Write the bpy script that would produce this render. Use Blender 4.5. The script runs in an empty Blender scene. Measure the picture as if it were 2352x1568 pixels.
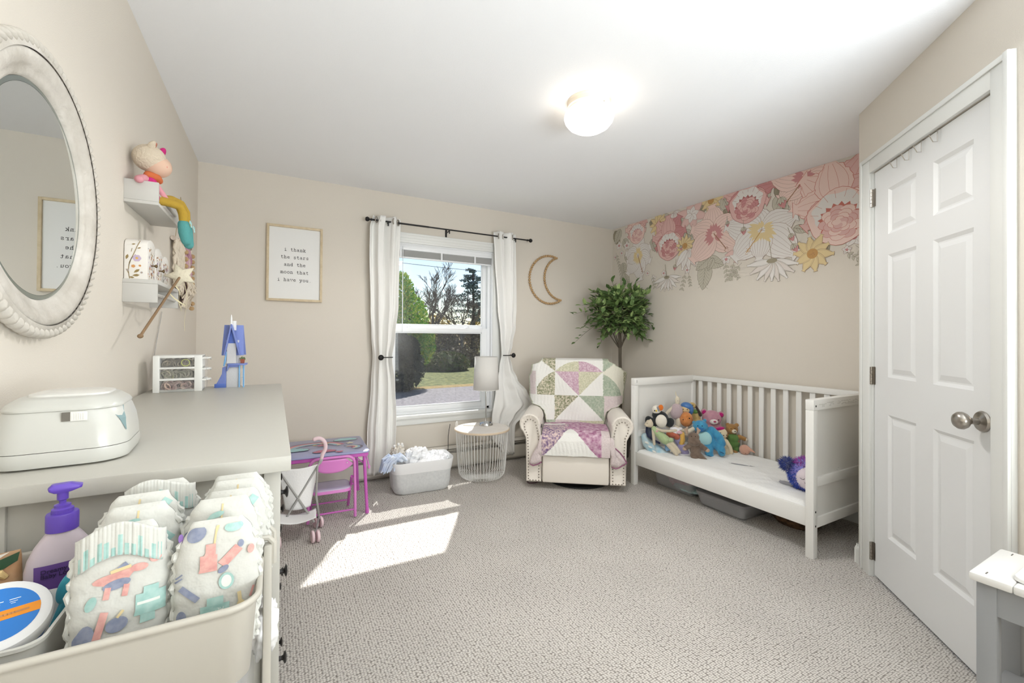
import bpy, bmesh, math, random
from math import sin, cos, pi, radians, sqrt, atan2, exp
from mathutils import Vector, Matrix, Euler, Quaternion, noise

S = bpy.context.scene
COL = S.collection

# ---------------------------------------------------------------- camera
F_PX, C_X, C_Y, YAW, PITCH, ROLL, CAM_H = 988.66, 1175.91, 764.49, .5039, .0074, .0074, 1.2043
fw = Vector((sin(YAW)*cos(PITCH), cos(YAW)*cos(PITCH), sin(PITCH)))
rt = Vector((cos(YAW), -sin(YAW), 0)); up = rt.cross(fw)
rt2 = rt*cos(ROLL) + up*sin(ROLL); up2 = -rt*sin(ROLL) + up*cos(ROLL)
cam = bpy.data.cameras.new('camera'); cam_o = bpy.data.objects.new('camera', cam); COL.objects.link(cam_o)
cam.sensor_fit = 'HORIZONTAL'; cam.sensor_width = 36; cam.lens = 36*F_PX/2352
cam.shift_x = (1176 - C_X)/2352; cam.shift_y = (C_Y - 784)/2352
cam.clip_start = .02; cam.clip_end = 300
mw = Matrix.Identity(4)
for i in range(3):
    mw[i][0], mw[i][1], mw[i][2] = rt2[i], up2[i], -fw[i]
mw[2][3] = CAM_H
cam_o.matrix_world = mw
S.camera = cam_o

# ---------------------------------------------------------------- view, sky, sun, large lights
vs = S.view_settings
vs.view_transform = 'Standard'; vs.look = 'None'; vs.gamma = 1; vs.use_curve_mapping = False
vs.exposure = 0.03
S.cycles.max_bounces = 10; S.cycles.diffuse_bounces = 6; S.cycles.transparent_max_bounces = 24
S.cycles.sample_clamp_indirect = 6
wd = bpy.data.worlds.new('sky'); S.world = wd; wd.use_nodes = True
wn = wd.node_tree; wn.nodes.clear()
sky = wn.nodes.new('ShaderNodeTexSky'); sky.sky_type = 'NISHITA'; sky.sun_disc = False
sky.sun_elevation = radians(47); sky.sun_rotation = radians(31); sky.dust_density = .6; sky.air_density = 1.0
bg = wn.nodes.new('ShaderNodeBackground'); bg.inputs[1].default_value = .15
wo = wn.nodes.new('ShaderNodeOutputWorld')
wn.links.new(sky.outputs[0], bg.inputs[0]); wn.links.new(bg.outputs[0], wo.inputs[0])

def lamp(name, kind, loc, d, energy, color=(1, 1, 1), **kw):
    l = bpy.data.lights.new(name, kind); l.energy = energy; l.color = color
    for k, v in kw.items(): setattr(l, k, v)
    o = bpy.data.objects.new(name, l); COL.objects.link(o); o.location = loc
    o.rotation_euler = Vector(d).to_track_quat('-Z', 'Y').to_euler()
    return o
SUN_DIR = (-.475, -.80, -1.0)
lamp('sun', 'SUN', (3, 8, 8), SUN_DIR, 10, (1, .97, .93), angle=radians(.6))
# unseen area lights added behind the camera to fill ceiling, room and left wall
lamp('ceiling_fill', 'AREA', (1.25, -1.05, 1.05), (-.02, .35, 1), 84, (.87, .945, 1.0), shape='DISK', size=1.4)
lamp('rear_fill', 'AREA', (1.5, -1.42, 1.3), (.05, 1, .08), 2.0, (.94, .98, 1.0), shape='RECTANGLE', size=1.5, size_y=2.0)
lamp('side_fill', 'AREA', (1.95, -.75, 1.3), (-1, .75, .1), 14, (.90, .96, 1.0), shape='RECTANGLE', size=1.0, size_y=1.9)

# ---------------------------------------------------------------- materials
def lin(c):
    return tuple((x/12.92 if x <= .04045 else ((x+.055)/1.055)**2.4) for x in c)
def rgb(*c): return lin([x/255 for x in c]) + (1,)
MATS = {}
def M(name, col=None, rough=.6, metal=0, bump=None, var=None, emit=None, spec=.4, coat=0, sheen=0, trans=0, alpha=1, sss=0, custom=None):
    if name in MATS: return MATS[name]
    m = bpy.data.materials.new(name); m.use_nodes = True; MATS[name] = m
    nt = m.node_tree; b = nt.nodes['Principled BSDF']; I = b.inputs
    c = rgb(*col) if col else (.8, .8, .8, 1)
    I['Base Color'].default_value = c; I['Roughness'].default_value = rough; I['Metallic'].default_value = metal
    I['Specular IOR Level'].default_value = spec; I['Coat Weight'].default_value = coat
    if sheen: I['Sheen Weight'].default_value = sheen; I['Sheen Roughness'].default_value = .5
    if trans: I['Transmission Weight'].default_value = trans
    if alpha < 1: I['Alpha'].default_value = alpha
    if sss: I['Subsurface Weight'].default_value = sss; I['Subsurface Radius'].default_value = (.02, .015, .01)
    if emit: I['Emission Color'].default_value = rgb(*emit[0]); I['Emission Strength'].default_value = emit[1]
    tc = None
    if var or bump:
        tc = nt.nodes.new('ShaderNodeTexCoord')
    if var:   # (scale, other colour, amount)
        n = nt.nodes.new('ShaderNodeTexNoise'); n.inputs['Scale'].default_value = var[0]; n.inputs['Detail'].default_value = 4
        nt.links.new(tc.outputs['Object'], n.inputs['Vector'])
        r = nt.nodes.new('ShaderNodeValToRGB'); r.color_ramp.elements[0].position = .35; r.color_ramp.elements[1].position = .68
        r.color_ramp.elements[0].color = c; r.color_ramp.elements[1].color = rgb(*var[1])
        nt.links.new(n.outputs['Fac'], r.inputs['Fac'])
        nt.links.new(r.outputs['Color'], I['Base Color'])
    if bump:  # (scale, distance[, kind])
        kind = bump[2] if len(bump) > 2 else 'noise'
        if kind == 'noise':
            n = nt.nodes.new('ShaderNodeTexNoise'); n.inputs['Scale'].default_value = bump[0]; n.inputs['Detail'].default_value = 3; out = n.outputs['Fac']
        else:
            n = nt.nodes.new('ShaderNodeTexVoronoi'); n.inputs['Scale'].default_value = bump[0]; out = n.outputs['Distance']
        nt.links.new(tc.outputs['Object'], n.inputs['Vector'])
        bp = nt.nodes.new('ShaderNodeBump'); bp.inputs['Distance'].default_value = bump[1]; bp.inputs['Strength'].default_value = 1
        nt.links.new(out, bp.inputs['Height']); nt.links.new(bp.outputs['Normal'], I['Normal'])
    if custom: custom(nt, b)
    return m

# ---------------------------------------------------------------- mesh kit
class MB:
    def __init__(s): s.v = []; s.f = []; s.m = []; s.mi = 0
    def face(s, idx): s.f.append(tuple(idx)); s.m.append(s.mi)
    def add(s, vs_, fs_):
        o = len(s.v); s.v += [Vector(p) for p in vs_]
        for f in fs_: s.face([i+o for i in f])
        return s
    def box(s, c, d, rot=None):
        c = Vector(c); h = Vector(d)/2; R = rot.to_matrix() if rot else None
        ps = []
        for x in (-1, 1):
            for y in (-1, 1):
                for z in (-1, 1):
                    p = Vector((x*h.x, y*h.y, z*h.z)); ps.append(c + (R @ p if R else p))
        return s.add(ps, [(0, 1, 3, 2), (4, 6, 7, 5), (0, 4, 5, 1), (2, 3, 7, 6), (0, 2, 6, 4), (1, 5, 7, 3)])
    def bx(s, x0, x1, y0, y1, z0, z1): return s.box(((x0+x1)/2, (y0+y1)/2, (z0+z1)/2), (x1-x0, y1-y0, z1-z0))
    def rings(s, rings, closed_ring=True, cap0=True, cap1=True, loop=False):
        n = len(rings[0]); o = len(s.v)
        for r in rings: s.v += [Vector(p) for p in r]
        m = len(rings)
        for i in range(m if loop else m-1):
            j = (i+1) % m
            for k in range(n if closed_ring else n-1):
                l = (k+1) % n
                s.face([o+i*n+k, o+i*n+l, o+j*n+l, o+j*n+k])
        if closed_ring and not loop:
            if cap0: s.face([o+k for k in reversed(range(n))])
            if cap1: s.face([o+(m-1)*n+k for k in range(n)])
        return s
    def tube(s, pts, r, n=8, loop=False, cap=True):
        pts = [Vector(p) for p in pts]; m = len(pts); rs = []
        rr = r if isinstance(r, (list, tuple)) else [r]*m
        nrm = None
        for i, p in enumerate(pts):
            a = pts[(i-1) % m] if (loop or i > 0) else p; b = pts[(i+1) % m] if (loop or i < m-1) else p
            t = (b-a)
            t = t.normalized() if t.length > 1e-9 else Vector((0, 0, 1))
            if nrm is None:
                nrm = t.orthogonal().normalized()
            else:
                nrm = nrm - t*nrm.dot(t)
                nrm = nrm.normalized() if nrm.length > 1e-6 else t.orthogonal().normalized()
            bn = t.cross(nrm)
            rs.append([p + (nrm*cos(2*pi*k/n) + bn*sin(2*pi*k/n))*rr[i] for k in range(n)])
        return s.rings(rs, True, cap, cap, loop)
    def lathe(s, prof, n=32, c=(0, 0, 0), rot=None, sx=1, sy=1, caps=True):
        c = Vector(c); R = rot.to_matrix() if rot else Matrix.Identity(3); rs = []
        for (r, z) in prof:
            rs.append([c + R @ Vector((max(r, 1e-5)*cos(2*pi*k/n)*sx, max(r, 1e-5)*sin(2*pi*k/n)*sy, z)) for k in range(n)])
        return s.rings(rs, True, caps, caps)
    def ell(s, c, r, rot=None, nu=16, nv=10):
        if not isinstance(r, (list, tuple, Vector)): r = (r, r, r)
        c = Vector(c); R = rot.to_matrix() if rot else Matrix.Identity(3); o = len(s.v)
        s.v.append(c + R @ Vector((0, 0, -r[2])))
        for j in range(1, nv):
            t = -pi/2 + pi*j/nv
            for k in range(nu):
                a = 2*pi*k/nu; s.v.append(c + R @ Vector((r[0]*cos(t)*cos(a), r[1]*cos(t)*sin(a), r[2]*sin(t))))
        s.v.append(c + R @ Vector((0, 0, r[2]))); e = len(s.v)-1
        for k in range(nu):
            l = (k+1) % nu
            s.face([o, o+1+l, o+1+k])
            for j in range(nv-2):
                a = o+1+j*nu; b = a+nu; s.face([a+k, a+l, b+l, b+k])
            s.face([o+1+(nv-2)*nu+k, o+1+(nv-2)*nu+l, e])
        return s
    def prism(s, pts, ext):
        """closed outline (3-D points) pushed along ext"""
        ext = Vector(ext); a = [Vector(p) for p in pts]; return s.rings([a, [p+ext for p in a]])
    def grid(s, fn, nu, nv, loop_u=False):
        o = len(s.v); 
        for j in range(nv+1):
            for i in range(nu + (0 if loop_u else 1)):
                s.v.append(Vector(fn(i/nu, j/nv)))
        w = nu if loop_u else nu+1
        for j in range(nv):
            for i in range(nu):
                k = (i+1) % w if loop_u else i+1
                s.face([o+j*w+i, o+j*w+k, o+(j+1)*w+k, o+(j+1)*w+i])
        return s
    def build(s, name, mats, parent=None, bevel=0, seg=2, angle=35, smooth=True, kind=None, sub=0, solid=0, remesh=0, loc=None, rot=None, fixn=True):
        me = bpy.data.meshes.new(name)
        me.from_pydata([tuple(p) for p in s.v], [], s.f)
        if not isinstance(mats, (list, tuple)): mats = [mats]
        for m in mats: me.materials.append(m)
        if len(mats) > 1:
            for p, mi in zip(me.polygons, s.m): p.material_index = mi
        if fixn or bevel:
            bm = bmesh.new(); bm.from_mesh(me)
            if fixn: bmesh.ops.recalc_face_normals(bm, faces=bm.faces)
            if bevel:
                es = [e for e in bm.edges if len(e.link_faces) == 2 and e.calc_face_angle(0) > radians(angle)]
                bmesh.ops.bevel(bm, geom=es, offset=bevel, segments=seg, profile=.5, affect='EDGES', clamp_overlap=True)
            bm.to_mesh(me); bm.free()
        if smooth:
            for p in me.polygons: p.use_smooth = True
            me.set_sharp_from_angle(angle=radians(angle if not remesh else 180))
        me.update()
        o = bpy.data.objects.new(name, me); COL.objects.link(o)
        if parent: o.parent = parent
        if kind: o['kind'] = kind
        if loc: o.location = loc
        if rot: o.rotation_euler = rot
        if solid:
            md = o.modifiers.new('solid', 'SOLIDIFY'); md.thickness = solid; md.offset = 0
        if remesh:
            md = o.modifiers.new('remesh', 'REMESH'); md.mode = 'VOXEL'; md.voxel_size = remesh; md.use_smooth_shade = True
            md = o.modifiers.new('smooth', 'SMOOTH'); md.factor = .5; md.iterations = 6
        if sub:
            md = o.modifiers.new('sub', 'SUBSURF'); md.levels = sub; md.render_levels = sub
        return o

def tag(o, label, cat, group=None, kind=None):
    if label: o['label'] = label
    if cat: o['category'] = cat
    if group: o['group'] = group
    if kind: o['kind'] = kind
    return o
def thing(name, label, cat, loc=(0, 0, 0), rotz=0, group=None, rot=None):
    o = bpy.data.objects.new(name, None); COL.objects.link(o)
    o.location = loc; o.rotation_euler = rot if rot else (0, 0, rotz); o.empty_display_size = .05
    return tag(o, label, cat, group)
def struct(o): o['kind'] = 'structure'; return o
def dup(root, loc=None, rot=None, label=None):
    def cp(o, par):
        c = o.copy(); COL.objects.link(c)
        if par: c.parent = par
        for ch in list(o.children): cp(ch, c)
        return c
    c = cp(root, None)
    if loc is not None: c.location = loc
    if rot is not None: c.rotation_euler = rot
    if label: c['label'] = label
    return c
def rrect(w, h, r, n=6, cx=0, cy=0):
    """rounded rectangle outline, 2-D"""
    out = []
    for (sx, sy, a0) in ((1, 1, 0), (-1, 1, pi/2), (-1, -1, pi), (1, -1, 3*pi/2)):
        for k in range(n+1):
            a = a0 + pi/2*k/n; out.append((cx+sx*(w/2-r)+r*cos(a), cy+sy*(h/2-r)+r*sin(a)))
    return out
def lerp(a, b, t): return a+(b-a)*t
def curve(tab, x):
    """piecewise smooth table lookup [(x, y), ...] ascending"""
    if x <= tab[0][0]: return tab[0][1]
    for (a, b), (c, d) in zip(tab, tab[1:]):
        if x <= c:
            t = (x-a)/(c-a); t = t*t*(3-2*t); return b+(d-b)*t
    return tab[-1][1]
def arc(c, r, a0, a1, n, ax=(1, 0, 0), ay=(0, 0, 1)):
    c = Vector(c); ax = Vector(ax); ay = Vector(ay)
    return [c + ax*(r*cos(lerp(a0, a1, k/n))) + ay*(r*sin(lerp(a0, a1, k/n))) for k in range(n+1)]

xL, yW, xR, H = -.4844, 3.7271, 3.3531, 2.4218

# palette
WHITE = M('white_paint', (222, 222, 220), .35)
TRIM = M('trim_paint', (228, 229, 226), .35)
WALLM = M('beige_wall_paint', (217, 210, 199), .8, bump=(260, .0006))
CEILM = M('ceiling_paint', (241, 242, 244), .9, bump=(180, .0006))
BLACK = M('black_metal', (38, 36, 36), .4, metal=.3)
CHROME = M('chrome', (205, 205, 205), .15, metal=1)
NICKEL = M('brushed_nickel', (170, 164, 156), .28, metal=1)
DARK = M('dark_gap', (30, 29, 28), .8)
def _carpet(nt, b):
    tc = nt.nodes.new('ShaderNodeTexCoord'); mp = nt.nodes.new('ShaderNodeMapping'); mp.inputs['Scale'].default_value = (92, 128, 1); mp.inputs['Rotation'].default_value = (0, 0, -.0)
    nt.links.new(tc.outputs['Object'], mp.inputs[0])
    v = nt.nodes.new('ShaderNodeTexVoronoi'); v.inputs['Scale'].default_value = 1; v.inputs['Randomness'].default_value = .45; v.voronoi_dimensions = '2D'
    nt.links.new(mp.outputs[0], v.inputs['Vector'])
    r = nt.nodes.new('ShaderNodeValToRGB'); e = r.color_ramp.elements; e[0].position = .25; e[0].color = rgb(218, 213, 207); e[1].position = .78; e[1].color = rgb(112, 105, 98)
    nt.links.new(v.outputs['Distance'], r.inputs['Fac'])
    n = nt.nodes.new('ShaderNodeTexNoise'); n.inputs['Scale'].default_value = 3; n.inputs['Detail'].default_value = 5
    nt.links.new(tc.outputs['Object'], n.inputs['Vector'])
    n2 = nt.nodes.new('ShaderNodeTexNoise'); n2.inputs['Scale'].default_value = 420
    nt.links.new(tc.outputs['Object'], n2.inputs['Vector'])
    mr = nt.nodes.new('ShaderNodeMapRange'); mr.inputs[3].default_value = .88; mr.inputs[4].default_value = 1.1
    nt.links.new(n.outputs['Fac'], mr.inputs[0])
    mr2 = nt.nodes.new('ShaderNodeMapRange'); mr2.inputs[3].default_value = .75; mr2.inputs[4].default_value = 1.2
    nt.links.new(n2.outputs['Fac'], mr2.inputs[0])
    mm = nt.nodes.new('ShaderNodeMath'); mm.operation = 'MULTIPLY'; nt.links.new(mr.outputs[0], mm.inputs[0]); nt.links.new(mr2.outputs[0], mm.inputs[1])
    vm = nt.nodes.new('ShaderNodeVectorMath'); vm.operation = 'SCALE'; nt.links.new(r.outputs['Color'], vm.inputs[0]); nt.links.new(mm.outputs[0], vm.inputs['Scale'])
    nt.links.new(vm.outputs[0], b.inputs['Base Color'])
    bp = nt.nodes.new('ShaderNodeBump'); bp.inputs['Distance'].default_value = .005; bp.inputs['Strength'].default_value = .8; bp.invert = True
    nt.links.new(v.outputs['Distance'], bp.inputs['Height']); nt.links.new(bp.outputs[0], b.inputs['Normal'])
CARPET = M('loop_pile_carpet', (200, 190, 180), .95, custom=_carpet, spec=.1)

# ---------------------------------------------------------------- room shell
YB = -1.5; XN = 2.045; YN = .395     # back wall, near right wall
DP = Vector((2.7699, 1.1338, 0)); DA = .7781
DT = Vector((-sin(DA), -cos(DA), 0)); DN = Vector((-cos(DA), sin(DA), 0))   # along the diagonal wall, into the room
DT_END = 1.035
struct(MB().bx(xL-.1, xR+.1, YB-.1, yW+.15, -.12, 0).build('floor', CARPET))
struct(MB().bx(xL-.1, xR+.1, YB-.1, yW+.15, H, H+.1).build('ceiling', CEILM))
struct(MB().bx(xL-.1, xL, YB-.1, yW, 0, H).build('wall_left', WALLM))
struct(MB().bx(xR, xR+.1, DP.y-.1, yW, 0, H).build('wall_right', WALLM))
struct(MB().bx(xL, XN+.1, YB-.1, YB, 0, H).build('wall_front', WALLM))
struct(MB().bx(XN, XN+.1, YB, YN, 0, H).build('wall_near', WALLM))
struct(MB().bx(DP.x+.02, xR, DP.y-.1, DP.y, 0, H).build('wall_side', WALLM))
# window wall with its opening
OX0, OX1, OZ0, OZ1 = .86, 1.84, .50, 2.01
w = MB(); y0, y1 = yW, yW+.14
w.bx(xL-.1, OX0, y0, y1, 0, H).bx(OX1, xR+.1, y0, y1, 0, H).bx(OX0, OX1, y0, y1, 0, OZ0).bx(OX0, OX1, y0, y1, OZ1, H)
struct(w.build('wall_back', WALLM))
# diagonal wall with door opening
def dpt(t, off, z): p = DP + DT*t + DN*off; return Vector((p.x, p.y, z))
def dbox(mb, t0, t1, o0, o1, z0, z1):
    ps = [dpt(t, o, z) for t in (t0, t1) for o in (o0, o1) for z in (z0, z1)]
    return mb.add(ps, [(0, 1, 3, 2), (4, 6, 7, 5), (0, 4, 5, 1), (2, 3, 7, 6), (0, 2, 6, 4), (1, 5, 7, 3)])
TD0, TD1, ZD = .140, .915, 2.052
w = MB(); dbox(w, 0, TD0, -.1, 0, 0, H); dbox(w, TD1, DT_END, -.1, 0, 0, H); dbox(w, TD0, TD1, -.1, 0, ZD, H)
struct(w.build('wall_diagonal', WALLM))
# baseboards
def baseboard(name, a, b, nrm, mb=None):
    a = Vector(a); b = Vector(b); n = Vector(nrm)
    prof = [(0, 0), (.014, 0), (.014, .075), (.011, .085), (.006, .09), (.006, .1), (0, .1)]
    mb = MB(); mb.rings([[a + n*p + Vector((0, 0, q)) for p, q in prof], [b + n*p + Vector((0, 0, q)) for p, q in prof]])
    return struct(mb.build(name, TRIM, smooth=False))
baseboard('baseboard_left', (xL, YB, 0), (xL, yW, 0), (1, 0, 0))
baseboard('baseboard_right', (xR, DP.y, 0), (xR, yW, 0), (-1, 0, 0))
baseboard('baseboard_side', (DP.x-.012, DP.y, 0), (xR-.014, DP.y, 0), (0, 1, 0))
baseboard('baseboard_diagonal', tuple(dpt(-.008, 0, 0)), tuple(dpt(.054, 0, 0)), tuple(DN))
baseboard('baseboard_near', (XN, YB, 0), (XN, YN, 0), (-1, 0, 0))

# door casing and door
def casing(mb, t0, t1, z1, wd=.085):
    for (a, b) in ((t0-wd, t0), (t1, t1+wd)):
        dbox(mb, a, b, 0, .016, 0, z1+wd if True else z1)
    dbox(mb, t0, t1, 0, .016, z1, z1+wd)
    dbox(mb, t0-wd, t0-wd+.02, .016, .022, 0, z1+wd); dbox(mb, t1+wd-.02, t1+wd, .016, .026, 0, z1+wd)
    dbox(mb, t0-wd+.02, t1+wd-.02, .016, .022, z1+wd-.02, z1+wd)
    return mb
cs = MB(); casing(cs, TD0, TD1-.0, ZD)
dbox(cs, TD0-.001, TD0+.002, -.1, .002, 0, ZD); dbox(cs, TD1-.002, TD1+.001, -.1, .002, 0, ZD)
struct(cs.build('trim_1', TRIM, bevel=.003))
def door_mesh():
    """six-panel slab, front face towards the room, t across and z up"""
    t0, t1, z0, z1 = TD0+.012, TD1-.005, .014, 2.047
    cols = [(.268, .482), (.592, .810)]
    rows = [(.25, .84), (1.02, 1.61), (1.709, 1.93)]
    ts = sorted({t0, t1, *[c for p in cols for c in p]}); zs = sorted({z0, z1, *[r for p in rows for r in p]})
    mb = MB(); OFF = -.004
    for i in range(len(ts)-1):
        for j in range(len(zs)-1):
            a, b, c, d = ts[i], ts[i+1], zs[j], zs[j+1]
            if any(abs(a-p[0]) < 1e-6 for p in cols) and any(abs(c-r[0]) < 1e-6 for r in rows):
                steps = [(0, 0), (.006, -.004), (.014, -.009), (.02, -.009), (.042, -.002), (.05, -.002)]
                rr = [[dpt(x, OFF+o, z) for x, z in ((a+e, c+e), (b-e, c+e), (b-e, d-e), (a+e, d-e))] for e, o in steps]
                mb.rings(rr, True, False, True)
            else:
                mb.add([dpt(a, OFF, c), dpt(b, OFF, c), dpt(b, OFF, d), dpt(a, OFF, d)], [(0, 1, 2, 3)])
    dbox(mb, t0, t1, -.038, OFF-.012, z0, z1)
    for (a, b, c, d) in ((t0, t0, z0, z1), (t1, t1, z0, z1)):
        mb.add([dpt(a, OFF, c), dpt(a, OFF, d), dpt(a, -.038, d), dpt(a, -.038, c)], [(0, 1, 2, 3)])
    mb.add([dpt(t0, OFF, z1), dpt(t1, OFF, z1), dpt(t1, -.038, z1), dpt(t0, -.038, z1)], [(0, 1, 2, 3)])
    mb.add([dpt(t0, OFF, z0), dpt(t1, OFF, z0), dpt(t1, -.038, z0), dpt(t0, -.038, z0)], [(0, 1, 2, 3)])
    return mb
door = struct(door_mesh().build('door_1', M('door_paint', (226, 227, 227), .4), smooth=False))
# door stop and jamb strips seen in the reveal
st = MB(); dbox(st, TD0, TD0+.01, -.1, -.04, 0, ZD); dbox(st, TD1-.01, TD1, -.1, -.04, 0, ZD); dbox(st, TD0, TD1, -.1, -.04, ZD-.002, ZD+.002)
struct(st.build('trim_2', TRIM, smooth=False))
for z in (.13, 1.018, 1.922):
    hg = MB()
    for k in range(5):
        hg.tube([dpt(TD0+.004, .008, z-.045+k*.018), dpt(TD0+.004, .008, z-.045+k*.018+.0165)], .006, 10)
    dbox(hg, TD0-.004, TD0+.004, -.003, .004, z-.045, z+.045); dbox(hg, TD0+.006, TD0+.02, -.003, -.0025, z-.045, z+.045)
    hg.build('hinge', NICKEL, door)
def knob():
    mb = MB(); R = DN.to_track_quat('Z', 'Y'); tk, zk = .854, .918
    c = dpt(tk, -.004, zk)
    mb.lathe([(.0, 0), (.036, 0), (.037, .004), (.033, .01), (.018, .013), (.012, .016), (.011, .036), (.016, .042), (.026, .05), (.031, .06), (.03, .07), (.023, .079), (.012, .083), (0, .084)], 32, c, R)
    return mb
kb = knob().build('door_knob', NICKEL, door)
lp = MB(); dbox(lp, TD1-.006, TD1-.004, -.036, -.002, .88, .955); lp.build('latch_plate', NICKEL, door)
# ---------------------------------------------------------------- window
def _glass(nt, b):
    o = nt.nodes['Material Output']; t = nt.nodes.new('ShaderNodeBsdfTransparent'); t.inputs[0].default_value = (.97, .98, .98, 1)
    g = nt.nodes.new('ShaderNodeBsdfGlossy'); g.inputs['Roughness'].default_value = .03
    mx = nt.nodes.new('ShaderNodeMixShader'); mx.inputs[0].default_value = .04; nt.links.new(t.outputs[0], mx.inputs[1]); nt.links.new(g.outputs[0], mx.inputs[2])
    nt.links.new(mx.outputs[0], o.inputs[0])
GLASS = M('window_glass', (255, 255, 255), custom=_glass)
def _screen(nt, b):
    o = nt.nodes['Material Output']; t = nt.nodes.new('ShaderNodeBsdfTransparent')
    d = nt.nodes.new('ShaderNodeBsdfDiffuse'); d.inputs[0].default_value = rgb(74, 76, 82)
    mx = nt.nodes.new('ShaderNodeMixShader'); mx.inputs[0].default_value = .3
    nt.links.new(t.outputs[0], mx.inputs[1]); nt.links.new(d.outputs[0], mx.inputs[2]); nt.links.new(mx.outputs[0], o.inputs[0])
SCREEN = M('insect_screen', (120, 122, 126), custom=_screen)
VINYL = M('white_vinyl', (236, 238, 240), .3)
wf = MB()
wf.bx(OX0, OX0+.012, yW, yW+.14, OZ0, OZ1).bx(OX1-.012, OX1, yW, yW+.14, OZ0, OZ1).bx(OX0+.012, OX1-.012, yW, yW+.14, OZ1-.012, OZ1)
wf.bx(OX0+.012, OX1-.012, yW+.0, yW+.14, OZ0-.004, OZ0+.008)
# outer vinyl frame
FX0, FX1, FZ0, FZ1 = OX0+.012, OX1-.012, OZ0+.008, OZ1-.012
for a, b in ((FX0, FX0+.022), (FX1-.022, FX1)): wf.bx(a, b, yW+.045, yW+.135, FZ0, FZ1)
wf.bx(FX0, FX1, yW+.045, yW+.135, FZ0, FZ0+.02).bx(FX0, FX1, yW+.045, yW+.135, FZ1-.02, FZ1)
window = struct(wf.build('window_1', VINYL, smooth=False))
def sash(name, x0, x1, z0, z1, y, g):
    mb = MB(); gx0, gx1, gz0, gz1 = g
    mb.bx(x0, gx0, y, y+.03, z0, z1).bx(gx1, x1, y, y+.03, z0, z1).bx(gx0, gx1, y, y+.03, z0, gz0).bx(gx0, gx1, y, y+.03, gz1, z1)
    # inner glazing bead
    e = .01
    mb.bx(gx0, gx0+e, y+.008, y+.022, gz0, gz1).bx(gx1-e, gx1, y+.008, y+.022, gz0, gz1).bx(gx0, gx1, y+.008, y+.022, gz0, gz0+e).bx(gx0, gx1, y+.008, y+.022, gz1-e, gz1)
    s = mb.build(name, VINYL, window, bevel=.0025)
    MB().bx(gx0, gx1, y+.013, y+.017, gz0, gz1).build('glass_pane', GLASS, s, smooth=False)
    return s
lo = sash('lower_sash', FX0+.02, FX1-.02, FZ0+.02, 1.275, yW+.05, (.915, 1.752, .572, 1.235))
hi = sash('upper_sash', FX0+.02, FX1-.02, 1.235, FZ1-.02, yW+.09, (.915, 1.772, 1.298, 1.95))
mb = MB()
for x in (1.06, 1.62): mb.bx(x-.03, x+.03, yW+.053, yW+.075, 1.275, 1.283); mb.lathe([(0, 0), (.012, 0), (.01, .012), (0, .014)], 12, (x, yW+.064, 1.283))
mb.build('sash_lock', VINYL, lo)
MB().bx(FX0+.02, FX1-.02, yW+.128, yW+.1285, FZ0+.02, 1.26).build('insect_screen', SCREEN, window, smooth=False)
# casing round the window, stool and apron
cs = MB()
for x0, x1 in ((OX0-.085, OX0), (OX1, OX1+.085)):
    cs.bx(x0, x1, yW-.015, yW, OZ0-.0, OZ1+.085); cs.bx(x0+.012, x1-.02, yW-.02, yW-.015, OZ0, OZ1+.03)
cs.bx(OX0, OX1, yW-.015, yW, OZ1, OZ1+.085)
for z, d in ((OZ1+.018, .004), (OZ1+.04, .008), (OZ1+.066, .013)): cs.bx(OX0-.085, OX1+.085, yW-.015-d, yW-.015, z, OZ1+.085)
struct(cs.build('trim_3', TRIM, bevel=.002))
sl = MB(); sl.bx(OX0-.095, OX1+.095, yW-.035, yW+.045, OZ0-.018, OZ0+.009)
sl.bx(OX0-.085, OX1+.085, yW-.014, yW, OZ0-.075, OZ0-.018); sl.bx(OX0-.085, OX1+.085, yW-.019, yW-.014, OZ0-.034, OZ0-.018)
struct(sl.build('trim_4', TRIM, bevel=.004))

# mini blind, raised
bl = thing('window_blind', 'white mini blind pulled up to the head of the window', 'blind', (1.35, yW+.02, OZ1-.012))
mb = MB(); mb.bx(-.475, .475, -.016, .016, -.045, -.002); mb.build('headrail', VINYL, bl, bevel=.003)
mb = MB(); mb.bx(-.475, .475, -.021, -.017, -.048, -.001); mb.bx(-.475, .475, -.024, -.021, -.03, -.012); mb.build('valance', VINYL, bl, bevel=.002)
mb = MB()
for k in range(18): mb.box((0, 0, -.052-k*.0029), (.945, .026, .0011))
mb.build('slat', M('blind_slat', (214, 214, 212), .4), bl, smooth=False, )
mb = MB(); mb.bx(-.473, .473, -.014, .014, -.118, -.105); mb.build('bottom_rail', VINYL, bl, bevel=.003)
for x in (-.40, -.03, .30):
    mb = MB(); mb.bx(x-.008, x+.008, -.0235, -.0225, -.119, -.048); mb.build('ladder_tape', VINYL, bl, smooth=False)
mb = MB(); mb.tube([(-.385, -.03, -.02), (-.385, -.032, -.06), (-.384, -.034, -.765)], .0035, 8); mb.build('wand', M('clear_wand', (225, 228, 230), .2), bl)

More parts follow.
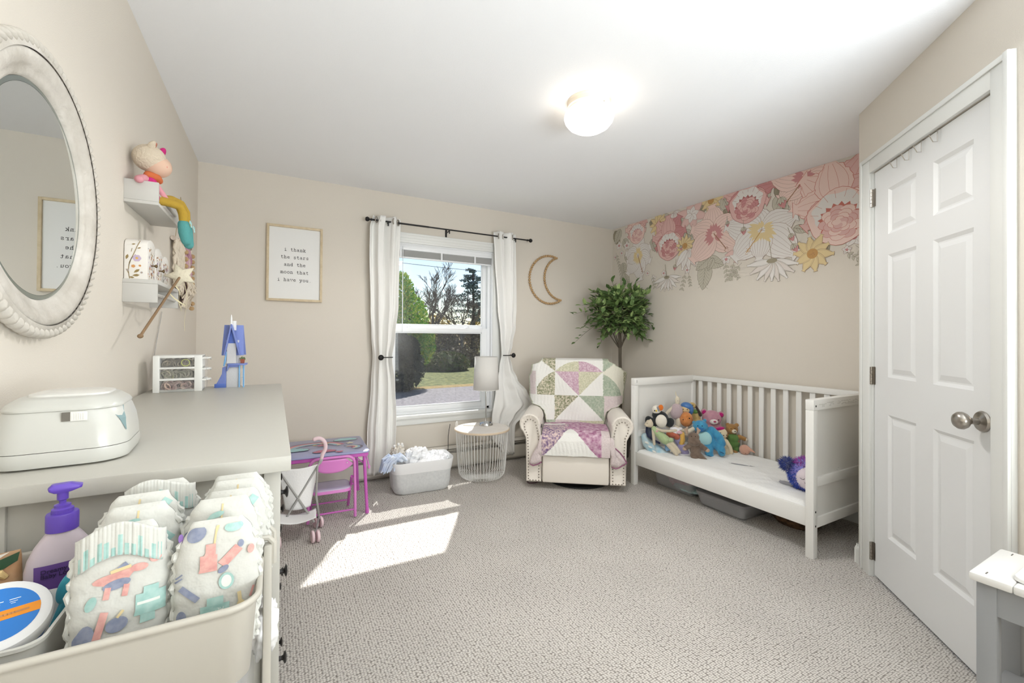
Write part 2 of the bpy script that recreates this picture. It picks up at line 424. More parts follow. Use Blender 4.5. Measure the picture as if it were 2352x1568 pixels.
# baseboard heater under the window
ht = thing('baseboard_heater', 'long white baseboard heater running below the window', 'heater', (1.3, yW, 0))
HW = M('heater_enamel', (222, 217, 208), .4)
L0, L1 = -1.77, 1.75
mb = MB()
mb.bx(L0, L1, -.008, 0, .0, .205); mb.bx(L0, L1, -.045, 0, .196, .205)
mb.bx(L0, L1, -.06, -.055, .03, .145); mb.add([(L0, -.045, .205), (L1, -.045, .205), (L1, -.056, .184), (L0, -.056, .184)], [(0, 1, 2, 3)])
mb.bx(L0, L1, -.06, -.008, .028, .032)
for x in (L0, L1-.004): mb.bx(x, x+.004, -.058, 0, .0, .2)
mb.build('housing', HW, ht, smooth=False)
mb = MB(); mb.box((-.01, -.045, .164), (L1-L0-.03, .03, .004), Euler((radians(-25), 0, 0))); mb.build('damper', HW, ht, smooth=False)
mb = MB(); mb.bx(L0+.01, L1-.01, -.05, -.01, .05, .13); mb.build('fin_element', DARK, ht, smooth=False)

# ---------------------------------------------------------------- outside
GZ = -.6
def _ground(nt, b):
    tc = nt.nodes.new('ShaderNodeTexCoord'); sp = nt.nodes.new('ShaderNodeSeparateXYZ'); nt.links.new(tc.outputs['Object'], sp.inputs[0])
    n = nt.nodes.new('ShaderNodeTexNoise'); n.inputs['Scale'].default_value = 5; n.inputs['Detail'].default_value = 8; nt.links.new(tc.outputs['Object'], n.inputs['Vector'])
    r = nt.nodes.new('ShaderNodeValToRGB'); e = r.color_ramp.elements; e[0].position = .38; e[0].color = rgb(84, 98, 50); e[1].position = .62; e[1].color = rgb(160, 158, 100)
    nt.links.new(n.outputs['Fac'], r.inputs['Fac']); nt.links.new(r.outputs['Color'], b.inputs['Base Color'])
GRASS = M('lawn_grass', (130, 140, 70), .9, custom=_ground)
GRAVEL = M('driveway_gravel', (150, 144, 146), .9, var=(14, (196, 190, 192)), bump=(40, .02))
LEAFLIT = M('leaf_litter', (170, 140, 92), .9, var=(9, (190, 170, 110)))
o = MB(); o.bx(-20, 60, yW+.2, 80, GZ-.2, GZ); struct(o.build('ground', GRASS))
o = MB(); o.add([(-10, 5.5, GZ+.01), (30, 5.5, GZ+.01), (30, 15.6, GZ+.01), (-10, 13.2, GZ+.01)], [(0, 1, 2, 3)]); tag(o.build('driveway', GRAVEL), None, None, kind='structure')
o = MB(); o.add([(-10, 13.2, GZ+.012), (30, 15.6, GZ+.012), (30, 16.3, GZ+.012), (-10, 13.9, GZ+.012)], [(0, 1, 2, 3)]); tag(o.build('verge', LEAFLIT), None, None, kind='structure')

def leafcloud(mb, rnd, c, r, n, s, inner=.55):
    for _ in range(n):
        while True:
            p = Vector((rnd.uniform(-1, 1), rnd.uniform(-1, 1), rnd.uniform(-1, 1)))
            if inner < p.length < 1: break
        q = Vector(c) + Vector((p.x*r[0], p.y*r[1], p.z*r[2]))
        R = Euler((rnd.uniform(-1.2, 1.2), rnd.uniform(-1.2, 1.2), rnd.uniform(0, 6.3))).to_matrix(); k = s*rnd.uniform(.6, 1.4)
        mb.mi = rnd.randrange(2)
        mb.add([q + R @ Vector(v) for v in ((-k, 0, 0), (0, -k*.5, 0), (k, 0, 0), (0, k*.5, .1*k))], [(0, 1, 2, 3)])
BARK = M('tree_bark', (84, 80, 84), .9); BARK2 = M('grey_bark', (116, 108, 108), .9)
def leafy(name, label, x, y, blobs, mats, n, s, seed, trunk=2.0):
    rnd = random.Random(seed); t = thing(name, label, 'tree' if 'tree' in name else 'bush', (x, y, GZ), group=None)
    mb = MB()
    for (cx_, cy_, cz, rx, ry, rz) in blobs: leafcloud(mb, rnd, (cx_, cy_, cz), (rx, ry, rz), n, s)
    mb.build('foliage', mats, t, smooth=False, fixn=False)
    m2 = MB(); m2.tube([(0, 0, 0), (.05, 0, trunk*.5), (0, .05, trunk)], [.12, .09, .05], 7); m2.build('trunk', BARK, t)
    return t
G1 = [M('bright_leaf', (112, 168, 60), .7), M('yellow_leaf', (184, 200, 84), .7)]
G2 = [M('shaded_leaf', (52, 60, 48), .85), M('shaded_olive_leaf', (70, 78, 56), .85)]  # bush foliage painted dark, its shade held in the leaf colours
G3 = [M('dry_twig', (118, 104, 92), .8), M('pale_twig', (150, 138, 110), .8)]
G4 = [M('ochre_leaf', (170, 150, 84), .8), M('tan_leaf', (198, 180, 120), .8)]
G6 = [M('scrub_green', (132, 142, 92), .9), M('scrub_tan', (158, 150, 116), .9)]
G5 = [M('pine_needle', (112, 136, 142), .8), M('pine_needle_dark', (84, 106, 112), .8)]
leafy('evergreen_tree', 'bright green bushy tree at the left of the window view', 4.15, 14.9, [(.15, 0, 1.5, .75, .8, .9), (-.05, 0, 2.3, .7, .7, 1.0), (-.35, .1, 3.2, .5, .5, .85), (-1.2, 0, 2.6, .9, .8, 1.8)], G1, 2600, .06, 3, 3)
leafy('dark_bush', 'bush darkened for shade at the lawn edge below the bright green tree', 3.55, 13.9, [(0, 0, .75, .82, .7, .8), (-.3, 0, 1.5, .6, .6, .6), (.35, .2, 1.3, .35, .4, .5)], G2, 4000, .06, 5, 1)
k = 0
for (x, y, rx, rz, mats, lab) in ((9.5, 29, 2.2, 1.8, G3, 'brown twiggy thicket behind the lawn, left part'), (13.0, 30, 2.4, 1.7, G3, 'brown twiggy thicket behind the lawn, right part'),
                         (10.8, 31.5, 1.6, 2.3, G4, 'yellowish leafy bush rising behind the thicket'), (15.3, 32, 2.2, 2.4, G4, 'tan leafy bush right of the pine tree'), (7.9, 21.5, 1.3, .62, G6, 'low pale green scrub on the lawn nearest the house'), (9.4, 24, 1.5, .75, G3, 'low brown scrub on the lawn before the right thicket'), (7.2, 24.5, 1.2, .7, G6, 'low pale green scrub on the far lawn behind the evergreen'), (8.0, 31, 1.8, 2.6, G3, 'tall brown brush left of the yellowish bush')):
    leafy('hedge_bush', lab, x, y, [(0, 0, rz*.55, rx, 1.2, rz)], mats, 3600, .11, 20+k, rz*.6); k += 1

def branchy(mb, rnd, p, d, L, r, depth):
    q = p + d*L; mid = p + d*L*.5 + Vector((rnd.uniform(-1, 1), rnd.uniform(-1, 1), rnd.uniform(-.5, 1)))*L*.06
    mb.tube([p, mid, q], [max(r, .008), max(r*.85, .008), max(r*.65, .007)], 5, cap=False)
    if depth == 0: return
    for _ in range(3 if depth > 1 else 4):
        a = rnd.uniform(.25, .75); nd = (d + Vector((rnd.uniform(-1, 1), rnd.uniform(-1, 1), rnd.uniform(-.35, .7)))*a).normalized()
        branchy(mb, rnd, p + d*L*rnd.uniform(.45, 1), nd, L*rnd.uniform(.55, .8), r*.55, depth-1)
for i, (x, y, L, lab) in enumerate(((9.4, 28.5, 2.5, 'bare leafless tree between the green tree and the pine'), (11.0, 27, 2.2, 'bare twisted tree in front of the pine tree'), (8.3, 27, 2.4, 'bare leafless tree behind the bright green tree'))):
    rnd = random.Random(40+i); mb = MB(); branchy(mb, rnd, Vector((0, 0, -.1)), Vector((.03, 0, 1)), L, .125, 6)
    o = mb.build('bare_tree', BARK2, fixn=False); o.location = (x, y, GZ); tag(o, lab, 'tree')
rnd = random.Random(9); t = thing('pine_tree', 'tall dark blue-green pine at the right of the window view', 'tree', (12.9, 29.5, GZ))
mb = MB(); mb.tube([(0, 0, 0), (.1, 0, 3), (0, 0, 6.8)], [.18, .13, .04], 8)
nm = MB()
for k in range(42):
    z = lerp(2.6, 6.6, k/41)+rnd.uniform(-.1, .1); a = rnd.uniform(0, 6.3); L = lerp(1.9, .5, (z-2.6)/4.1)*rnd.uniform(.6, 1.1)
    e = Vector((cos(a)*L, sin(a)*L, z+.25*L)); mb.tube([(0, 0, z), e], [.035, .012], 4)
    leafcloud(nm, rnd, Vector((0, 0, z)).lerp(e, .7), (L*.42+.1, L*.42+.1, .13), 90, .08, .1)
mb.build('trunk', BARK, t); nm.build('foliage', G5, t, smooth=False, fixn=False)
for i, (z, z2) in enumerate(((5.35, 5.1), (4.9, 4.6))):
    o = MB().tube([(-5, 22, z+.3), (8, 22, z-.05), (25, 22, z2+.1)], .012, 5).build('power_line', BLACK); tag(o, ('upper' if i == 0 else 'lower') + ' thin overhead cable crossing the sky in the window', 'cable')
# ---------------------------------------------------------------- curtain rod, curtains, holdbacks
RY = yW-.09; RZ = 2.15
rod = thing('curtain_rod', 'thin black curtain rod with ball finials above the window', 'curtain rod', (1.42, yW, RZ))
mb = MB(); mb.tube([(-.73, -.09, 0), (-.25, -.09, 0)], .0075, 12).tube([(-.25, -.09, 0), (.75, -.09, 0)], .0062, 12); mb.build('rod', BLACK, rod)
for s in (-1, 1):
    x0 = -.73 if s < 0 else .75
    mb = MB(); mb.lathe([(0, 0), (.009, 0), (.009, .012), (.006, .014), (.006, .02), (.013, .024), (.019, .034), (.019, .042), (.013, .052), (0, .056)], 20, (x0, -.09, 0), Vector((s, 0, 0)).to_track_quat('Z', 'Y'))
    mb.build('finial', BLACK, rod)
for x in (-.60, -.06, .62):
    mb = MB(); mb.bx(x-.006, x+.006, -.09, 0, -.013, -.007); mb.bx(x-.008, x+.008, -.004, 0, -.05, .02); mb.tube([(x, -.09, -.01), (x, -.09, -.035)], .005, 8)
    mb.tube(arc((x, -.09, 0), .009, pi, 2*pi, 8, (0, 1, 0)), .003, 6); mb.build('bracket', BLACK, rod)

CLOTH = M('white_curtain_cloth', (240, 239, 236), .85, bump=(300, .0005), sheen=.2)
def curtain(label, Lt, Rt, nf, amp, ph, z0, z1, tie=1.02, flare=None, group='curtains'):
    t = thing('curtain', label, 'curtain', ((curve(Lt, 1.5)+curve(Rt, 1.5))/2, RY, 0), group='white curtains at the window')
    cx_ = t.location.x
    def fn(u, v):
        z = lerp(z0, z1, v); a = curve(Lt, z); b = curve(Rt, z); x = lerp(a, b, u); wdt = b-a
        g = exp(-((z-tie)/.13)**2)
        am = amp(z)
        y = am*sin(2*pi*nf*u+ph + .5*sin(z*2.3)) + .35*am*sin(2*pi*(nf*2.3)*u+1.7*ph+z*1.1)
        y += .008*sin(9*z+7*u)*(.3+g)
        if flare: y += flare(u, z)
        x += .3*am*cos(2*pi*nf*u*2+ph)*(1-abs(2*u-1))
        return (x-cx_, y, z)
    mb = MB(); mb.grid(fn, 90, 90)
    o = mb.build('cloth', CLOTH, t, solid=.0022, angle=60)
    return t, cx_, fn
LT = [(.06, .659), (.39, .673), (.8, .700), (1.02, .712), (1.2, .698), (1.45, .687), (1.9, .672), (2.09, .674), (2.2, .70)]
LR = [(.06, .889), (.51, .897), (.8, .885), (1.02, .858), (1.2, .885), (1.46, .912), (1.8, .918), (2.17, .93), (2.2, .925)]
cl, clx, fl = curtain('white curtain panel hanging straight left of the window', LT, LR, 2.4, lambda z: curve([(.06, .022), (1.02, .03), (1.5, .026), (2.1, .034), (2.2, .03)], z), .6, .06, 2.19)
RT_L = [(.06, 1.965), (.12, 1.90), (.24, 1.803), (.43, 1.798), (.7, 1.835), (.9, 1.875), (1.02, 1.896), (1.2, 1.885), (1.5, 1.857), (2.0, 1.825), (2.19, 1.815)]
RT_R = [(.06, 2.046), (.35, 2.04), (.44, 2.12), (.545, 2.245), (.66, 2.16), (.79, 2.06), (.9, 2.01), (1.02, 1.975), (1.12, 2.005), (1.3, 2.045), (1.5, 2.057), (2.0, 2.05), (2.19, 2.046)]
cr_, crx, fr = curtain('white curtain panel cinched back and flaring out right of the window', RT_L, RT_R, 2.1, lambda z: curve([(.06, .014), (.4, .022), (.8, .028), (1.02, .024), (1.3, .026), (2.2, .032)], z), 2.2, .065, 2.195,
                       flare=lambda u, z: -.05*exp(-((z-.55)/.2)**2)*u**2)
def grommet(t, cx_, x, y=0):
    mb = MB(); c = (x-cx_, y, RZ)
    mb.tube(arc(c, .024, 0, 2*pi, 24, (cos(1.0), sin(1.0), 0))[:-1], .0042, 8, loop=True); mb.build('grommet', NICKEL, t)
for x, y in ((.72, -.02), (.765, .0), (.86, -.03), (.90, -.01)): grommet(cl, clx, x, y)
for x, y in ((1.85, -.01), (1.90, 0), (1.99, -.028)): grommet(cr_, crx, x, y)
for (x, s, lab) in ((.76, 1, 'black holdback hook on the left curtain'), (1.995, -1, 'black holdback hook cinching the right curtain')):
    hb = thing('curtain_holdback', lab, 'holdback', (x, yW, 1.022), group=None)
    mb = MB(); mb.lathe([(0, 0), (.022, 0), (.02, .005), (.006, .008), (.005, .012)], 20, (0, 0, 0), Vector((0, -1, 0)).to_track_quat('Z', 'Y')); mb.tube([(0, -.008, 0), (0, -.135, 0)], .005, 8); mb.build('post', BLACK, hb)
    mb = MB(); mb.lathe([(0, 0), (.012, 0), (.02, .006), (.023, .014), (.018, .022), (.008, .027), (0, .028)], 24, (0, -.13, 0), Vector((-s*.0, -1, 0)).to_track_quat('Z', 'Y')); mb.build('knob', BLACK, hb)
    mb = MB(); mb.tube([(0, -.13, 0), (s*.03, -.138, 0), (s*.085, -.135, 0), (s*.10, -.12, 0)], .0042, 8); mb.build('hook_arm', BLACK, hb)

# ---------------------------------------------------------------- framed print
GL = {  # typewriter glyph strokes on a 0..1 cell, x-height .62, ascender .95
 'i': [[(.3, .62), (.52, .62), (.52, 0)], [(.26, 0), (.78, 0)], [(.5, .82), (.54, .86)]],
 't': [[(.42, .86), (.42, .14), (.52, 0), (.68, 0), (.8, .1)], [(.2, .62), (.72, .62)]],
 'h': [[(.12, .93), (.26, .93), (.26, 0)], [(.26, .45), (.4, .6), (.6, .62), (.72, .5), (.72, 0)], [(.12, 0), (.4, 0)], [(.6, 0), (.86, 0)]],
 'a': [[(.22, .54), (.38, .63), (.6, .6), (.68, .48), (.68, .08), (.86, 0)], [(.68, .35), (.4, .36), (.2, .24), (.22, .06), (.42, -.01), (.68, .14)]],
 'n': [[(.12, .62), (.28, .62), (.28, 0)], [(.28, .45), (.42, .6), (.6, .62), (.72, .5), (.72, 0)], [(.12, 0), (.42, 0)], [(.6, 0), (.86, 0)]],
 'k': [[(.12, .93), (.26, .93), (.26, 0)], [(.12, 0), (.4, 0)], [(.26, .22), (.7, .6)], [(.56, .62), (.84, .62)], [(.42, .38), (.76, 0)], [(.6, 0), (.9, 0)]],
 'e': [[(.2, .33), (.8, .33), (.76, .52), (.52, .63), (.3, .56), (.18, .32), (.28, .08), (.52, -.01), (.8, .1)]],
 's': [[(.76, .5), (.74, .6), (.5, .63), (.26, .56), (.28, .4), (.5, .33), (.74, .26), (.76, .08), (.5, -.01), (.26, .04), (.22, .16)]],
 'r': [[(.16, .62), (.34, .62), (.34, 0)], [(.16, 0), (.6, 0)], [(.34, .4), (.52, .58), (.74, .6), (.82, .52)]],
 'd': [[(.56, .93), (.7, .93), (.7, 0), (.86, 0)], [(.7, .45), (.5, .63), (.26, .55), (.16, .3), (.26, .06), (.48, -.01), (.7, .16)]],
 'm': [[(.04, .62), (.14, .62), (.14, 0)], [(.14, .5), (.28, .62), (.44, .56), (.48, .4), (.48, 0)], [(.48, .5), (.62, .62), (.78, .56), (.82, .4), (.82, 0)], [(.04, 0), (.24, 0)], [(.4, 0), (.58, 0)], [(.74, 0), (.94, 0)]],
 'o': [[(.5, .63), (.26, .54), (.16, .31), (.26, .07), (.5, -.01), (.74, .07), (.84, .31), (.74, .54), (.5, .63)]],
 'v': [[(.08, .62), (.34, .62)], [(.2, .62), (.5, 0), (.8, .62)], [(.66, .62), (.92, .62)]],
 'y': [[(.08, .62), (.34, .62)], [(.2, .62), (.5, .06)], [(.8, .62), (.42, -.2), (.2, -.26)], [(.66, .62), (.92, .62)], [(.12, -.26), (.34, -.26)]],
 'u': [[(.12, .62), (.26, .62), (.26, .14), (.4, 0), (.56, .02), (.7, .16)], [(.56, .62), (.7, .62), (.7, 0), (.86, 0)]],
 '.': [[(.46, .03), (.54, .06), (.5, 0)]]}
def ribbon2(mb, pts, w, put):
    """flat stroke of width w; put maps 2-D to 3-D"""
    P = [Vector((p[0], p[1], 0)) for p in pts]; L = []; Rr = []
    for i, p in enumerate(P):
        a = P[max(i-1, 0)]; b = P[min(i+1, len(P)-1)]; t = (b-a); t = t.normalized() if t.length > 0 else Vector((1, 0, 0)); n = Vector((-t.y, t.x, 0))*w/2
        e = Vector((0, 0, 0)); 
        if i == 0: e = -t*w*.3
        if i == len(P)-1: e = t*w*.3
        L.append(p+n+e); Rr.append(p-n+e)
    o = len(mb.v); mb.v += [Vector(put(q.x, q.y)) for q in L] + [Vector(put(q.x, q.y)) for q in Rr]; k = len(P)
    for i in range(k-1): mb.face([o+i, o+i+1, o+k+i+1, o+k+i])
def typed(mb, text, x, z, cw, chh, w, put):
    for i, ch in enumerate(text):
        for st in GL.get(ch, []): ribbon2(mb, [(x+(i+a)*cw, z+b*chh) for a, b in st], w, put)
pic = thing('framed_print', 'framed typewriter print in a pale wood frame left of the window', 'picture', (.133, yW, 1.749))
PW = M('pale_oak', (212, 196, 166), .55, var=(30, (198, 180, 148)))
mb = MB(); hw, hh, b, d = .1925, .289, .017, .028
mb.bx(-hw, -hw+b, -d, 0, -hh, hh).bx(hw-b, hw, -d, 0, -hh, hh).bx(-hw+b, hw-b, -d, 0, hh-b, hh).bx(-hw+b, hw-b, -d, 0, -hh, -hh+b); mb.build('frame', PW, pic, bevel=.001)
MB().bx(-hw+b, hw-b, -.014, -.004, -hh+b, hh-b).build('print', M('print_paper', (232, 232, 230), .6), pic, smooth=False)
mb = MB(); cw = .0222
for ln, z in (('i thank', 1.845), ('the stars', 1.787), ('and the', 1.730), ('moon that', 1.672), ('i have you.', 1.613)):
    typed(mb, ln, -len(ln)*cw/2+.0, z-1.749, cw*.98, .0255, .0031, lambda a, c: (a, -.0146, c))
mb.build('lettering', M('print_ink', (44, 42, 42), .7), pic, smooth=False)

# ---------------------------------------------------------------- beaded wooden moon
BEAD = M('wooden_bead', (196, 166, 124), .6, var=(40, (178, 146, 104)))
mo = thing('moon_wall_hanging', 'crescent moon of strung wooden beads hanging on the window wall', 'wall decoration', (2.43, yW, 1.775))
A_, B_ = Vector((2.575, 0, 2.022)), Vector((2.628, 0, 1.585))
def circ3(a, b, c):
    ax, ay, bx_, by, cx_, cy_ = a[0], a[1], b[0], b[1], c[0], c[1]; d = 2*(ax*(by-cy_)+bx_*(cy_-ay)+cx_*(ay-by))
    ux = ((ax*ax+ay*ay)*(by-cy_)+(bx_*bx_+by*by)*(cy_-ay)+(cx_*cx_+cy_*cy_)*(ay-by))/d
    uy = ((ax*ax+ay*ay)*(cx_-bx_)+(bx_*bx_+by*by)*(ax-cx_)+(cx_*cx_+cy_*cy_)*(bx_-ax))/d
    return ux, uy, sqrt((ux-ax)**2+(uy-ay)**2)
def beads(mid, n):
    ux, uz, r = circ3((A_.x, A_.z), mid, (B_.x, B_.z)); a0 = atan2(A_.z-uz, A_.x-ux); a1 = atan2(B_.z-uz, B_.x-ux)
    if a1 < a0: a1 += 2*pi
    return [Vector((ux+r*cos(lerp(a0, a1, k/n)), -.014, uz+r*sin(lerp(a0, a1, k/n)))) for k in range(n+1)]
outer = beads((2.245, 1.784), 37); inner = beads((2.425, 1.80), 24)
off = Vector((2.43, 0, 1.775))
bd = None
for k, p in enumerate(outer + inner[1:-1]):
    q = p-off; q.y = -.014
    if bd is None:
        bd = MB().ell((0, 0, 0), (.0128, .0128, .0128), nu=14, nv=10).build('bead', BEAD, mo); bd.location = q
    else:
        c = bd.copy(); COL.objects.link(c); c.parent = mo; c.location = q
mb = MB()
for ch in (outer, inner): mb.tube([Vector((p.x-off.x, -.014, p.z-off.z)) for p in ch], .002, 6)
mb.build('wire', BEAD, mo)

# ---------------------------------------------------------------- ceiling light
cl_ = thing('ceiling_light', 'flush mushroom ceiling light, lit, with white glass globe', 'ceiling light', (1.415, 1.757, H))
mb = MB(); mb.lathe([(0, 0), (.112, 0), (.113, -.006), (.108, -.012), (.108, -.026), (.112, -.03), (.112, -.034), (.106, -.038), (.104, -.052), (.1, -.054), (0, -.054)], 48); mb.build('base', M('fixture_enamel', (236, 224, 206), .4), cl_)
mb = MB(); mb.lathe([(.098, -.046), (.112, -.052), (.124, -.066), (.128, -.084), (.122, -.104), (.105, -.126), (.078, -.143), (.045, -.153), (0, -.157)], 48, caps=False)
gm = M('lit_opal_glass', (255, 246, 232), .3, emit=((255, 244, 228), 5)); mb.build('globe', gm, cl_)
for a in (.6, 2.7, 4.8):
    mb = MB(); mb.ell((.106*cos(a), .106*sin(a), -.045), .004); mb.build('thumb_screw', NICKEL, cl_)

lamp('ceiling_light_fill', 'SPOT', (1.415, 1.757, H-.165), (0, 0, -1), 68, (1, .975, .945), spot_size=radians(176), spot_blend=.35, shadow_soft_size=.12)  # extra spot added below the fixture to fill walls and floor

# ---------------------------------------------------------------- basket table and lamp
TB = (1.56, 3.345)
bt = thing('basket_table', 'white wire basket side table with pale wood lid', 'side table', (TB[0], TB[1], 0))
WIRE = M('white_wire', (232, 232, 230), .4)
mb = MB(); n = 52
for k in range(n):
    a = 2*pi*k/n; c, s = cos(a), sin(a)
    mb.tube([(.222*c, .222*s, .405), (.212*c, .212*s, .25), (.2*c, .2*s, .09), (.193*c, .193*s, .045), (.175*c, .175*s, .02), (.14*c, .14*s, .009), (.05*c, .05*s, .004)], .0022, 5)
for r, z in ((.222, .404), (.05, .004)): mb.tube([(r*cos(2*pi*k/64), r*sin(2*pi*k/64), z) for k in range(64)], .003, 6, loop=True)
mb.lathe([(0, .001), (.05, .001), (.05, .006), (0, .006)], 32)
mb.build('wire_basket', WIRE, bt)
mb = MB(); mb.lathe([(0, .405), (.232, .405), (.236, .409), (.236, .418), (.233, .421), (0, .421)], 64); lid = mb.build('table_top', M('pale_plywood', (214, 196, 172), .5), bt)
mb = MB(); mb.lathe([(0, .4212), (.229, .4212), (.229, .4222), (0, .4222)], 64); mb.build('lid_face', M('whitewashed_ply', (232, 226, 218), .45, var=(9, (224, 216, 206))), lid, smooth=False)
for a in (2.45, -.3):
    e = Vector((cos(a), sin(a), 0)); tn = Vector((-sin(a), cos(a), 0)); c = e*.226
    mb = MB(); mb.tube([c - tn*.022 + Vector((0, 0, .38)), c - tn*.02 + Vector((0, 0, .45)), c - tn*.01 + Vector((0, 0, .463)), c + tn*.01 + Vector((0, 0, .463)), c + tn*.02 + Vector((0, 0, .45)), c + tn*.022 + Vector((0, 0, .38))], .0032, 8)
    mb.build('handle', WIRE, bt)

LPX = (1.635, 3.43)
tl = thing('table_lamp', 'chrome table lamp with white drum shade on the basket table', 'lamp', (LPX[0], LPX[1], .4222))
mb = MB(); mb.lathe([(0, 0), (.062, 0), (.064, .004), (.062, .014), (.056, .022), (.03, .028), (.012, .031), (0, .031)], 40); mb.build('base', CHROME, tl)
mb = MB(); mb.lathe([(.006, .03), (.0062, .44), (.004, .45)], 16); mb.build('stem', CHROME, tl)
mb = MB(); mb.lathe([(.112, .31), (.100, .60)], 48, caps=False); shm = M('lamp_shade_fabric', (216, 214, 210), .9, bump=(200, .0005)); sh = mb.build('lamp_shade', shm, tl, solid=.0015)
mb = MB()
for z, r in ((.312, .112), (.598, .100)): mb.tube([(r*cos(2*pi*k/48), r*sin(2*pi*k/48), z) for k in range(48)], .0022, 6, loop=True)
mb.tube([(.1, 0, .585), (-.1, 0, .585)], .002, 6).tube([(0, .1, .585), (0, -.1, .585)], .002, 6); mb.build('shade_ring', shm, sh)
mb = MB(); mb.lathe([(0, .44), (.014, .44), (.014, .49), (.028, .53), (.024, .565), (0, .575)], 16); mb.build('bulb', M('bulb_glass', (235, 233, 228), .3), tl)
mb = MB(); mb.tube([(-.06, .0, .006), (-.11, -.0, .003), (-.15, .03, .003), (-.19, .06, .004)], .0022, 6)
mb.build('power_cord', M('clear_cord', (200, 190, 170), .4), tl)
mb = MB(); mb.ell((.028, -.03, .026), (.008, .008, .004)); mb.build('switch', M('lamp_switch', (52, 56, 72), .4), tl)
# lamp cord down the back of the basket
cord = MB().tube([(1.34, 3.53, .44), (1.335, 3.56, .33), (1.35, 3.6, .2), (1.32, 3.62, .1), (1.345, 3.6, .006)], .0025, 6).build('floor_cable', BLACK); tag(cord, 'thin dark cord hanging down behind the basket table', 'cord')

# ---------------------------------------------------------------- fabric hamper with linen
hm = thing('laundry_hamper', 'grey and white fabric laundry bin on the carpet', 'basket', (1.02, 3.345, 0), radians(-4))
HG = M('hamper_grey_weave', (214, 216, 216), .9, bump=(400, .0008), var=(60, (204, 206, 207))); HWm = M('hamper_white_fabric', (232, 233, 234), .85, bump=(300, .0005))
def hring(z, w, h, r, wob=0, inset=0):
    out = []
    for k, (x, y) in enumerate(rrect(w, h, r, 8)):
        f = 1 + wob*sin(k*1.3+z*30)
        out.append((x*f, y*f, z+ (.006*cos(atan2(y, x)*4) if z > .2 else 0)))
    return out
mb = MB(); mb.rings([hring(.003, .41, .24, .07), hring(.02, .43, .262, .07), hring(.07, .445, .275, .07, .008), hring(.12, .45, .28, .07, .006), hring(.162, .462, .288, .07)], True, True, False); mb.build('body', HG, hm, angle=50)
mb = MB(); mb.rings([hring(.162, .464, .29, .07), hring(.2, .474, .297, .065), hring(.243, .484, .305, .06), hring(.25, .482, .303, .06), hring(.243, .476, .297, .06), hring(.17, .455, .28, .06), hring(.05, .43, .25, .06)], True, False, True); mb.build('white_liner', HWm, hm, angle=50)
rnd = random.Random(3)
def cloth_heap(name, label, mat, c, r, seed, parent=None, amp=.25, f=3.5, cat='cloth', rz=0):
    def fn(u, v):
        a = 2*pi*u; t = lerp(-pi/2, pi/2, v); d = Vector((cos(t)*cos(a), cos(t)*sin(a), sin(t)))
        nn = noise.noise(d*f + Vector((seed, seed*2, 0)))*amp + abs(noise.noise(d*f*2.3 + Vector((0, seed, 3))))*amp*.8
        return Vector((d.x*r[0], d.y*r[1], d.z*r[2]))*(1+nn)
    mb = MB(); mb.grid(fn, 48, 26, loop_u=True); o = mb.build(name, mat, parent, angle=80); o.location = c; o.rotation_euler = (0, 0, rz)
    if label: tag(o, label, cat)
    return o
TW = M('white_towelling', (240, 241, 243), .95, bump=(160, .002))
BLT = M('pale_blue_fluff', (186, 200, 224), .95, bump=(120, .003), var=(14, (226, 232, 240)))
cloth_heap('towel', 'white crumpled towel peaking at the middle of the hamper', TW, (.99, 3.345, .225), (.085, .08, .085), 2, amp=.5)
cloth_heap('towel', 'white folded cloth lying at the right of the hamper', TW, (1.16, 3.35, .2), (.075, .09, .065), 5, amp=.4)
cloth_heap('towel', 'white cloth bundled low along the hamper front', TW, (1.06, 3.26, .19), (.12, .045, .06), 8, amp=.35)
blf = MB(); rnd = random.Random(11)
for k in range(26):
    a = rnd.uniform(-.5, 1.5); x0, y0 = rnd.uniform(-.03, .06), rnd.uniform(-.06, .04)
    pts = [(x0, y0, 0), (x0-.04, y0-.012, .02+rnd.uniform(0, .02)), (x0-.085, y0-.02, rnd.uniform(-.01, .02)), (x0-.1+rnd.uniform(-.02, .01), y0-.03, -.05-rnd.uniform(0, .03))]
    blf.tube(pts, [.011, .011, .01, .005], 7)
o = blf.build('fringed_blanket', BLT); o.location = (.835, 3.3, .255); tag(o, 'pale blue fringed blanket spilling over the hamper left edge', 'blanket')
o = cloth_heap('knit_hat', 'small beige crumpled cloth with round toggles at the back of the hamper', M('beige_knit', (214, 208, 198), .9, bump=(200, .002)), (.86, 3.42, .275), (.05, .05, .05), 9, amp=.4)
mb = MB()
for k, (x, y, z) in enumerate(((-.03, -.02, .06), (.0, -.03, .075), (.03, -.02, .07), (.04, 0, .05))): mb.ell((x, y, z), .011)
mb.build('toggle', M('clear_bead', (222, 220, 216), .2), o)
# ---------------------------------------------------------------- recliner
RC = thing('recliner_armchair', 'off-white rolled-arm recliner with nailhead trim in the corner', 'armchair', (2.066, 2.706, 0), radians(-36.6))
UPH = M('offwhite_upholstery', (232, 225, 215), .8, bump=(500, .0004), sheen=.15)
mb = MB(); mb.lathe([(0, 0), (.27, 0), (.275, .006), (.27, .012), (.05, .02), (.04, .05), (0, .05)], 48, (.03, .32, 0)); mb.build('swivel_base', M('black_base', (24, 24, 26), .5), RC)
def arm_outline(s):
    """front view of an arm, left one for s=-1; list of (x, z)"""
    out = [(.266, .055), (.384, .055)]
    out += [(.384+.008*k/6, lerp(.06, .40, k/6)) for k in range(1, 7)]
    cx_, cz, r = .360, .508, .083
    for k in range(0, 19):
        a = radians(lerp(-48, 200, k/18)); out.append((cx_+r*cos(a), cz+r*sin(a)))
    out += [(.272, .44), (.266, .38), (.265, .2)]
    return [(x*s*-1 if s > 0 else -x, z) for x, z in out] if s < 0 else [(x, z) for x, z in out]
NH = None
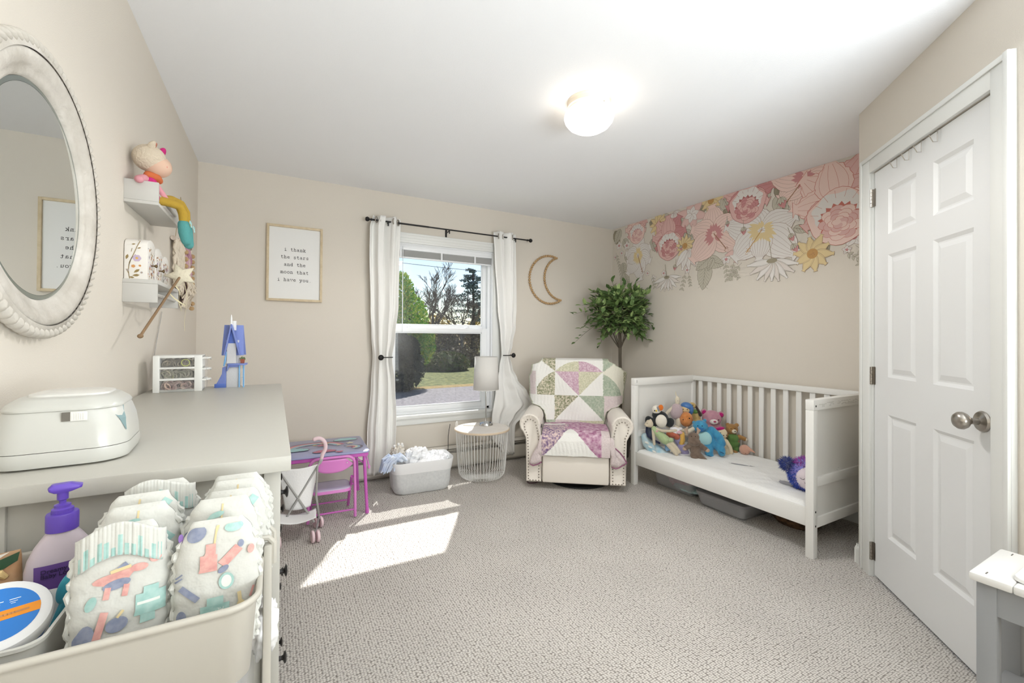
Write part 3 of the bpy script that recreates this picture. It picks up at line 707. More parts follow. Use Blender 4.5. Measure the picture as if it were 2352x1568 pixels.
for s in (-1, 1):
    ol = [(s*x, z) for x, z in [(abs(a), b) for a, b in arm_outline(1)]]
    cxm, czm = s*.33, .32
    def ring(y, e, zd=0):
        out = []
        for x, z in ol:
            d = Vector((cxm-x, (czm if z < .4 else .5)-z)); L = d.length; out.append((x+d.x/L*e, y, z+d.y/L*e - (zd if z > .3 else 0)))
        return out
    mb = MB(); mb.rings([ring(.006, .03), ring(.0, .022), ring(-.004, .012), ring(.002, .003), ring(.014, 0), ring(.3, 0, .004), ring(.6, 0, .012), ring(.70, .002, .02), ring(.72, .02, .03)])
    arm = mb.build('arm', UPH, RC, angle=50)
    # pleats of the scroll
    pl = MB()
    for k in range(7):
        a = radians(lerp(20, 170, k/6)); c = Vector((s*.36, 0, .508)); e = Vector((s*cos(a), 0, sin(a)))
        pl.tube([c+e*.052+Vector((0, -.006, 0)), c+e*.07+Vector((0, -.005, 0)), c+e*.083+Vector((0, .006, 0)), c+e*.0845+Vector((0, .03, 0))], [.0015, .0022, .002, .001], 6)
    pl.build('pleat', UPH, arm)
    # nailheads: down the sides, round the scroll and along the foot
    path = [Vector((s*.285, 0, .07)), Vector((s*.285, 0, .25)), Vector((s*.288, 0, .40)), Vector((s*.300, 0, .47)), Vector((s*.315, 0, .525)), Vector((s*.345, 0, .548)), Vector((s*.378, 0, .545)), Vector((s*.403, 0, .515)), Vector((s*.398, 0, .47)), Vector((s*.375, 0, .42)), Vector((s*.368, 0, .25)), Vector((s*.366, 0, .07)), Vector((s*.285, 0, .07))]
    Ls = [0]
    for a, b in zip(path, path[1:]): Ls.append(Ls[-1]+(b-a).length)
    n = 48
    for k in range(n):
        d = Ls[-1]*k/n; j = max(i for i in range(len(Ls)-1) if Ls[i] <= d); p = path[j].lerp(path[j+1], (d-Ls[j])/(Ls[j+1]-Ls[j]))
        if NH is None:
            NH = MB().ell((0, 0, 0), (.0052, .0032, .0052), nu=8, nv=6).build('nailhead', M('aged_nickel', (150, 142, 132), .35, metal=.9), arm); nh = NH
        else:
            nh = NH.copy(); COL.objects.link(nh); nh.parent = arm
        nh.location = (p.x, -.0045, p.z)
mb = MB(); mb.bx(-.258, .258, -.004, .06, .055, .272); mb.build('footrest_panel', UPH, RC, bevel=.012, seg=3)
mb = MB(); mb.bx(-.262, .262, .02, .6, .06, .30); mb.build('seat_box', UPH, RC, bevel=.01)
def cush(u, v):
    a = 2*pi*u; 
    return None
mb = MB(); mb.bx(-.258, .258, -.008, .56, .276, .425); sc_ = mb.build('seat_cushion', UPH, RC, bevel=.04, seg=4)
def back_y(x, z): return lerp(.47, .60, (z-.40)/.6) - .035*sin(min(max((z-.4)/.6, 0), 1)*pi)*(1-(x/.42)**2)
mb = MB()
def bk(u, v):
    z = lerp(.34, .975, v); x = (u*2-1)*.345
    return (x*(1-.06*max(0, v-.85)/.15), back_y(x, z)+.012, z)
rs = []
for j in range(13):
    v = j/12; z = lerp(.36, .97, v); w = .345 - .05*max(0, (v-.8)/.2)**2; f = .03*(1 - 4*(v-.5)**2)
    rs.append([(w*c[0], back_y(w*c[0], z)+.10+.09*c[1], z) for c in [(cos(a)*(abs(cos(a))**-.5 if abs(cos(a)) > .01 else 1)*.98, sin(a)*(abs(sin(a))**-.5 if abs(sin(a)) > .01 else 1)*.98) for a in [2*pi*k/32+.001 for k in range(32)]]])
mb.rings(rs); mb.build('backrest', UPH, RC, bevel=.0, angle=60)
mb = MB(); mb.bx(.2635, .2665, .1, .13, .44, .475)
mb = MB(); mb.box((-.2725, .11, .478), (.006, .02, .03), Euler((0, radians(12), 0))); mb.build('recline_lever', BLACK, RC, bevel=.002)

# quilts
QW = M('quilt_white', (234, 233, 228), .95, bump=(90, .0035), sheen=.2)
QC = M('quilt_cream', (226, 223, 208), .95, bump=(90, .0035))
QG = M('quilt_green_floral', (118, 126, 92), .95, var=(70, (226, 216, 196)), bump=(90, .003))
QY = M('quilt_cream_floral', (188, 188, 158), .95, var=(95, (222, 218, 196)), bump=(90, .003))
QS = M('quilt_sage', (154, 168, 148), .95, var=(60, (188, 194, 176)), bump=(90, .003))
QP = M('quilt_pink_floral', (186, 148, 166), .95, var=(75, (222, 202, 210)), bump=(90, .003))
QL = M('quilt_lilac', (206, 192, 192), .95, var=(120, (220, 208, 206)), bump=(90, .003))
QU = M('quilt_purple_floral', (116, 92, 134), .95, var=(62, (232, 210, 202)), bump=(90, .003))
QM = M('quilt_mauve', (158, 100, 134), .95, var=(34, (214, 186, 200)), bump=(90, .003))
QB = M('quilt_mauve_binding', (148, 96, 124), .9)
QGB = M('quilt_green_binding', (168, 176, 152), .9, var=(90, (214, 212, 196)))
def back_pat(x, z):
    cx_, cy = (x-.031)/.00082+700, 495-(z-.68)/.00084
    r = sqrt((cx_-700)**2+(cy-495)**2)
    if cy > 750: return 4 if cx_ < 452 else (6 if cx_ < 716 else 3)
    if cy > 495:
        if cx_ < 443: return 0
        if cx_ < 700: return 2 if (cy-495) < (700-cx_) else 0
        if cx_ < 970: return 4 if (cy-495) < (cx_-700)*.97 else 0
        return 6
    if cy > 250:
        if cx_ < 232: return 6
        if cx_ < 443: return 2 if sqrt((cx_-540)**2+(cy-560)**2) < 325 and cx_ > 245 else 0
        if cx_ < 700: return 5 if (495-cy) > (700-cx_)*.95 else 0
        if cx_ < 962: return 3 if (495-cy) > (cx_-700)*.95 else 0
        if cx_ > 1190: return 2
        return 4 if sqrt((cx_-850)**2+(cy-560)**2) < 312 else 1
    if cx_ < 443: return (2 if cx_ > 300 else 0) if (443-cx_)*.72 < (250-cy)+.0 else 0
    if cx_ < 700: return 3 if r < 355 else 0
    if cx_ < 962: return 5 if r < 355 else 0
    return 4 if (cx_-962)*.72 < (250-cy) else 1
def quiltwave(x, z): return .0022*sin(x*210+3*sin(z*17)) * (.6+.4*sin(z*43))
qb = thing('patchwork_quilt', 'green and white patchwork quilt draped over the recliner back', 'quilt', (2.066, 2.706, 0), radians(-36.6))
QXL = [(.405, -.235), (.425, -.25), (.5, -.262), (.54, -.275), (.575, -.31), (.60, -.385), (.66, -.412), (.75, -.415), (.83, -.424), (.88, -.40), (.94, -.395), (.965, -.33), (.985, -.31)]
QXR = [(.405, .23), (.43, .248), (.5, .26), (.54, .275), (.57, .31), (.595, .38), (.62, .425), (.68, .43), (.75, .445), (.83, .47), (.87, .478), (.91, .42), (.95, .36), (.985, .30)]
mb = MB(); NU, NV = 150, 150
def qback(u, v):
    s = v*1.22                      # path up the front and down behind
    z = lerp(.407, .985, min(s, 1)); a = curve(QXL, z); b = curve(QXR, z); x = lerp(a, b, u)
    y = back_y(min(max(x, -.36), .36), z) - .010 - .012
    ex = max(0, abs(x)-.33); y += ex*ex*9*(1 if z > .6 else .2)
    if z < .62: y -= .03*((.62-z)/.2)**1.2*(.4+.6*abs(x)/.26) 
    y += .006*sin(x*19+z*7) + .010*noise.noise(Vector((x*7, z*7, 2))) + quiltwave(x, z)
    if s > 1:
        k = s-1; y += .17*min(k/.12, 1) ; z += .012*sin(min(k/.12, 1)*pi) - max(0, k-.12)*1.5
    return (x, y, z)
mb.grid(qback, NU, NV)
fi = 0
for j in range(NV):
    for i in range(NU):
        x, y, z = qback((i+.5)/NU, (j+.5)/NV); e = min(i, NU-1-i, j)
        mb.m[fi] = 7 if (e < 2) else back_pat(x, z if (j+.5)/NV*1.22 < 1 else .985); fi += 1
qb_ = mb.build('quilt_cloth', [QW, QC, QG, QY, QS, QP, QL, QGB], qb, angle=80, solid=.012)

qs = thing('seat_quilt', 'purple and white patchwork quilt covering the recliner seat', 'quilt', (2.066, 2.706, 0), radians(-36.6))
PF = [(.0, .272), (.12, .33), (.22, .385), (.30, .425), (.38, .444), (.5, .448), (.7, .446), (.85, .436), (1.0, .428)]
PY = [(.0, -.026), (.12, -.028), (.22, -.024), (.30, -.004), (.38, .05), (.5, .14), (.7, .28), (.85, .38), (1.0, .455)]
def qseat(u, v):
    x = (u*2-1)*.262; z = curve(PF, v) if False else None
    import bisect
    for (a, za), (b, zb) in zip(PF, PF[1:]):
        if v <= b: z = lerp(za, zb, (v-a)/(b-a)); break
    for (a, ya), (b, yb) in zip(PY, PY[1:]):
        if v <= b: y = lerp(ya, yb, (v-a)/(b-a)); break
    z += .006*noise.noise(Vector((x*9, y*9, 5))) + (.010*(1-(x/.26)**2) if v > .3 else 0)
    y += quiltwave(x, z)*.8
    if v < .3: y += .004*sin(x*30)
    return (x, y - .004, z+.006)
def seat_pat(x, v, z):
    cx_ = x/.00077+670; 
    if v < .42:
        cy = lerp(1172, 925, v/.42)
        if abs(cx_-622) < (cy-922)*1.08: return 0
        if cx_ < 622: return 2
        if cx_ < 925: return 3
        return 4
    if v < .5: return 2 if cx_ < 560 else 3
    if v < .66: return 2 if cx_ < 600 else 3
    if v < .74: return 0 if cx_ < 560 else 3
    return 3 if v < .9 else 2
mb = MB(); NU, NV = 120, 130; mb.grid(qseat, NU, NV); fi = 0
for j in range(NV):
    for i in range(NU):
        x, y, z = qseat((i+.5)/NU, (j+.5)/NV); mb.m[fi] = seat_pat(x, (j+.5)/NV, z); fi += 1
mb.build('quilt_cloth', [QW, QC, QU, QM, QL, QB], qs, angle=80, solid=.012)
def flap(pts, seed, name='hanging_corner'):
    """soft folded corner of cloth, outline given as (x, z) in front of the arm"""
    mb = MB(); n = len(pts); cx_ = sum(p[0] for p in pts)/n; cz = sum(p[1] for p in pts)/n
    rs = []
    for k, (d, s) in enumerate(((-.012, 1.0), (-.026, .93), (-.034, .7), (-.036, .35), (-.032, .05))):
        rs.append([(cx_+(x-cx_)*s, d+.004*sin(x*60+z*30+k+seed), cz+(z-cz)*s) for x, z in pts])
    mb.rings(rs, True, True, True); o = mb.build(name, QL if seed else QC, qs, angle=80)
    return o
fl1 = [(-.262, .43), (-.245, .40), (-.235, .34), (-.237, .27), (-.262, .262), (-.262, .225), (-.29, .205), (-.33, .192), (-.352, .196), (-.36, .212), (-.345, .26), (-.32, .31), (-.298, .345), (-.285, .39), (-.275, .43)]
flap(fl1, 1)
fl2 = [(.265, .43), (.29, .42), (.295, .39), (.30, .352), (.33, .325), (.36, .29), (.384, .25), (.386, .236), (.36, .225), (.33, .206), (.305, .198), (.275, .208), (.265, .225), (.268, .29), (.258, .30), (.25, .36)]
flap(fl2, 2)
mb = MB(); mb.tube([(x, -.026, z) for x, z in ((-.355, .204), (-.33, .190), (-.29, .203), (-.262, .222))], .0045, 8); mb.build('binding', QB, qs)
mb = MB(); mb.tube([(x, -.026, z) for x, z in ((.30, .352), (.335, .322), (.362, .288), (.388, .243), (.36, .224), (.33, .204), (.305, .196), (.275, .206))], .0045, 8); mb.build('binding', QB, qs)

c = MB().tube([(1.97, 3.10, .005), (1.90, 3.08, .005), (1.84, 3.06, .006), (1.83, 3.02, .006), (1.87, 3.0, .005), (1.95, 3.02, .005)], .004, 6).build('floor_cable', M('brown_cord', (92, 62, 70), .5)); tag(c, 'looped dark cord on the carpet beside the recliner', 'cord')

# ---------------------------------------------------------------- potted tree in the corner
TR = thing('potted_tree', 'artificial leafy ball tree in the corner behind the recliner', 'plant', (3.075, 3.30, 0))
TKM = M('grey_trunk', (98, 90, 78), .85, bump=(60, .002))
mb = MB(); mb.lathe([(0, 0), (.09, 0), (.12, .2), (.125, .21), (.115, .21), (.105, .17), (0, .17)], 32); mb.build('pot', M('pot_grey', (110, 104, 98), .6), TR)
mb = MB(); mb.tube([(0, 0, .15), (.01, 0, .6), (0, .0, 1.0), (.0, 0, 1.14), (.0, .01, 1.3), (.02, 0, 1.5)], [.019, .017, .016, .018, .013, .006], 10)
for a, b in ((2.7, 1.3), (.2, 1.28), (1.5, 1.32), (4.4, 1.3), (3.6, 1.26)):
    mb.tube([(0, 0, 1.08), (cos(a)*.06, sin(a)*.06, 1.16), (cos(a)*.16, sin(a)*.16, b)], [.008, .006, .004], 6)
mb.build('trunk', TKM, TR)
LF1 = M('leaf_green', (112, 140, 84), .5, var=(7, (78, 104, 60))); LF2 = M('leaf_light_green', (158, 180, 118), .5, var=(9, (118, 146, 84)))
rnd = random.Random(21); mb = MB(); tw = MB()
def leaf(p, d, L):
    d = d.normalized(); sd = d.cross(Vector((rnd.uniform(-.4, .4), rnd.uniform(-.4, .4), 1))).normalized(); n = sd.cross(d); w = L*.29
    k = rnd.uniform(-.25, .1)
    P = [p, p+d*L*.3+sd*w*.85+n*w*.25, p+d*L*.62+sd*w*.8+n*(w*.25+k*L*.2), p+d*L+n*k*L*.5, p+d*L*.62-sd*w*.8+n*(w*.25+k*L*.2), p+d*L*.3-sd*w*.85+n*w*.25, p+d*L*.45+n*k*L*.1]
    for q in P:
        wq = TR.location + q
        if wq.x > xR-.012: q.x -= wq.x-(xR-.012)
        if wq.y > yW-.012: q.y -= wq.y-(yW-.012)
    mb.mi = 0 if rnd.random() < .62 else 1
    mb.add(P, [(0, 1, 6), (1, 2, 6), (2, 3, 6), (3, 4, 6), (4, 5, 6), (5, 0, 6)])
def twig(p, d, L, nl, r=.0022):
    pts = [p + d*L*t + Vector((0, 0, -.25*L*t*t)) for t in (0, .25, .5, .75, 1)]
    for q in pts:
        wq = TR.location + q
        if wq.x > xR-.03: q.x -= wq.x-(xR-.03)
        if wq.y > yW-.03: q.y -= wq.y-(yW-.03)
    tw.tube(pts, [r, r, r*.8, r*.6, r*.4], 4)
    for k in range(nl):
        t = (k+1)/nl; i = min(int(t*4), 3); q = pts[i].lerp(pts[i+1], t*4-i); sdir = Vector((rnd.uniform(-1, 1), rnd.uniform(-1, 1), rnd.uniform(-.5, .8)))
        leaf(q, d*.7+sdir*.8, rnd.uniform(.05, .085))
C0 = Vector((0, 0, 1.46))
for k in range(330):
    a = rnd.uniform(0, 2*pi); e = rnd.uniform(-.95, 1.1); R_ = rnd.uniform(.05, .21)
    d = Vector((cos(a)*cos(e), sin(a)*cos(e), sin(e))); p = C0 + Vector((d.x*R_, d.y*R_, d.z*R_*1.0)); L = rnd.uniform(.07, .15)*(1 if e > -.4 else .7)
    twig(p, d, L, rnd.randrange(5, 8))
RR = Vector((cos(-.5), sin(-.5), 0))   # sideways in the corner
for (dx, dz, L) in ((-1, .15, .40), (-1, -.45, .42), (-.8, .3, .34), (.95, .45, .27), (.8, .85, .36), (-.25, 1.1, .33), (.1, 1.1, .3), (.9, -.15, .33), (-.75, .75, .33), (.45, 1.1, .34), (-.9, -.2, .33), (.6, -.5, .26), (-.5, -.65, .27)):
    d = (RR*dx + Vector((0, 0, dz))).normalized(); twig(C0 + d*.08, d, L, 10, .003)
mb.build('foliage', [LF1, LF2], TR, smooth=False, fixn=False); tw.build('twigs', TKM, TR)
# ---------------------------------------------------------------- toddler bed
BED = thing('toddler_bed', 'white wooden toddler bed with slatted back along the mural wall', 'bed', (2.95, 1.95, 0))
BO = Vector((2.95, 1.95, 0))
BW = M('bed_white_lacquer', (232, 231, 227), .35)
X0, X1, Y0, Y1, TZ = 2.578, 3.325, 1.262, 2.635, .867
def lb(mb, x0, x1, y0, y1, z0, z1): return mb.bx(x0-BO.x, x1-BO.x, y0-BO.y, y1-BO.y, z0, z1)
for y0, sgn in ((Y0, 1), (Y1-.042, -1)):
    for x in (X0, X1-.042):
        mb = MB(); lb(mb, x, x+.042, y0, y0+.042, 0, TZ-.058); mb.build('post', BW, BED, bevel=.0025)
    mb = MB(); lb(mb, X0, X1, y0-.001, y0+.043, TZ-.058, TZ); tr_ = mb.build('end_rail', BW, BED, bevel=.003)
    mb = MB(); lb(mb, X0+.042, X1-.042, y0+.006, y0+.036, .16, .215); lb(mb, X0+.042, X1-.042, y0+.006, y0+.036, .385, .437); mb.build('cross_rail', BW, BED, bevel=.002)
    mb = MB(); lb(mb, X0+.038, X1-.038, y0+.017, y0+.025, .2, TZ-.055); mb.build('end_panel', BW, BED, smooth=False)
    if sgn == 1:
        pr_ = MB(); rnd = random.Random(5)
        for ln in range(4):
            x = X0+.055+ (0 if ln < 2 else .03)
            while x < X1-.1:
                w = rnd.uniform(.008, .03); 
                if rnd.random() < .72 and abs(x-2.8) > .02: lb(pr_, x, x+w, y0-.0016, y0-.0011, TZ-.022-ln*.006, TZ-.0205-ln*.006)
                x += w+.004
        pr_.build('warning_print', M('fine_print', (170, 166, 160), .6), tr_, smooth=False)
    mb = MB()
    for x, z in ((X0+.022, TZ-.034), (X0+.02, .255), (X0+.02, .178)):
        if sgn == 1: mb.ell((x-BO.x, y0-.0015-BO.y, z), (.005, .001, .006))
    if sgn == 1: mb.build('bolt_hole', DARK, BED)
    else:
        mb = MB()
        for z in (TZ-.02, TZ-.03): mb.ell((X0+.022-BO.x, y0+.02-BO.y-.022, z), (.003, .002, .003))
        mb.build('bolt_hole', DARK, BED)
mb = MB(); lb(mb, X0+.010, X0+.034, Y0+.042, Y1-.042, .165, .268); mb.build('front_rail', BW, BED, bevel=.003)
mb = MB(); lb(mb, X1-.04, X1-.002, Y0+.042, Y1-.042, TZ-.042, TZ-.002); mb.build('back_top_rail', BW, BED, bevel=.003)
mb = MB(); lb(mb, X1-.035, X1-.008, Y0+.042, Y1-.042, .16, .215); mb.build('back_bottom_rail', BW, BED, bevel=.002)
sl0 = None
for k in range(14):
    y = 2.528-.0905*k
    if sl0 is None:
        mb = MB(); lb(mb, X1-.028, X1-.014, y-.018, y+.018, .2, TZ-.035); sl0 = mb.build('slat', BW, BED, bevel=.002)
    else:
        c = sl0.copy(); COL.objects.link(c); c.parent = BED; c.location = (0, -.0905*k, 0)
mb = MB(); lb(mb, X0+.04, X1-.04, Y0+.05, Y1-.05, .165, .18); mb.build('bed_base', BW, BED, smooth=False)

SHEET = M('white_quilted_sheet', (236, 236, 234), .95, bump=(70, .004), sheen=.2)
def mat_top(x, y):
    e = min((x-2.60)/.03, (3.285-x)/.03, (y-1.31)/.03, (2.585-y)/.03, 1); e = max(e, 0)
    return .262 + .03*sqrt(max(0, 1-(1-e)**2)) + .006*noise.noise(Vector((x*5, y*5, 1))) + .005*noise.noise(Vector((x*14, y*14, 4)))
mt = thing('mattress', 'white mattress in a quilted feather-print sheet on the toddler bed', 'mattress', (2.95, 1.95, 0))
mb = MB()
def mring(e, z): return [(x-BO.x, y-BO.y, z) for x, y in rrect(.685-2*e, 1.275-2*e, .05, 6, 2.9425, 1.9475)]
mb.rings([mring(.01, .181), mring(0, .20), mring(0, .25), mring(.008, .272)], True, True, True); mb.build('mattress_core', SHEET, mt)
mb = MB(); mb.grid(lambda u, v: (lerp(2.598, 3.287, u)-BO.x, lerp(1.308, 2.587, v)-BO.y, mat_top(lerp(2.598, 3.287, u), lerp(1.308, 2.587, v))), 70, 120)
sht = mb.build('fitted_sheet', SHEET, mt, angle=80)
FE = M('grey_feather_print', (158, 158, 164), .95)
def feather(a, b, w):
    a = Vector(a); b = Vector(b); d = b-a; n = Vector((-d.y, d.x)).normalized()*w; mb = MB()
    def fn(u, v):
        p = a + d*u; s = (sin(pi*min(u*1.25, 1))**.7 if u < .8 else 1-(u-.8)/.2*.85)*(v*2-1) if u > .12 else (v*2-1)*.1
        q = p + n*s; return (q.x-BO.x, q.y-BO.y, mat_top(q.x, q.y)+.0022)
    mb.grid(fn, 24, 4); mb.build('feather_print', FE, sht, angle=80, fixn=False)
feather((2.90, 1.985), (2.985, 1.84), .011); feather((2.86, 1.60), (2.80, 1.46), .035); feather((3.1, 1.75), (3.2, 1.66), .012)

# ---------------------------------------------------------------- under the bed
CLP = M('clear_plastic', (205, 205, 208), .15, alpha=.35)
def tub(name, label, x0, x1, y0, y1, h, rz=0, lid=True):
    cx_, cy = (x0+x1)/2, (y0+y1)/2; t = thing(name, label, 'storage box', (cx_, cy, 0), rz); w, d = x1-x0, y1-y0
    mb = MB(); mb.rings([[(x, y, z) for x, y in rrect(w*f, d*f, .03, 5)] for f, z in ((.86, .0), (.88, .004), (.97, h-.012), (.99, h-.01), (.99, h), (.96, h), (.86, .01))], True, True, True); mb.build('tub', CLP, t)
    if lid:
        mb = MB(); mb.rings([[(x, y, z) for x, y in rrect(w*f, d*f, .03, 5)] for f, z in ((1, h), (1.01, h+.003), (1.01, h+.012), (.98, h+.014), (.95, h+.009), (0.9, h+.009))], True, True, True); mb.build('lid', M('smoky_plastic_lid', (176, 174, 176), .2, alpha=.6), t)
        for sy in (-1, 1):
            mb = MB(); mb.bx(-.03, .03, sy*d*.5-.008, sy*d*.5+.008, h-.01, h+.018); mb.build('latch', M('clear_latch', (214, 214, 216), .2), t, bevel=.004)
    return t
tub('storage_box', 'clear lidded storage box pushed under the bed middle', 2.68, 3.10, 1.72, 2.10, .09)
tub('storage_box', 'clear open storage box of clothes under the bed left end', 2.74, 3.10, 2.17, 2.56, .14, lid=False)
cloth_heap('folded_clothes', 'pink patterned clothes heaped in the clear box under the bed', M('pink_pattern', (206, 130, 150), .9, var=(26, (226, 190, 200))), (2.92, 2.36, .075), (.13, .15, .06), 4, amp=.25, cat='clothes')
cloth_heap('folded_clothes', 'pale teal cloth low at the front of the clear box under the bed', M('teal_pattern', (170, 196, 196), .9), (2.85, 2.27, .035), (.09, .13, .028), 7, amp=.2, cat='clothes')
mb = MB()
bk_ = thing('bark_log', 'rough brown bark basket lying under the bed right end', 'basket', (2.97, 1.56, .0))
mb.lathe([(0, .0), (.10, 0), (.13, .03), (.14, .07), (.13, .085), (.11, .06), (0, .02)], 40, sx=.8, sy=1.1)
mb.build('bark_bowl', M('rough_bark', (112, 84, 58), .9, var=(40, (62, 46, 34)), bump=(70, .008)), bk_)

# ---------------------------------------------------------------- plush toys
U = .000445
def face_rot(x, y): return atan2(y, x)-pi/2
def toy(name, label, cat, p, sc=1.0, group='plush toys heaped in the toddler bed'):
    t = thing(name, label, cat, p, face_rot(p[0], p[1]), group); t.scale = (sc, sc, sc); return t
def blob(t, name, mat, items, vox=.0035):
    """items: ('e', x, z, y, rx, rz, ry[, roll]) or ('l', [(x, z, y, r), ...]) in units of U; x right, z up, y away"""
    mb = MB()
    for it in items:
        if it[0] == 'e':
            x, z, y, rx, rz, ry = [a*U for a in it[1:7]]; roll = radians(it[7]) if len(it) > 7 else 0
            mb.ell((x, y, z), (rx, ry, rz), Euler((0, roll, 0)), 20, 14)
        else:
            P = [Vector((a*U, c*U, b*U)) for a, b, c, r in it[1]]; Rr = [r*U for a, b, c, r in it[1]]
            n = 5; pts, rr = [], []
            for i in range(len(P)-1):
                for k in range(n): pts.append(P[i].lerp(P[i+1], k/n)); rr.append(lerp(Rr[i], Rr[i+1], k/n))
            pts.append(P[-1]); rr.append(Rr[-1])
            mb.tube(pts, rr, 12)
            mb.ell(P[0], Rr[0]*.98, nu=12, nv=8); mb.ell(P[-1], Rr[-1]*.98, nu=12, nv=8)
    return mb.build(name, mat, t, remesh=vox if vox else 0, angle=180)
def plushm(name, c, c2=None, b=(220, .0025)): return M(name, c, .95, var=(30, c2) if c2 else None, bump=b, sheen=.3)
def eye(t, x, z, y, r=9, m=None): return MB().ell((x*U, y*U, z*U), (r*U, r*U*.5, r*U)).build('eye', m or M('toy_eye', (24, 22, 24), .25), t)

# cloud bolster
t = thing('bolster_pillow', 'light blue cloud-print roll pillow at the bed left end', 'pillow', (2.74, 2.46, .285), face_rot(2.74, 2.46))
CB = M('cloud_blue', (152, 192, 210), .9, var=(16, (206, 218, 218)), bump=(40, .003))
blob(t, 'cushion', CB, [('l', [(-280, 230, 30, 75), (-240, 130, 10, 100), (-100, 20, -20, 112), (90, -70, -60, 100), (250, -150, -90, 62)])], .006)
mb = MB(); rnd = random.Random(4)
for (x, z) in ((-190, 80), (-120, 10), (-20, -20), (60, -70), (150, -110), (-250, 150)):
    mb.ell((x*U*1.0, (-20-.25*(x+200)-96)*U+.000, (z+10)*U), (38*U, 8*U, 16*U), Euler((0, radians(20), 0)))
mb.build('cloud_print', M('cloud_white', (226, 226, 220), .9), t)
# puffin
WHT, BLK = plushm('plush_white', (226, 220, 208)), plushm('plush_black', (34, 38, 40))
t = toy('puffin_plush', 'black and white puffin plush with orange beak against the bed end', 'plush toy', (2.725, 2.455, 0.531), 0.93)
blob(t, 'body', BLK, [('e', 0, 30, 30, 150, 160, 110), ('e', -190, -60, 20, 90, 150, 60, -25), ('e', 170, -20, 20, 78, 95, 60, 20), ('e', -70, 110, 20, 95, 80, 80)])
blob(t, 'belly', WHT, [('e', 10, 10, -60, 108, 128, 55)])
hd = blob(t, 'head', WHT, [('e', -80, 210, 10, 85, 90, 75)])
blob(t, 'beak', plushm('plush_orange_beak', (212, 112, 36)), [('e', 0, 262, -20, 50, 62, 35, 10)])
blob(t, 'beak_band', plushm('plush_grey', (140, 138, 140)), [('e', -48, 235, -28, 30, 58, 40, -20)])
blob(t, 'cheek_patch', plushm('plush_yellow', (224, 196, 84)), [('e', -80, 205, -60, 20, 26, 16)]); eye(t, -112, 205, -62, 12)
# tall rabbit in lilac romper
BEI = plushm('plush_beige', (214, 204, 184)); LIL = plushm('plush_lilac_romper', (184, 166, 170), b=(60, .004))
t = toy('rabbit_plush', 'long-eared cream rabbit plush in a lilac romper at the back', 'plush toy', (2.895, 2.456, 0.595), 0.925)
blob(t, 'body', BEI, [('e', 40, 215, 10, 48, 90, 45), ('l', [(30, 280, 10, 16), (10, 340, 10, 14), (5, 400, 10, 8)]), ('l', [(80, 250, 10, 8), (140, 280, 10, 5)]), ('l', [(-30, 80, 0, 40), (-130, -10, -20, 36), (-180, -90, -30, 28)]), ('l', [(60, -160, 0, 50), (60, -260, 0, 50)])])
blob(t, 'romper', LIL, [('e', 20, 0, 0, 120, 160, 80, 10), ('e', 10, 80, 0, 75, 80, 60)]); eye(t, 45, 220, -38, 5); eye(t, 70, 160, -36, 5)
# capped doll
t = toy('doll', 'soft doll with a shiny blue cap sitting behind the orange ball plush', 'plush toy', (3.0, 2.43, 0.612), 0.94)
blob(t, 'head', plushm('doll_skin', (222, 196, 150)), [('e', -20, 0, -10, 92, 90, 75), ('e', 0, -190, 10, 90, 120, 60)])
blob(t, 'cap', M('blue_satin', (74, 118, 176), .35), [('e', 5, 50, 12, 118, 80, 95, 10), ('e', 80, -10, 20, 52, 100, 80)])
for x in (-62, 10): MB().ell((x*U, -78*U, 0), (10*U, 6*U, 11*U)).build('eye', M('doll_eye', (60, 52, 48), .3), t)
# tan dog
t = toy('dog_plush', 'tan puppy plush with long dark ears and a green vest at the back slats', 'plush toy', (3.11, 2.445, 0.602), 0.94)
TAN = plushm('plush_tan', (196, 168, 110))
blob(t, 'body', TAN, [('e', -35, 60, 0, 75, 70, 70), ('e', -80, 30, -40, 50, 40, 45), ('e', 30, -170, 20, 95, 150, 80, -8), ('e', 60, -260, -30, 110, 70, 70)])
blob(t, 'vest', plushm('plush_green', (104, 140, 70)), [('e', 20, -55, 0, 68, 50, 62)])
blob(t, 'ear', plushm('plush_dark_brown', (62, 48, 42)), [('l', [(30, 60, -10, 22), (80, -20, -30, 26), (120, -110, -40, 34)])]); 
eye(t, -62, 78, -66, 8); eye(t, -20, 82, -66, 8); MB().ell((-108*U, -80*U, 38*U), (18*U, 12*U, 14*U)).build('nose', M('toy_eye'), t)
# orange ball
t = toy('orange_plush', 'round plain orange plush ball with stitched eyes on the heap', 'plush toy', (2.95, 2.393, 0.536), 0.955)
blob(t, 'body', plushm('plush_orange', (208, 138, 82), (190, 116, 58)), [('e', 0, 0, 0, 125, 142, 110)])
eye(t, -50, 10, -96, 13); eye(t, 55, 40, -92, 13)
# floppy beige toy lying below it
t = toy('lamb_plush', 'floppy beige lamb plush draped under the orange ball plush', 'plush toy', (2.885, 2.35, 0.461), 0.96)
blob(t, 'body', BEI, [('l', [(-180, 60, 0, 28), (-60, 0, -30, 40), (60, -10, -40, 45), (140, 50, -30, 36)]), ('e', 20, -60, 30, 130, 70, 80), ('l', [(-320, 60, -60, 22), (-160, 0, -80, 26), (-10, 20, -70, 24)])])
# small purple dressed toy and rust cloth filling the heap
t = toy('rust_plush', 'small rust and pink striped plush tucked in the middle of the heap', 'plush toy', (2.784, 2.38, 0.432), 0.96)
blob(t, 'body', plushm('plush_rust', (172, 92, 56), (196, 110, 92)), [('e', -20, 0, 20, 110, 70, 70), ('e', 60, -40, 20, 60, 60, 60)])
blob(t, 'scarf', plushm('plush_pink_stripe', (204, 150, 164), (226, 200, 204)), [('e', 90, 50, 10, 75, 36, 50, 10)])
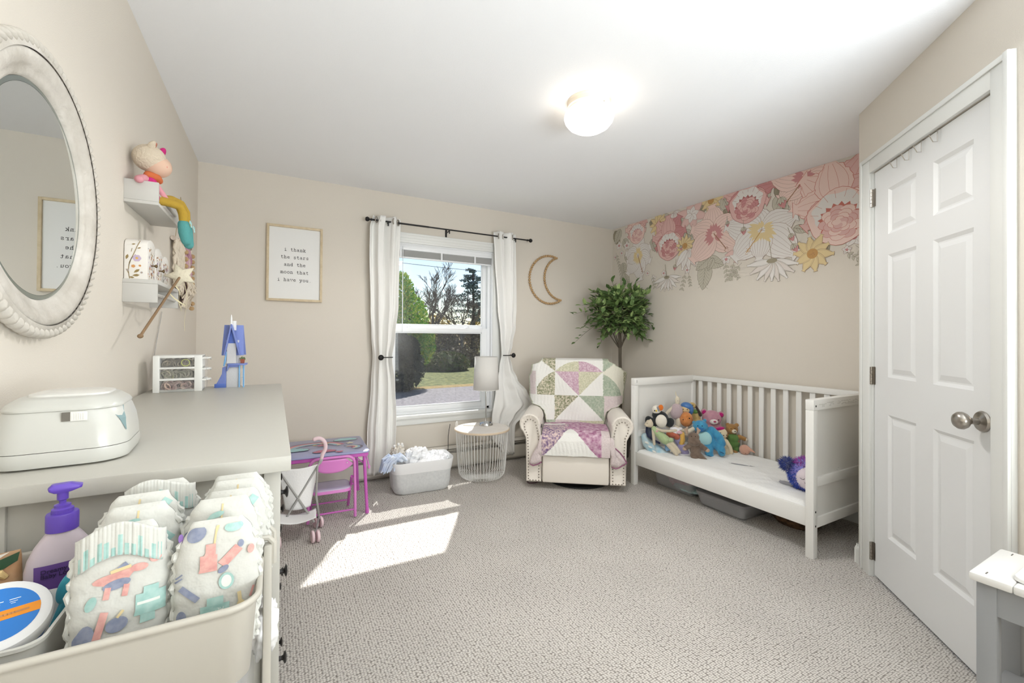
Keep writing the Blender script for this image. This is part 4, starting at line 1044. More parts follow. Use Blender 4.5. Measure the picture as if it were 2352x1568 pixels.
# navy carrier strap
t = toy('doll_carrier', 'navy fabric doll carrier poking out left of the heap', 'toy bag', (2.64, 2.5, 0.445), 0.96)
blob(t, 'strap', plushm('plush_navy', (38, 44, 72)), [('l', [(-30, 120, 0, 22), (-40, 0, -10, 22), (-10, -80, -20, 24), (120, -160, -30, 24), (190, -190, -30, 22)])])
blob(t, 'pouch', plushm('plush_navy_grey', (84, 92, 112)), [('e', 40, 0, 30, 70, 110, 60)])
# blue whale
t = toy('whale_plush', 'small light blue whale plush lying on the cloud pillow', 'plush toy', (2.72, 2.40, .385))
blob(t, 'body', plushm('plush_sky', (128, 166, 200)), [('e', 0, 0, 0, 100, 75, 70, 25), ('e', 40, -100, -20, 52, 80, 50, 20), ('l', [(60, -90, -30, 42), (90, -140, -40, 30)])])
blob(t, 'fin', WHT, [('e', 95, -150, -45, 26, 34, 24)]); eye(t, -40, -5, -66, 8)
# kitten in green romper
t = toy('kitten_plush', 'slim beige kitten plush in a pale green romper lying across the heap front', 'plush toy', (2.68, 2.40, .433))
KIT = plushm('plush_kitten', (200, 188, 166)); ROM = plushm('plush_green_romper', (164, 182, 138), b=(50, .004))
blob(t, 'body', KIT, [('e', -210, 190, 0, 62, 72, 55, -25), ('l', [(-240, 230, 0, 26), (-275, 190, -5, 16), (-300, 160, -8, 8)]), ('l', [(-190, 240, 0, 26), (-200, 275, 0, 8)]), ('e', -245, 160, -20, 40, 30, 34),
      ('l', [(-150, 80, -10, 30), (-140, -60, -30, 26), (-130, -160, -40, 24)]), ('l', [(-100, 110, -20, 22), (0, 90, -60, 26), (150, 100, -70, 24), (230, 120, -70, 22)]),
      ('l', [(60, -110, -20, 34), (160, -210, -40, 36), (240, -300, -50, 34)]), ('l', [(130, -90, -10, 34), (230, -190, -30, 34), (290, -260, -40, 28)])])
blob(t, 'romper', ROM, [('l', [(-140, 110, 0, 46), (-50, 20, -10, 72), (50, -70, -20, 84)]), ('e', 60, -110, -25, 50, 48, 45), ('e', 140, -70, -15, 52, 46, 45)])
eye(t, -252, 196, -46, 5); MB().ell((-85*U, -60*U, 75*U), (22*U, 10*U, 18*U)).build('button', M('pink_button', (206, 160, 164), .5), t)
# white-capped lilac doll
t = toy('lilac_doll', 'small doll with white bonnet, yellow arms and lilac dress in the heap front', 'plush toy', (2.82, 2.36, .385))
blob(t, 'bonnet', plushm('plush_bright_white', (232, 230, 232)), [('e', -60, 170, -10, 82, 72, 60), ('e', -120, 200, 0, 32, 34, 30), ('e', 30, 210, 0, 42, 28, 30, -20)])
blob(t, 'arm', plushm('plush_mustard', (222, 178, 92)), [('l', [(60, 120, 0, 44), (70, 20, -20, 44), (50, -50, -20, 46)])])
blob(t, 'dress', plushm('plush_lilac', (158, 150, 186)), [('e', 0, 20, 30, 75, 110, 70), ('e', 60, -130, -20, 105, 90, 75), ('e', 110, -190, -20, 70, 55, 60)])
# moose
MO = plushm('plush_brown', (124, 106, 92), (102, 86, 74)); MF = plushm('plush_pale_brown', (176, 152, 132))
t = toy('moose_plush', 'grey-brown moose plush with antlers sitting at the heap front', 'plush toy', (2.81, 2.195, .368))
blob(t, 'body', MO, [('e', -30, 180, 0, 95, 78, 75), ('e', -20, 105, -30, 105, 70, 78), ('e', 0, -20, 20, 95, 140, 80), ('l', [(-60, 50, 0, 46), (-150, -10, -40, 44)]), ('l', [(60, 60, 0, 44), (160, 0, -40, 42)]),
      ('l', [(-30, -130, 0, 58), (-10, -190, -30, 50), (60, -240, -70, 44)]), ('l', [(40, -110, 0, 58), (130, -180, -40, 48), (210, -235, -80, 44)])])
for x in (-120, 10): blob(t, 'antler', MF, [('l', [(x+(-10 if x < 0 else 20), 230, 10, 22), (x+(-24 if x < 0 else 38), 290, 10, 26), (x+(-8 if x < 0 else 20), 330, 10, 18)]), ('l', [(x+(-24 if x < 0 else 38), 280, 10, 22), (x+(-60 if x < 0 else 62), 300, 10, 14)])])
blob(t, 'paw', MF, [('e', -165, -25, -50, 40, 34, 34)]); blob(t, 'paw', MF, [('e', 185, -15, -50, 40, 34, 34)]); blob(t, 'foot', MF, [('e', 75, -245, -85, 46, 34, 34)]); blob(t, 'foot', MF, [('e', 225, -240, -95, 46, 34, 34)])
eye(t, -62, 200, -68, 7); eye(t, 0, 204, -68, 7)
# turquoise bear
TQ = plushm('plush_turquoise', (70, 150, 186), (52, 128, 172)); TQD = plushm('plush_deep_blue', (50, 112, 166)); TQP = plushm('plush_pale_aqua', (168, 212, 214))
t = toy('turquoise_bear', 'big turquoise plush bear with pale belly leaning in the middle of the heap', 'plush toy', (2.99, 2.245, 0.412), 1.0)
blob(t, 'body', TQ, [('e', -80, 200, -30, 130, 110, 100), ('e', -185, 250, 20, 34, 36, 26), ('e', -10, 300, 20, 34, 36, 26), ('e', 20, 0, 20, 165, 170, 105, -15), ('l', [(100, 150, 0, 66), (220, 40, -20, 72), (260, -60, -60, 70)]),
      ('l', [(-110, 60, 0, 60), (-150, -20, -20, 54)]), ('e', 0, -130, 0, 160, 90, 100), ('l', [(60, -140, -20, 80), (60, -230, -110, 72), (80, -290, -150, 62)]), ('l', [(170, -100, -20, 80), (250, -150, -110, 72), (260, -200, -150, 62)])], .004)
blob(t, 'belly', TQP, [('e', -10, 0, -62, 120, 128, 52, -12)]); blob(t, 'muzzle', TQD, [('e', -80, 165, -108, 70, 48, 34)])
eye(t, -120, 225, -122, 9); eye(t, -50, 230, -124, 9)
for x, z in ((80, -265), (262, -178)): blob(t, 'foot_pad', plushm('plush_pad_blue', (42, 84, 120)), [('e', x, z, -212, 50, 9, 12, 20)])
# pink bear
PK = plushm('plush_pink', (196, 148, 160), (180, 130, 146)); MG = plushm('plush_magenta', (178, 24, 110))
t = toy('pink_bear', 'pink teddy bear with magenta ears leaning on the bed slats', 'plush toy', (3.215, 2.335, .42))
blob(t, 'body', PK, [('e', -30, 250, 0, 170, 150, 120), ('e', -165, 355, 20, 62, 62, 40), ('e', 125, 330, 20, 56, 60, 40), ('e', -20, 40, 20, 175, 190, 120), ('e', -160, 90, -20, 60, 90, 60)], .004)
for x, z in ((-160, 352), (128, 328)): blob(t, 'inner_ear', MG, [('e', x, z, -14, 42, 44, 22)])
blob(t, 'muzzle', plushm('plush_muzzle', (232, 224, 220)), [('e', 5, 205, -108, 72, 50, 36)]); MB().ell((22*U, -146*U, 216*U), (24*U, 12*U, 17*U)).build('nose', M('pink_nose', (176, 74, 110), .5), t)
eye(t, -62, 235, -104, 12); eye(t, 84, 245, -104, 10)
# cream doll with magenta hat
t = toy('cream_doll', 'cream rag doll with a magenta headband between the turquoise and brown bears', 'plush toy', (3.13, 2.2, .375))
CR = plushm('plush_cream', (222, 206, 174))
blob(t, 'body', CR, [('e', 0, 150, 0, 92, 100, 70), ('e', 0, -20, 10, 90, 120, 60), ('l', [(70, 20, 0, 38), (130, -80, -20, 38), (150, -160, -30, 36)]), ('l', [(-20, -100, 0, 42), (-10, -200, -60, 42)]), ('l', [(60, -100, 0, 40), (90, -210, -60, 40)])])
blob(t, 'headband', MG, [('e', -30, 232, 0, 82, 34, 60, -14)])
for x, z in ((-20, 170), (30, 130), (78, 140)): eye(t, x, z, -64, 9)
# brown bear in green overalls
BR = plushm('plush_bear_brown', (168, 128, 76), (146, 106, 58)); GO = plushm('plush_green_overalls', (88, 122, 62), b=(80, .002))
t = toy('brown_bear', 'small brown bear plush in green overalls sitting right of the heap', 'plush toy', (3.235, 2.175, .375))
blob(t, 'body', BR, [('e', -20, 215, 0, 105, 95, 85), ('e', -85, 285, 10, 38, 36, 26), ('e', 60, 292, 10, 38, 36, 26), ('e', 0, 0, 10, 110, 150, 80), ('l', [(-90, 90, 0, 40), (-150, 70, -40, 40)]), ('l', [(100, 90, 0, 40), (190, 60, -20, 38)]), ('l', [(-50, -160, 0, 50), (-50, -190, -60, 40)]), ('l', [(40, -160, 0, 50), (40, -190, -60, 40)])])
blob(t, 'overalls', GO, [('e', 0, 50, -6, 102, 92, 84), ('e', -6, -50, -4, 122, 92, 84), ('e', -56, -130, -14, 56, 56, 62), ('e', 54, -130, -14, 56, 56, 62)])
blob(t, 'muzzle', BEI, [('e', 20, 190, -74, 44, 38, 28)]); MB().ell((34*U, -102*U, 198*U), (12*U, 8*U, 9*U)).build('nose', M('toy_eye'), t); eye(t, -30, 232, -80, 8); eye(t, 30, 238, -78, 8)
blob(t, 'hand', BEI, [('e', -160, 62, -50, 30, 24, 24)]); blob(t, 'hand', BEI, [('e', 208, 56, -30, 30, 28, 24)])
# pink pig
t = toy('pig_plush', 'small pink pig plush lying at the foot of the slats, rightmost of the heap', 'plush toy', (3.235, 2.07, .33))
blob(t, 'body', plushm('plush_pig', (206, 160, 140)), [('e', -10, 0, 0, 90, 88, 70), ('l', [(30, 40, -20, 34), (90, 10, -50, 24), (150, -20, -60, 8)])])
eye(t, 5, -50, -66, 6)
# fuzzy smiling plush at the right end
rnd = random.Random(8)
t = thing('fuzzy_plush', 'round fuzzy blue and purple plush with a pale smiling face at the bed right end', 'plush toy', (2.815, 1.415, .385), face_rot(2.815, 1.415)+.12)
FB1, FB2, FB3 = M('fur_blue', (58, 84, 176), .8, sheen=.5), M('fur_lilac', (138, 132, 206), .8, sheen=.5), M('fur_magenta', (172, 62, 176), .8, sheen=.5)
R0 = .09
mb = MB(); mb.ell((0, 0, 0), (R0, R0*.85, R0*1.05), nu=32, nv=20); mb.build('body', FB2, t)
mb = MB()
for k in range(1900):
    a, e = rnd.uniform(0, 2*pi), math.asin(rnd.uniform(-1, 1)); d = Vector((cos(a)*cos(e), sin(a)*cos(e), sin(e)))
    if d.y < -.45 and (d.x**2/.62+(d.z+.02)**2/.6) < .66: continue
    p = Vector((d.x*R0, d.y*R0*.85, d.z*R0*1.05)); L = rnd.uniform(.014, .026); g = (d + Vector((rnd.uniform(-.4, .4), rnd.uniform(-.3, .3), rnd.uniform(-.5, .3)))).normalized()
    mb.mi = 2 if d.z > .62 and rnd.random() < .8 else (1 if d.z > .1 and rnd.random() < .6 else 0)
    s = g.orthogonal().normalized()*.0028; s2 = g.cross(s)
    mb.add([p+s, p-s*.5+s2*.8, p-s*.5-s2*.8, p+g*L], [(0, 1, 3), (1, 2, 3), (2, 0, 3)])
mb.build('fur', [FB1, FB2, FB3], t, smooth=False, fixn=False)
mb = MB(); mb.ell((.010, -.046, -.008), (.074, .043, .073), nu=32, nv=20); fc = mb.build('face', plushm('plush_face', (232, 220, 226)), t)
fy = lambda x, z: -.046-.043*sqrt(max(0, 1-((x-.010)/.074)**2-((z+.008)/.073)**2))-.002
mb = MB(); mb.tube([(x, fy(x, z), z) for x, z in [(.012+.034*s, -.028-.012*(1-s*s)) for s in [-1+k*.2 for k in range(11)]]], .0013, 6); mb.build('mouth', M('toy_eye'), fc)
for cx_ in (-.032, .052):
    mb = MB(); mb.tube([(x, fy(x, z), z) for x, z in [(cx_+.011*s, -.004-.006*(1-s*s)) for s in [-1+k*.25 for k in range(9)]]], .0011, 6); mb.build('eye', M('toy_eye'), fc)
for sx in (-1, 1):
    pm = MB(); c = Vector((sx*.102-.0, -.005, .052)); pm.ell(c, .03)
    for k in range(420):
        a, e = rnd.uniform(0, 2*pi), math.asin(rnd.uniform(-1, 1)); d = Vector((cos(a)*cos(e), sin(a)*cos(e), sin(e))); s = d.orthogonal().normalized()*.0028; s2 = d.cross(s); p = c+d*.026
        pm.add([p+s, p-s*.5+s2*.8, p-s*.5-s2*.8, p+d*rnd.uniform(.02, .034)], [(0, 1, 3), (1, 2, 3), (2, 0, 3)])
    pm.build('ear', M('fur_navy', (44, 62, 134), .8, sheen=.5), t, smooth=False, fixn=False)
blob(t, 'tummy_patch', MG, [('e', 0, -255, -110, 50, 30, 40)])
# ---------------------------------------------------------------- dresser
DW = M('dresser_white_stain', (188, 186, 178), .45, bump=(30, .0006))
DR = thing('dresser', 'long white chest of drawers with black knobs on the left wall', 'dresser', (-.215, 1.705, 0))
DO = Vector((-.215, 1.705, 0))
def db(mb, x0, x1, y0, y1, z0, z1): return mb.bx(x0-DO.x, x1-DO.x, y0-DO.y, y1-DO.y, z0, z1)
mb = MB(); db(mb, -.470, .032, .979, 2.434, .929, .96); mb.build('top', DW, DR, bevel=.0025)
FXD = .012
for y0 in (1.0, 2.375):
    for x0 in (-.455, -.016):
        mb = MB(); db(mb, x0, x0+.030, y0, y0+.034, 0, .929); mb.build('post', DW, DR, bevel=.0015)
    mb = MB(); db(mb, -.425, -.016, y0+.012, y0+.02, .08, .929); db(mb, -.425, -.016, y0+.006, y0+.028, .08, .13); mb.build('end_panel', DW, DR, smooth=False)
    mb = MB(); db(mb, -.395, -.378, y0+.004, y0+.012, .13, .929); mb.build('panel_stile', DW, DR, bevel=.001)
mb = MB(); db(mb, -.455, -.44, 1.03, 2.38, .08, .929); db(mb, -.44, FXD-.02, 1.03, 2.38, .08, .095); mb.build('carcass', DW, DR, smooth=False)
zr = [(.745, .915), (.55, .735), (.335, .54), (.10, .325)]
for (z0, z1) in zr:
    for (y0, y1, ks) in ((1.04, 1.70, (1.16,)), (1.71, 2.37, (1.93,))):
        mb = MB(); db(mb, FXD-.018, FXD, y0, y1, z0, z1); dr = mb.build('drawer', DW, DR, bevel=.002)
        for ky in ks + ((y1-.12,) if len(ks) else ()):
            mb = MB(); mb.lathe([(0, 0), (.008, 0), (.006, .004), (.0045, .010), (.006, .013), (.0125, .016), (.0135, .018), (.010, .020), (0, .021)], 20, (FXD-DO.x, ky-DO.y, (z0+z1)/2+.0), Vector((1, 0, 0)).to_track_quat('Z', 'Y')); mb.build('knob', BLACK, dr)

# wipes warmer
WW = M('warmer_plastic', (196, 196, 190), .3, coat=.2)
t = thing('wipes_warmer', 'white plastic wipes warmer with a domed lid on the near end of the dresser', 'wipes warmer', (-.350, 1.172, .96), radians(4))
def wr(w, d, z, r=.04, dx=0, dy=0): return [(x, y, z) for x, y in rrect(w, d, r, 8, dx, dy)]
mb = MB(); mb.rings([wr(.160, .17, .0, .05), wr(.186, .195, .004, .05), wr(.192, .20, .014, .05), wr(.19, .198, .030, .05)]); mb.build('base', WW, t, angle=50)
mb = MB(); mb.rings([wr(.189, .197, .031, .05), wr(.187, .195, .05, .05), wr(.180, .188, .075, .05), wr(.168, .176, .096, .048), wr(.163, .172, .101, .048)]); bd_ = mb.build('housing', WW, t, angle=50)
mb = MB(); mb.rings([wr(.166, .175, .1015, .048), wr(.167, .176, .105, .048), wr(.158, .166, .112, .046), wr(.136, .142, .121, .04), wr(.126, .132, .124, .036), wr(.12, .126, .1235, .036)]); ld = mb.build('lid', WW, t, angle=50)
mb = MB(); mb.rings([wr(.116, .11, .1235, .03, .0, .012), wr(.114, .108, .127, .03, .0, .012), wr(.09, .09, .130, .03, .0, .012)]); mb.build('flap', M('translucent_flap', (220, 219, 214), .2), ld, angle=50)
mb = MB(); mb.bx(.006, .018, -.0935, -.089, .083, .099); mb.build('slider_window', M('slot_grey', (110, 106, 98), .5), bd_, smooth=False, rot=None)
mb = MB(); mb.bx(.018, .040, -.0945, -.089, .083, .0995)
for k in range(6): mb.bx(.0205+k*.003, .0215+k*.003, -.096, -.0945, .085, .097)
mb.build('slider', M('slider_white', (230, 229, 224), .4), bd_, smooth=False)
TG = M('teal_grey_trim', (128, 152, 154), .3)
def sidep(a, z):   # point on housing corner at angle a
    w = curve([(.03, .19), (.05, .187), (.075, .180), (.096, .168), (.101, .163)], z)/2; d = w*1.035; r = .05
    return Vector((w-r+r*cos(a)+.0012*cos(a), -(d-r)-r*sin(a)*1-.0012*sin(a), z))
mb = MB(); o_ = []
for k in range(9):
    z = lerp(.101, .055, k/8); wd = lerp(.55, .03, (k/8)**.8)
    o_.append([sidep(.35-wd*.3, z), sidep(.35+wd, z)] if k else [sidep(.1, z), sidep(1.1, z)])
for a, b in zip(o_, o_[1:]): mb.add([a[0], a[1], b[1], b[0]], [(0, 1, 2, 3)])
mb.build('side_trim', TG, bd_, fixn=False)

# hair-tie organiser
OP = M('organizer_plastic', (228, 228, 224), .35); CLR = M('clear_drawer', (222, 222, 222), .15, alpha=.16)
t = thing('drawer_organizer', 'small white three-drawer plastic organizer full of hair ties on the dresser', 'organizer', (-.349, 2.316, .96), radians(2))
mb = MB(); w, d, h = .178, .118, .153
mb.bx(-w/2, w/2-.03, -d/2, -d/2+.004, 0, .01)
for z0, z1 in ((0, .010), (.048, .057), (.096, .104), (.142, .153)): mb.bx(-w/2, w/2-.012, -d/2, d/2, z0, z1)
for x0, x1 in ((-w/2, -w/2+.022), (w/2-.04, w/2-.012)): mb.bx(x0, x1, -d/2-.001, d/2, 0, h-.001)
mb.build('case', OP, t, bevel=.002)
cm = [M('ties_dark', (84, 78, 68), .8, var=(60, (150, 140, 120))), M('ties_green', (120, 122, 100), .8, var=(60, (176, 168, 152))), M('ties_pink', (142, 116, 116), .8, var=(60, (190, 170, 156)))]
for k, z in enumerate((.058, .104)): pass
for k, z in enumerate((.104, .057, .011)):
    mb = MB(); mb.rings([[(x, y, z+.0) for x, y in rrect(w-.01, d-.008, .012, 4, .004)], [(x, y, z+.038) for x, y in rrect(w-.006, d-.006, .012, 4, .004)]], True, True, False); dw = mb.build('drawer', CLR, t, angle=50)
    mb = MB(); mb.bx(w/2-.012, w/2+.0, -d/2+.003, d/2-.003, z+.034, z+.040); mb.tube([(w/2, -.02, z+.034), (w/2+.012, -.02, z+.036), (w/2+.013, 0, z+.03), (w/2+.012, .02, z+.036), (w/2, .02, z+.034)], .003, 6); mb.build('pull', OP, dw)
    rnd = random.Random(30+k); mb = MB()
    for q in range(44):
        c = Vector((rnd.uniform(-.055, .045), rnd.uniform(-.05, .03), z+rnd.uniform(.006, .02))); r = rnd.uniform(.010, .018); ax = Vector((1, rnd.uniform(-.5, .5), rnd.uniform(-.3, .3))).normalized(); ay = ax.cross(Vector((rnd.uniform(-.3, .3), 1, rnd.uniform(-.4, .4)))).normalized()
        mb.tube(arc(c, r, 0, 2*pi, 14, ax, ay)[:-1], .0034, 5, loop=True)
    tag(mb.build('hair_ties', cm[k], dw), None, None, kind='stuff')
mb = MB(); mb.tube(arc((.018, -.052, .122), .014, 0, 2*pi, 20, (1, 0, .1), (-.1, 0, 1))[:-1], .0016, 6, loop=True); mb.build('lime_hair_tie', M('lime', (190, 200, 90), .5), t)

# toy tower
t = thing('toy_tower', 'blue and white plastic toy tower with steep roof on the dresser', 'toy', (-.166, 2.375, .96), radians(-6))
TB1 = M('toy_periwinkle', (118, 134, 196), .45, bump=(260, .0008)); TB2 = M('toy_blue', (86, 112, 186), .45); TWm = M('toy_white', (206, 206, 208), .5, bump=(300, .0008)); TC = M('toy_aqua', (112, 168, 214), .35)
q = .000258
def tx(cx_): return (cx_-445)*q
def tz(cy): return (1440-cy)*q
mb = MB(); mb.bx(tx(352), tx(545), -.018, .02, tz(1445), tz(1060)); mb.bx(tx(345), tx(540), -.015, .02, tz(1060), tz(600)); mb.build('tower_wall', TWm, t, bevel=.001)
mb = MB()
for k in range(9):
    for s in (0, 1): mb.bx(tx(356), tx(540), -.0184, -.018, tz(1430-k*42), tz(1428-k*42))
mb = MB(); mb.prism([(tx(300), .0, tz(330)), (tx(592), .0, tz(330)), (tx(618), -.026, tz(870)), (tx(280), -.026, tz(870))], (0, .004, 0)); mb.prism([(tx(300), .004, tz(330)), (tx(592), .004, tz(330)), (tx(618), .034, tz(870)), (tx(280), .034, tz(870))], (0, .004, 0)); mb.build('roof', TB1, t, bevel=.0008)
mb = MB()
for a, b in ((tx(322), tx(435)), (tx(578), tx(435))):
    dx = .006 if a < b else -.006
    mb.prism([(a, -.046, tz(865)), (a+dx, -.046, tz(865)), (b+dx*.5, -.046, tz(330)), (b-dx*.3, -.046, tz(315))], (0, .03, 0))
mb.build('gable', TB1, t, bevel=.0008)
mb = MB(); mb.prism([(tx(365), -.030, tz(660)), (tx(510), -.030, tz(660)), (tx(437), -.030, tz(390))], (0, .004, 0)); mb.build('gable_panel', TB2, t, smooth=False)
mb = MB(); mb.bx(tx(365), tx(505), -.032, -.018, tz(1010), tz(655)); mb.build('front_wall', TWm, t, smooth=False)
mb = MB(); mb.lathe([(0, 0), (.006, 0), (.0055, .02), (.007, .022), (.004, .03), (.0045, .05), (.002, .066), (0, .07)], 14, (tx(425), -.03, tz(415))); mb.bx(tx(440), tx(492), -.024, -.008, tz(425), tz(258)); mb.build('spire', M('toy_bright_white', (226, 226, 226), .35), t, bevel=.0008)
mb = MB(); mb.bx(tx(378), tx(655), -.036, .02, tz(1045), tz(1014)); mb.bx(tx(378), tx(540), -.030, -.018, tz(1080), tz(1044)); mb.prism([(tx(360), -.034, tz(1150)), (tx(372), -.034, tz(1150)), (tx(410), -.034, tz(1045)), (tx(385), -.034, tz(1045))], (0, .01, 0)); mb.build('balcony', TB1, t, bevel=.001)
for x0 in (555, 622):
    mb = MB(); mb.tube([(tx(x0), -.028, tz(1440)), (tx(x0), -.028, tz(1044))], .0028, 8); mb.build('column', TC, t)
mb = MB(); mb.bx(tx(570), tx(615), .012, .016, tz(1440), tz(1044)); mb.bx(tx(570), tx(610), -.028, .0, tz(1278), tz(1270)); mb.build('window_back', TWm, t, smooth=False)
mb = MB(); mb.prism([(tx(165), -.02, tz(1442)), (tx(350), -.02, tz(1442)), (tx(350), -.02, tz(1060)), (tx(292), -.02, tz(1085)), (tx(285), -.02, tz(1200)), (tx(225), -.02, tz(1330))], (0, .03, 0)); mb.build('stair', TB1, t, bevel=.001)
mb = MB(); mb.bx(tx(180), tx(350), -.026, -.02, tz(1442), tz(1372)); mb.build('stair_rail', TB2, t, bevel=.001)
mb = MB(); mb.tube([(tx(358), -.03, tz(800)), (tx(345), -.03, tz(900)), (tx(340), -.03, tz(970)), (tx(322), -.03, tz(1060))], [.002, .0035, .0045, .003], 8); mb.build('drape', TC, t)
mb = MB(); mb.lathe([(0, 0), (.0095, 0), (.0125, .017), (.0125, .019), (0, .019)], 4, (tx(597), -.020, tz(1012)), Euler((0, 0, pi/4)).to_quaternion()); pt = mb.build('planter', M('terracotta_toy', (150, 84, 66), .6), t, smooth=False)
rnd = random.Random(2); mb = MB()
for k in range(9): mb.ell((tx(597)+rnd.uniform(-.009, .009), -.020+rnd.uniform(-.006, .006), tz(935)+rnd.uniform(-.003, .008)), rnd.uniform(.003, .0055), nu=8, nv=6)
mb.build('toy_plant', M('toy_foliage', (104, 122, 84), .6), pt)

# ---------------------------------------------------------------- trolley
TRm = M('trolley_enamel', (184, 180, 170), .4)
TO = Vector((-.2275, .815, 0))
TRO = thing('utility_cart', 'cream metal utility cart of diapers beside the dresser end', 'cart', tuple(TO))
def tray(name, ztop, h, w=.425, d=.318):
    mb = MB(); R_ = .036
    def rg(e, z, r=R_): return [(x, y, z) for x, y in rrect(w-2*e, d-2*e, max(r-e, .02), 10)]
    mb.rings([rg(.014, ztop-h), rg(.010, ztop-h+.004), rg(.003, ztop-.012), rg(.0, ztop-.006), rg(-.003, ztop-.004), rg(-.004, ztop), rg(-.002, ztop+.003), rg(.002, ztop+.003), rg(.004, ztop), rg(.005, ztop-.006), rg(.012, ztop-h+.006)], True, True, True)
    return mb.build(name, TRm, TRO, angle=60)
tray('top_tray', .852, .106); tray('middle_tray', .47, .10); tray('bottom_tray', .14, .10)
for (x, y) in ((.2215, .022), (.2215, -.022)):
    mb = MB(); mb.bx(x-.006, x+.006, y-.009, y+.009, .045, .87); mb.build('post', TRm, TRO, bevel=.003)
for (x, y) in ((-.2215, .022), (-.2215, -.022)):
    mb = MB(); mb.bx(x-.006, x+.006, y-.009, y+.009, .045, .87); mb.build('post', TRm, TRO, bevel=.003)
for y in (.022, -.022):
    mb = MB(); mb.tube([(.198, y, .845), (.199, y, .872), (.206, y, .880), (.222, y, .879), (.2295, y, .870), (.2295, y, .838)], .0048, 8); mb.build('hook_clip', TRm, TRO)
for (x, y) in ((.18, .12), (.18, -.12), (-.18, .12), (-.18, -.12)):
    mb = MB(); mb.lathe([(0, -.008), (.022, -.008), (.022, .008), (0, .008)], 20, (x, y, .022), Vector((1, 0, 0)).to_track_quat('Z', 'Y')); mb.bx(x-.004, x+.004, y-.006, y+.006, .03, .045); mb.build('caster', M('caster_grey', (120, 120, 120), .5), TRO)

# diapers
DP1 = M('diaper_white', (203, 203, 197), .9, bump=(50, .0025), sheen=.2); TEAL = M('print_teal', (150, 188, 182), .9, var=(110, (174, 204, 198)))
PRC = {'p': M('print_pink', (220, 172, 164), .9, var=(140, (206, 150, 144))), 's': M('print_slate', (146, 152, 172), .9, var=(140, (126, 134, 158))), 't': TEAL, 'o': M('print_ochre', (214, 196, 152), .9), 'g': M('print_yellow_line', (228, 210, 150), .9), 'w': M('print_pale', (222, 226, 220), .9), 'v': M('print_violet', (140, 112, 176), .9)}
DWd, DHt, DTk = .050, .088, .017
def dshape(x, z, seed):
    """half thickness of the padded front at (x, z)"""
    a = min(abs(x)/DWd, 1); b = (z/DHt)
    cr_ = max(0, b-.35)/.65 if b > 0 else 0
    e = 1 - a**3; f = 1-abs(b)**6
    return DTk*(max(e, 0)**.5)*(max(f, 0)**.5)*(1+.10*noise.noise(Vector((x*35, z*35, seed)))) 
def ozw(z):   # half width at height z: rounded shoulders
    b = z/DHt
    return DWd*(1 - (.42*max(0, (b-.15)/.85)**2.6) - .08*max(0, -b)**2)
def diaper(label, x, y, z, lean, rz, seed, prints, waist=False, sc=1.0, dzp=0):
    t = thing('diaper', label, 'diaper', (x, y, z), group='folded diapers standing in the cart', rot=(radians(lean), 0, radians(rz)))
    N1, N2 = 40, 40
    def P(u, v, s):
        zz = lerp(-DHt, DHt, v); w = ozw(zz); f = (2*u-1); xx = f*w + .0012*sin(zz*260+seed)*abs(f)
        return (xx*sc, -s*dshape(f*DWd*.999, zz, seed+s), zz*sc)
    mb = MB(); mb.grid(lambda u, v: P(u, v, 1), N1, N2); mb.grid(lambda u, v: P(u, v, -1), N1, N2)
    b = mb.build('pad', DP1, t, angle=80)
    # ruffled leg cuffs at both sides
    for s in (-1, 1):
        mb = MB(); rr = []
        for k in range(40):
            zz = lerp(-DHt*.95, DHt*.75, k/39); rr.append((s*(ozw(zz)*.985+.0012*sin(k*1.7+seed)+.0012*sin(k*.6)), .0+.002*sin(k*1.3), zz))
        mb.tube(rr, [.0040+.0008*sin(k*1.9+seed) for k in range(40)], 6); mb.build('leg_cuff', DP1, t)
    if waist:
        mb = MB(); rr = []
        def W(u, v):
            xx = (2*u-1)*ozw(.07)*1.12; zz = lerp(.050, .092, v) + .004*sin(u*6+seed); return (xx, -DTk*(1-abs(2*u-1)**3)**.5-.003-.0005*sin(u*60+3*sin(u*9))-.0004*sin(u*137)-.003*v, zz-.012*(2*u-1)**2)
        mb.grid(W, 90, 10); mb.build('waistband', DP1, t, solid=.002, angle=80)
        mb = MB()
        for k in range(13):
            u0 = .04+k*.074; 
            mb.grid(lambda u, v: (lambda p: (p[0], p[1]-.0014, p[2]))(W(u0+u*.05, .02+v*(.42+.2*sin(k*2.3)))), 4, 4)
        mb.build('waist_print', TEAL, t, fixn=False)
    for j, (c, pts) in enumerate(prints):
        pts = [(px, min(pz+dzp, .082)) for px, pz in pts]
        mb = MB(); n = len(pts); cx_ = sum(p[0] for p in pts)/n; cz = sum(p[1] for p in pts)/n
        def PP(px, pz): 
            w = ozw(pz); f = max(-1, min(1, px/w)); return Vector((px, -dshape(f*DWd*.999, pz, seed+1)-.0012-.00012*j, pz))
        rs = [[PP(lerp(cx_, px, s), lerp(cz, pz, s)) for px, pz in pts] for s in (1, .75, .5, .25, .02)]
        mb.rings(rs, True, False, True); mb.build('print', PRC[c], t, fixn=False, angle=80)
    return t
def E2(cx_, cz, rx, rz, n=18, rot=0, wob=0):
    out = []
    for k in range(n):
        a = 2*pi*k/n; r = 1+wob*sin(a*3+cx_*90); x, z = rx*cos(a)*r, rz*sin(a)*r; out.append((cx_+x*cos(rot)-z*sin(rot), cz+x*sin(rot)+z*cos(rot)))
    return out
def R2(x0, x1, z0, z1, sh=0):
    out = []
    for i in range(5): out.append((lerp(x0, x1, i/4), z0))
    for i in range(5): out.append((x1+sh, lerp(z0, z1, i/4)))
    for i in range(5): out.append((lerp(x1, x0, i/4)+sh, z1))
    for i in range(4): out.append((x0+sh*.5, lerp(z1, z0, i/4)))
    return out
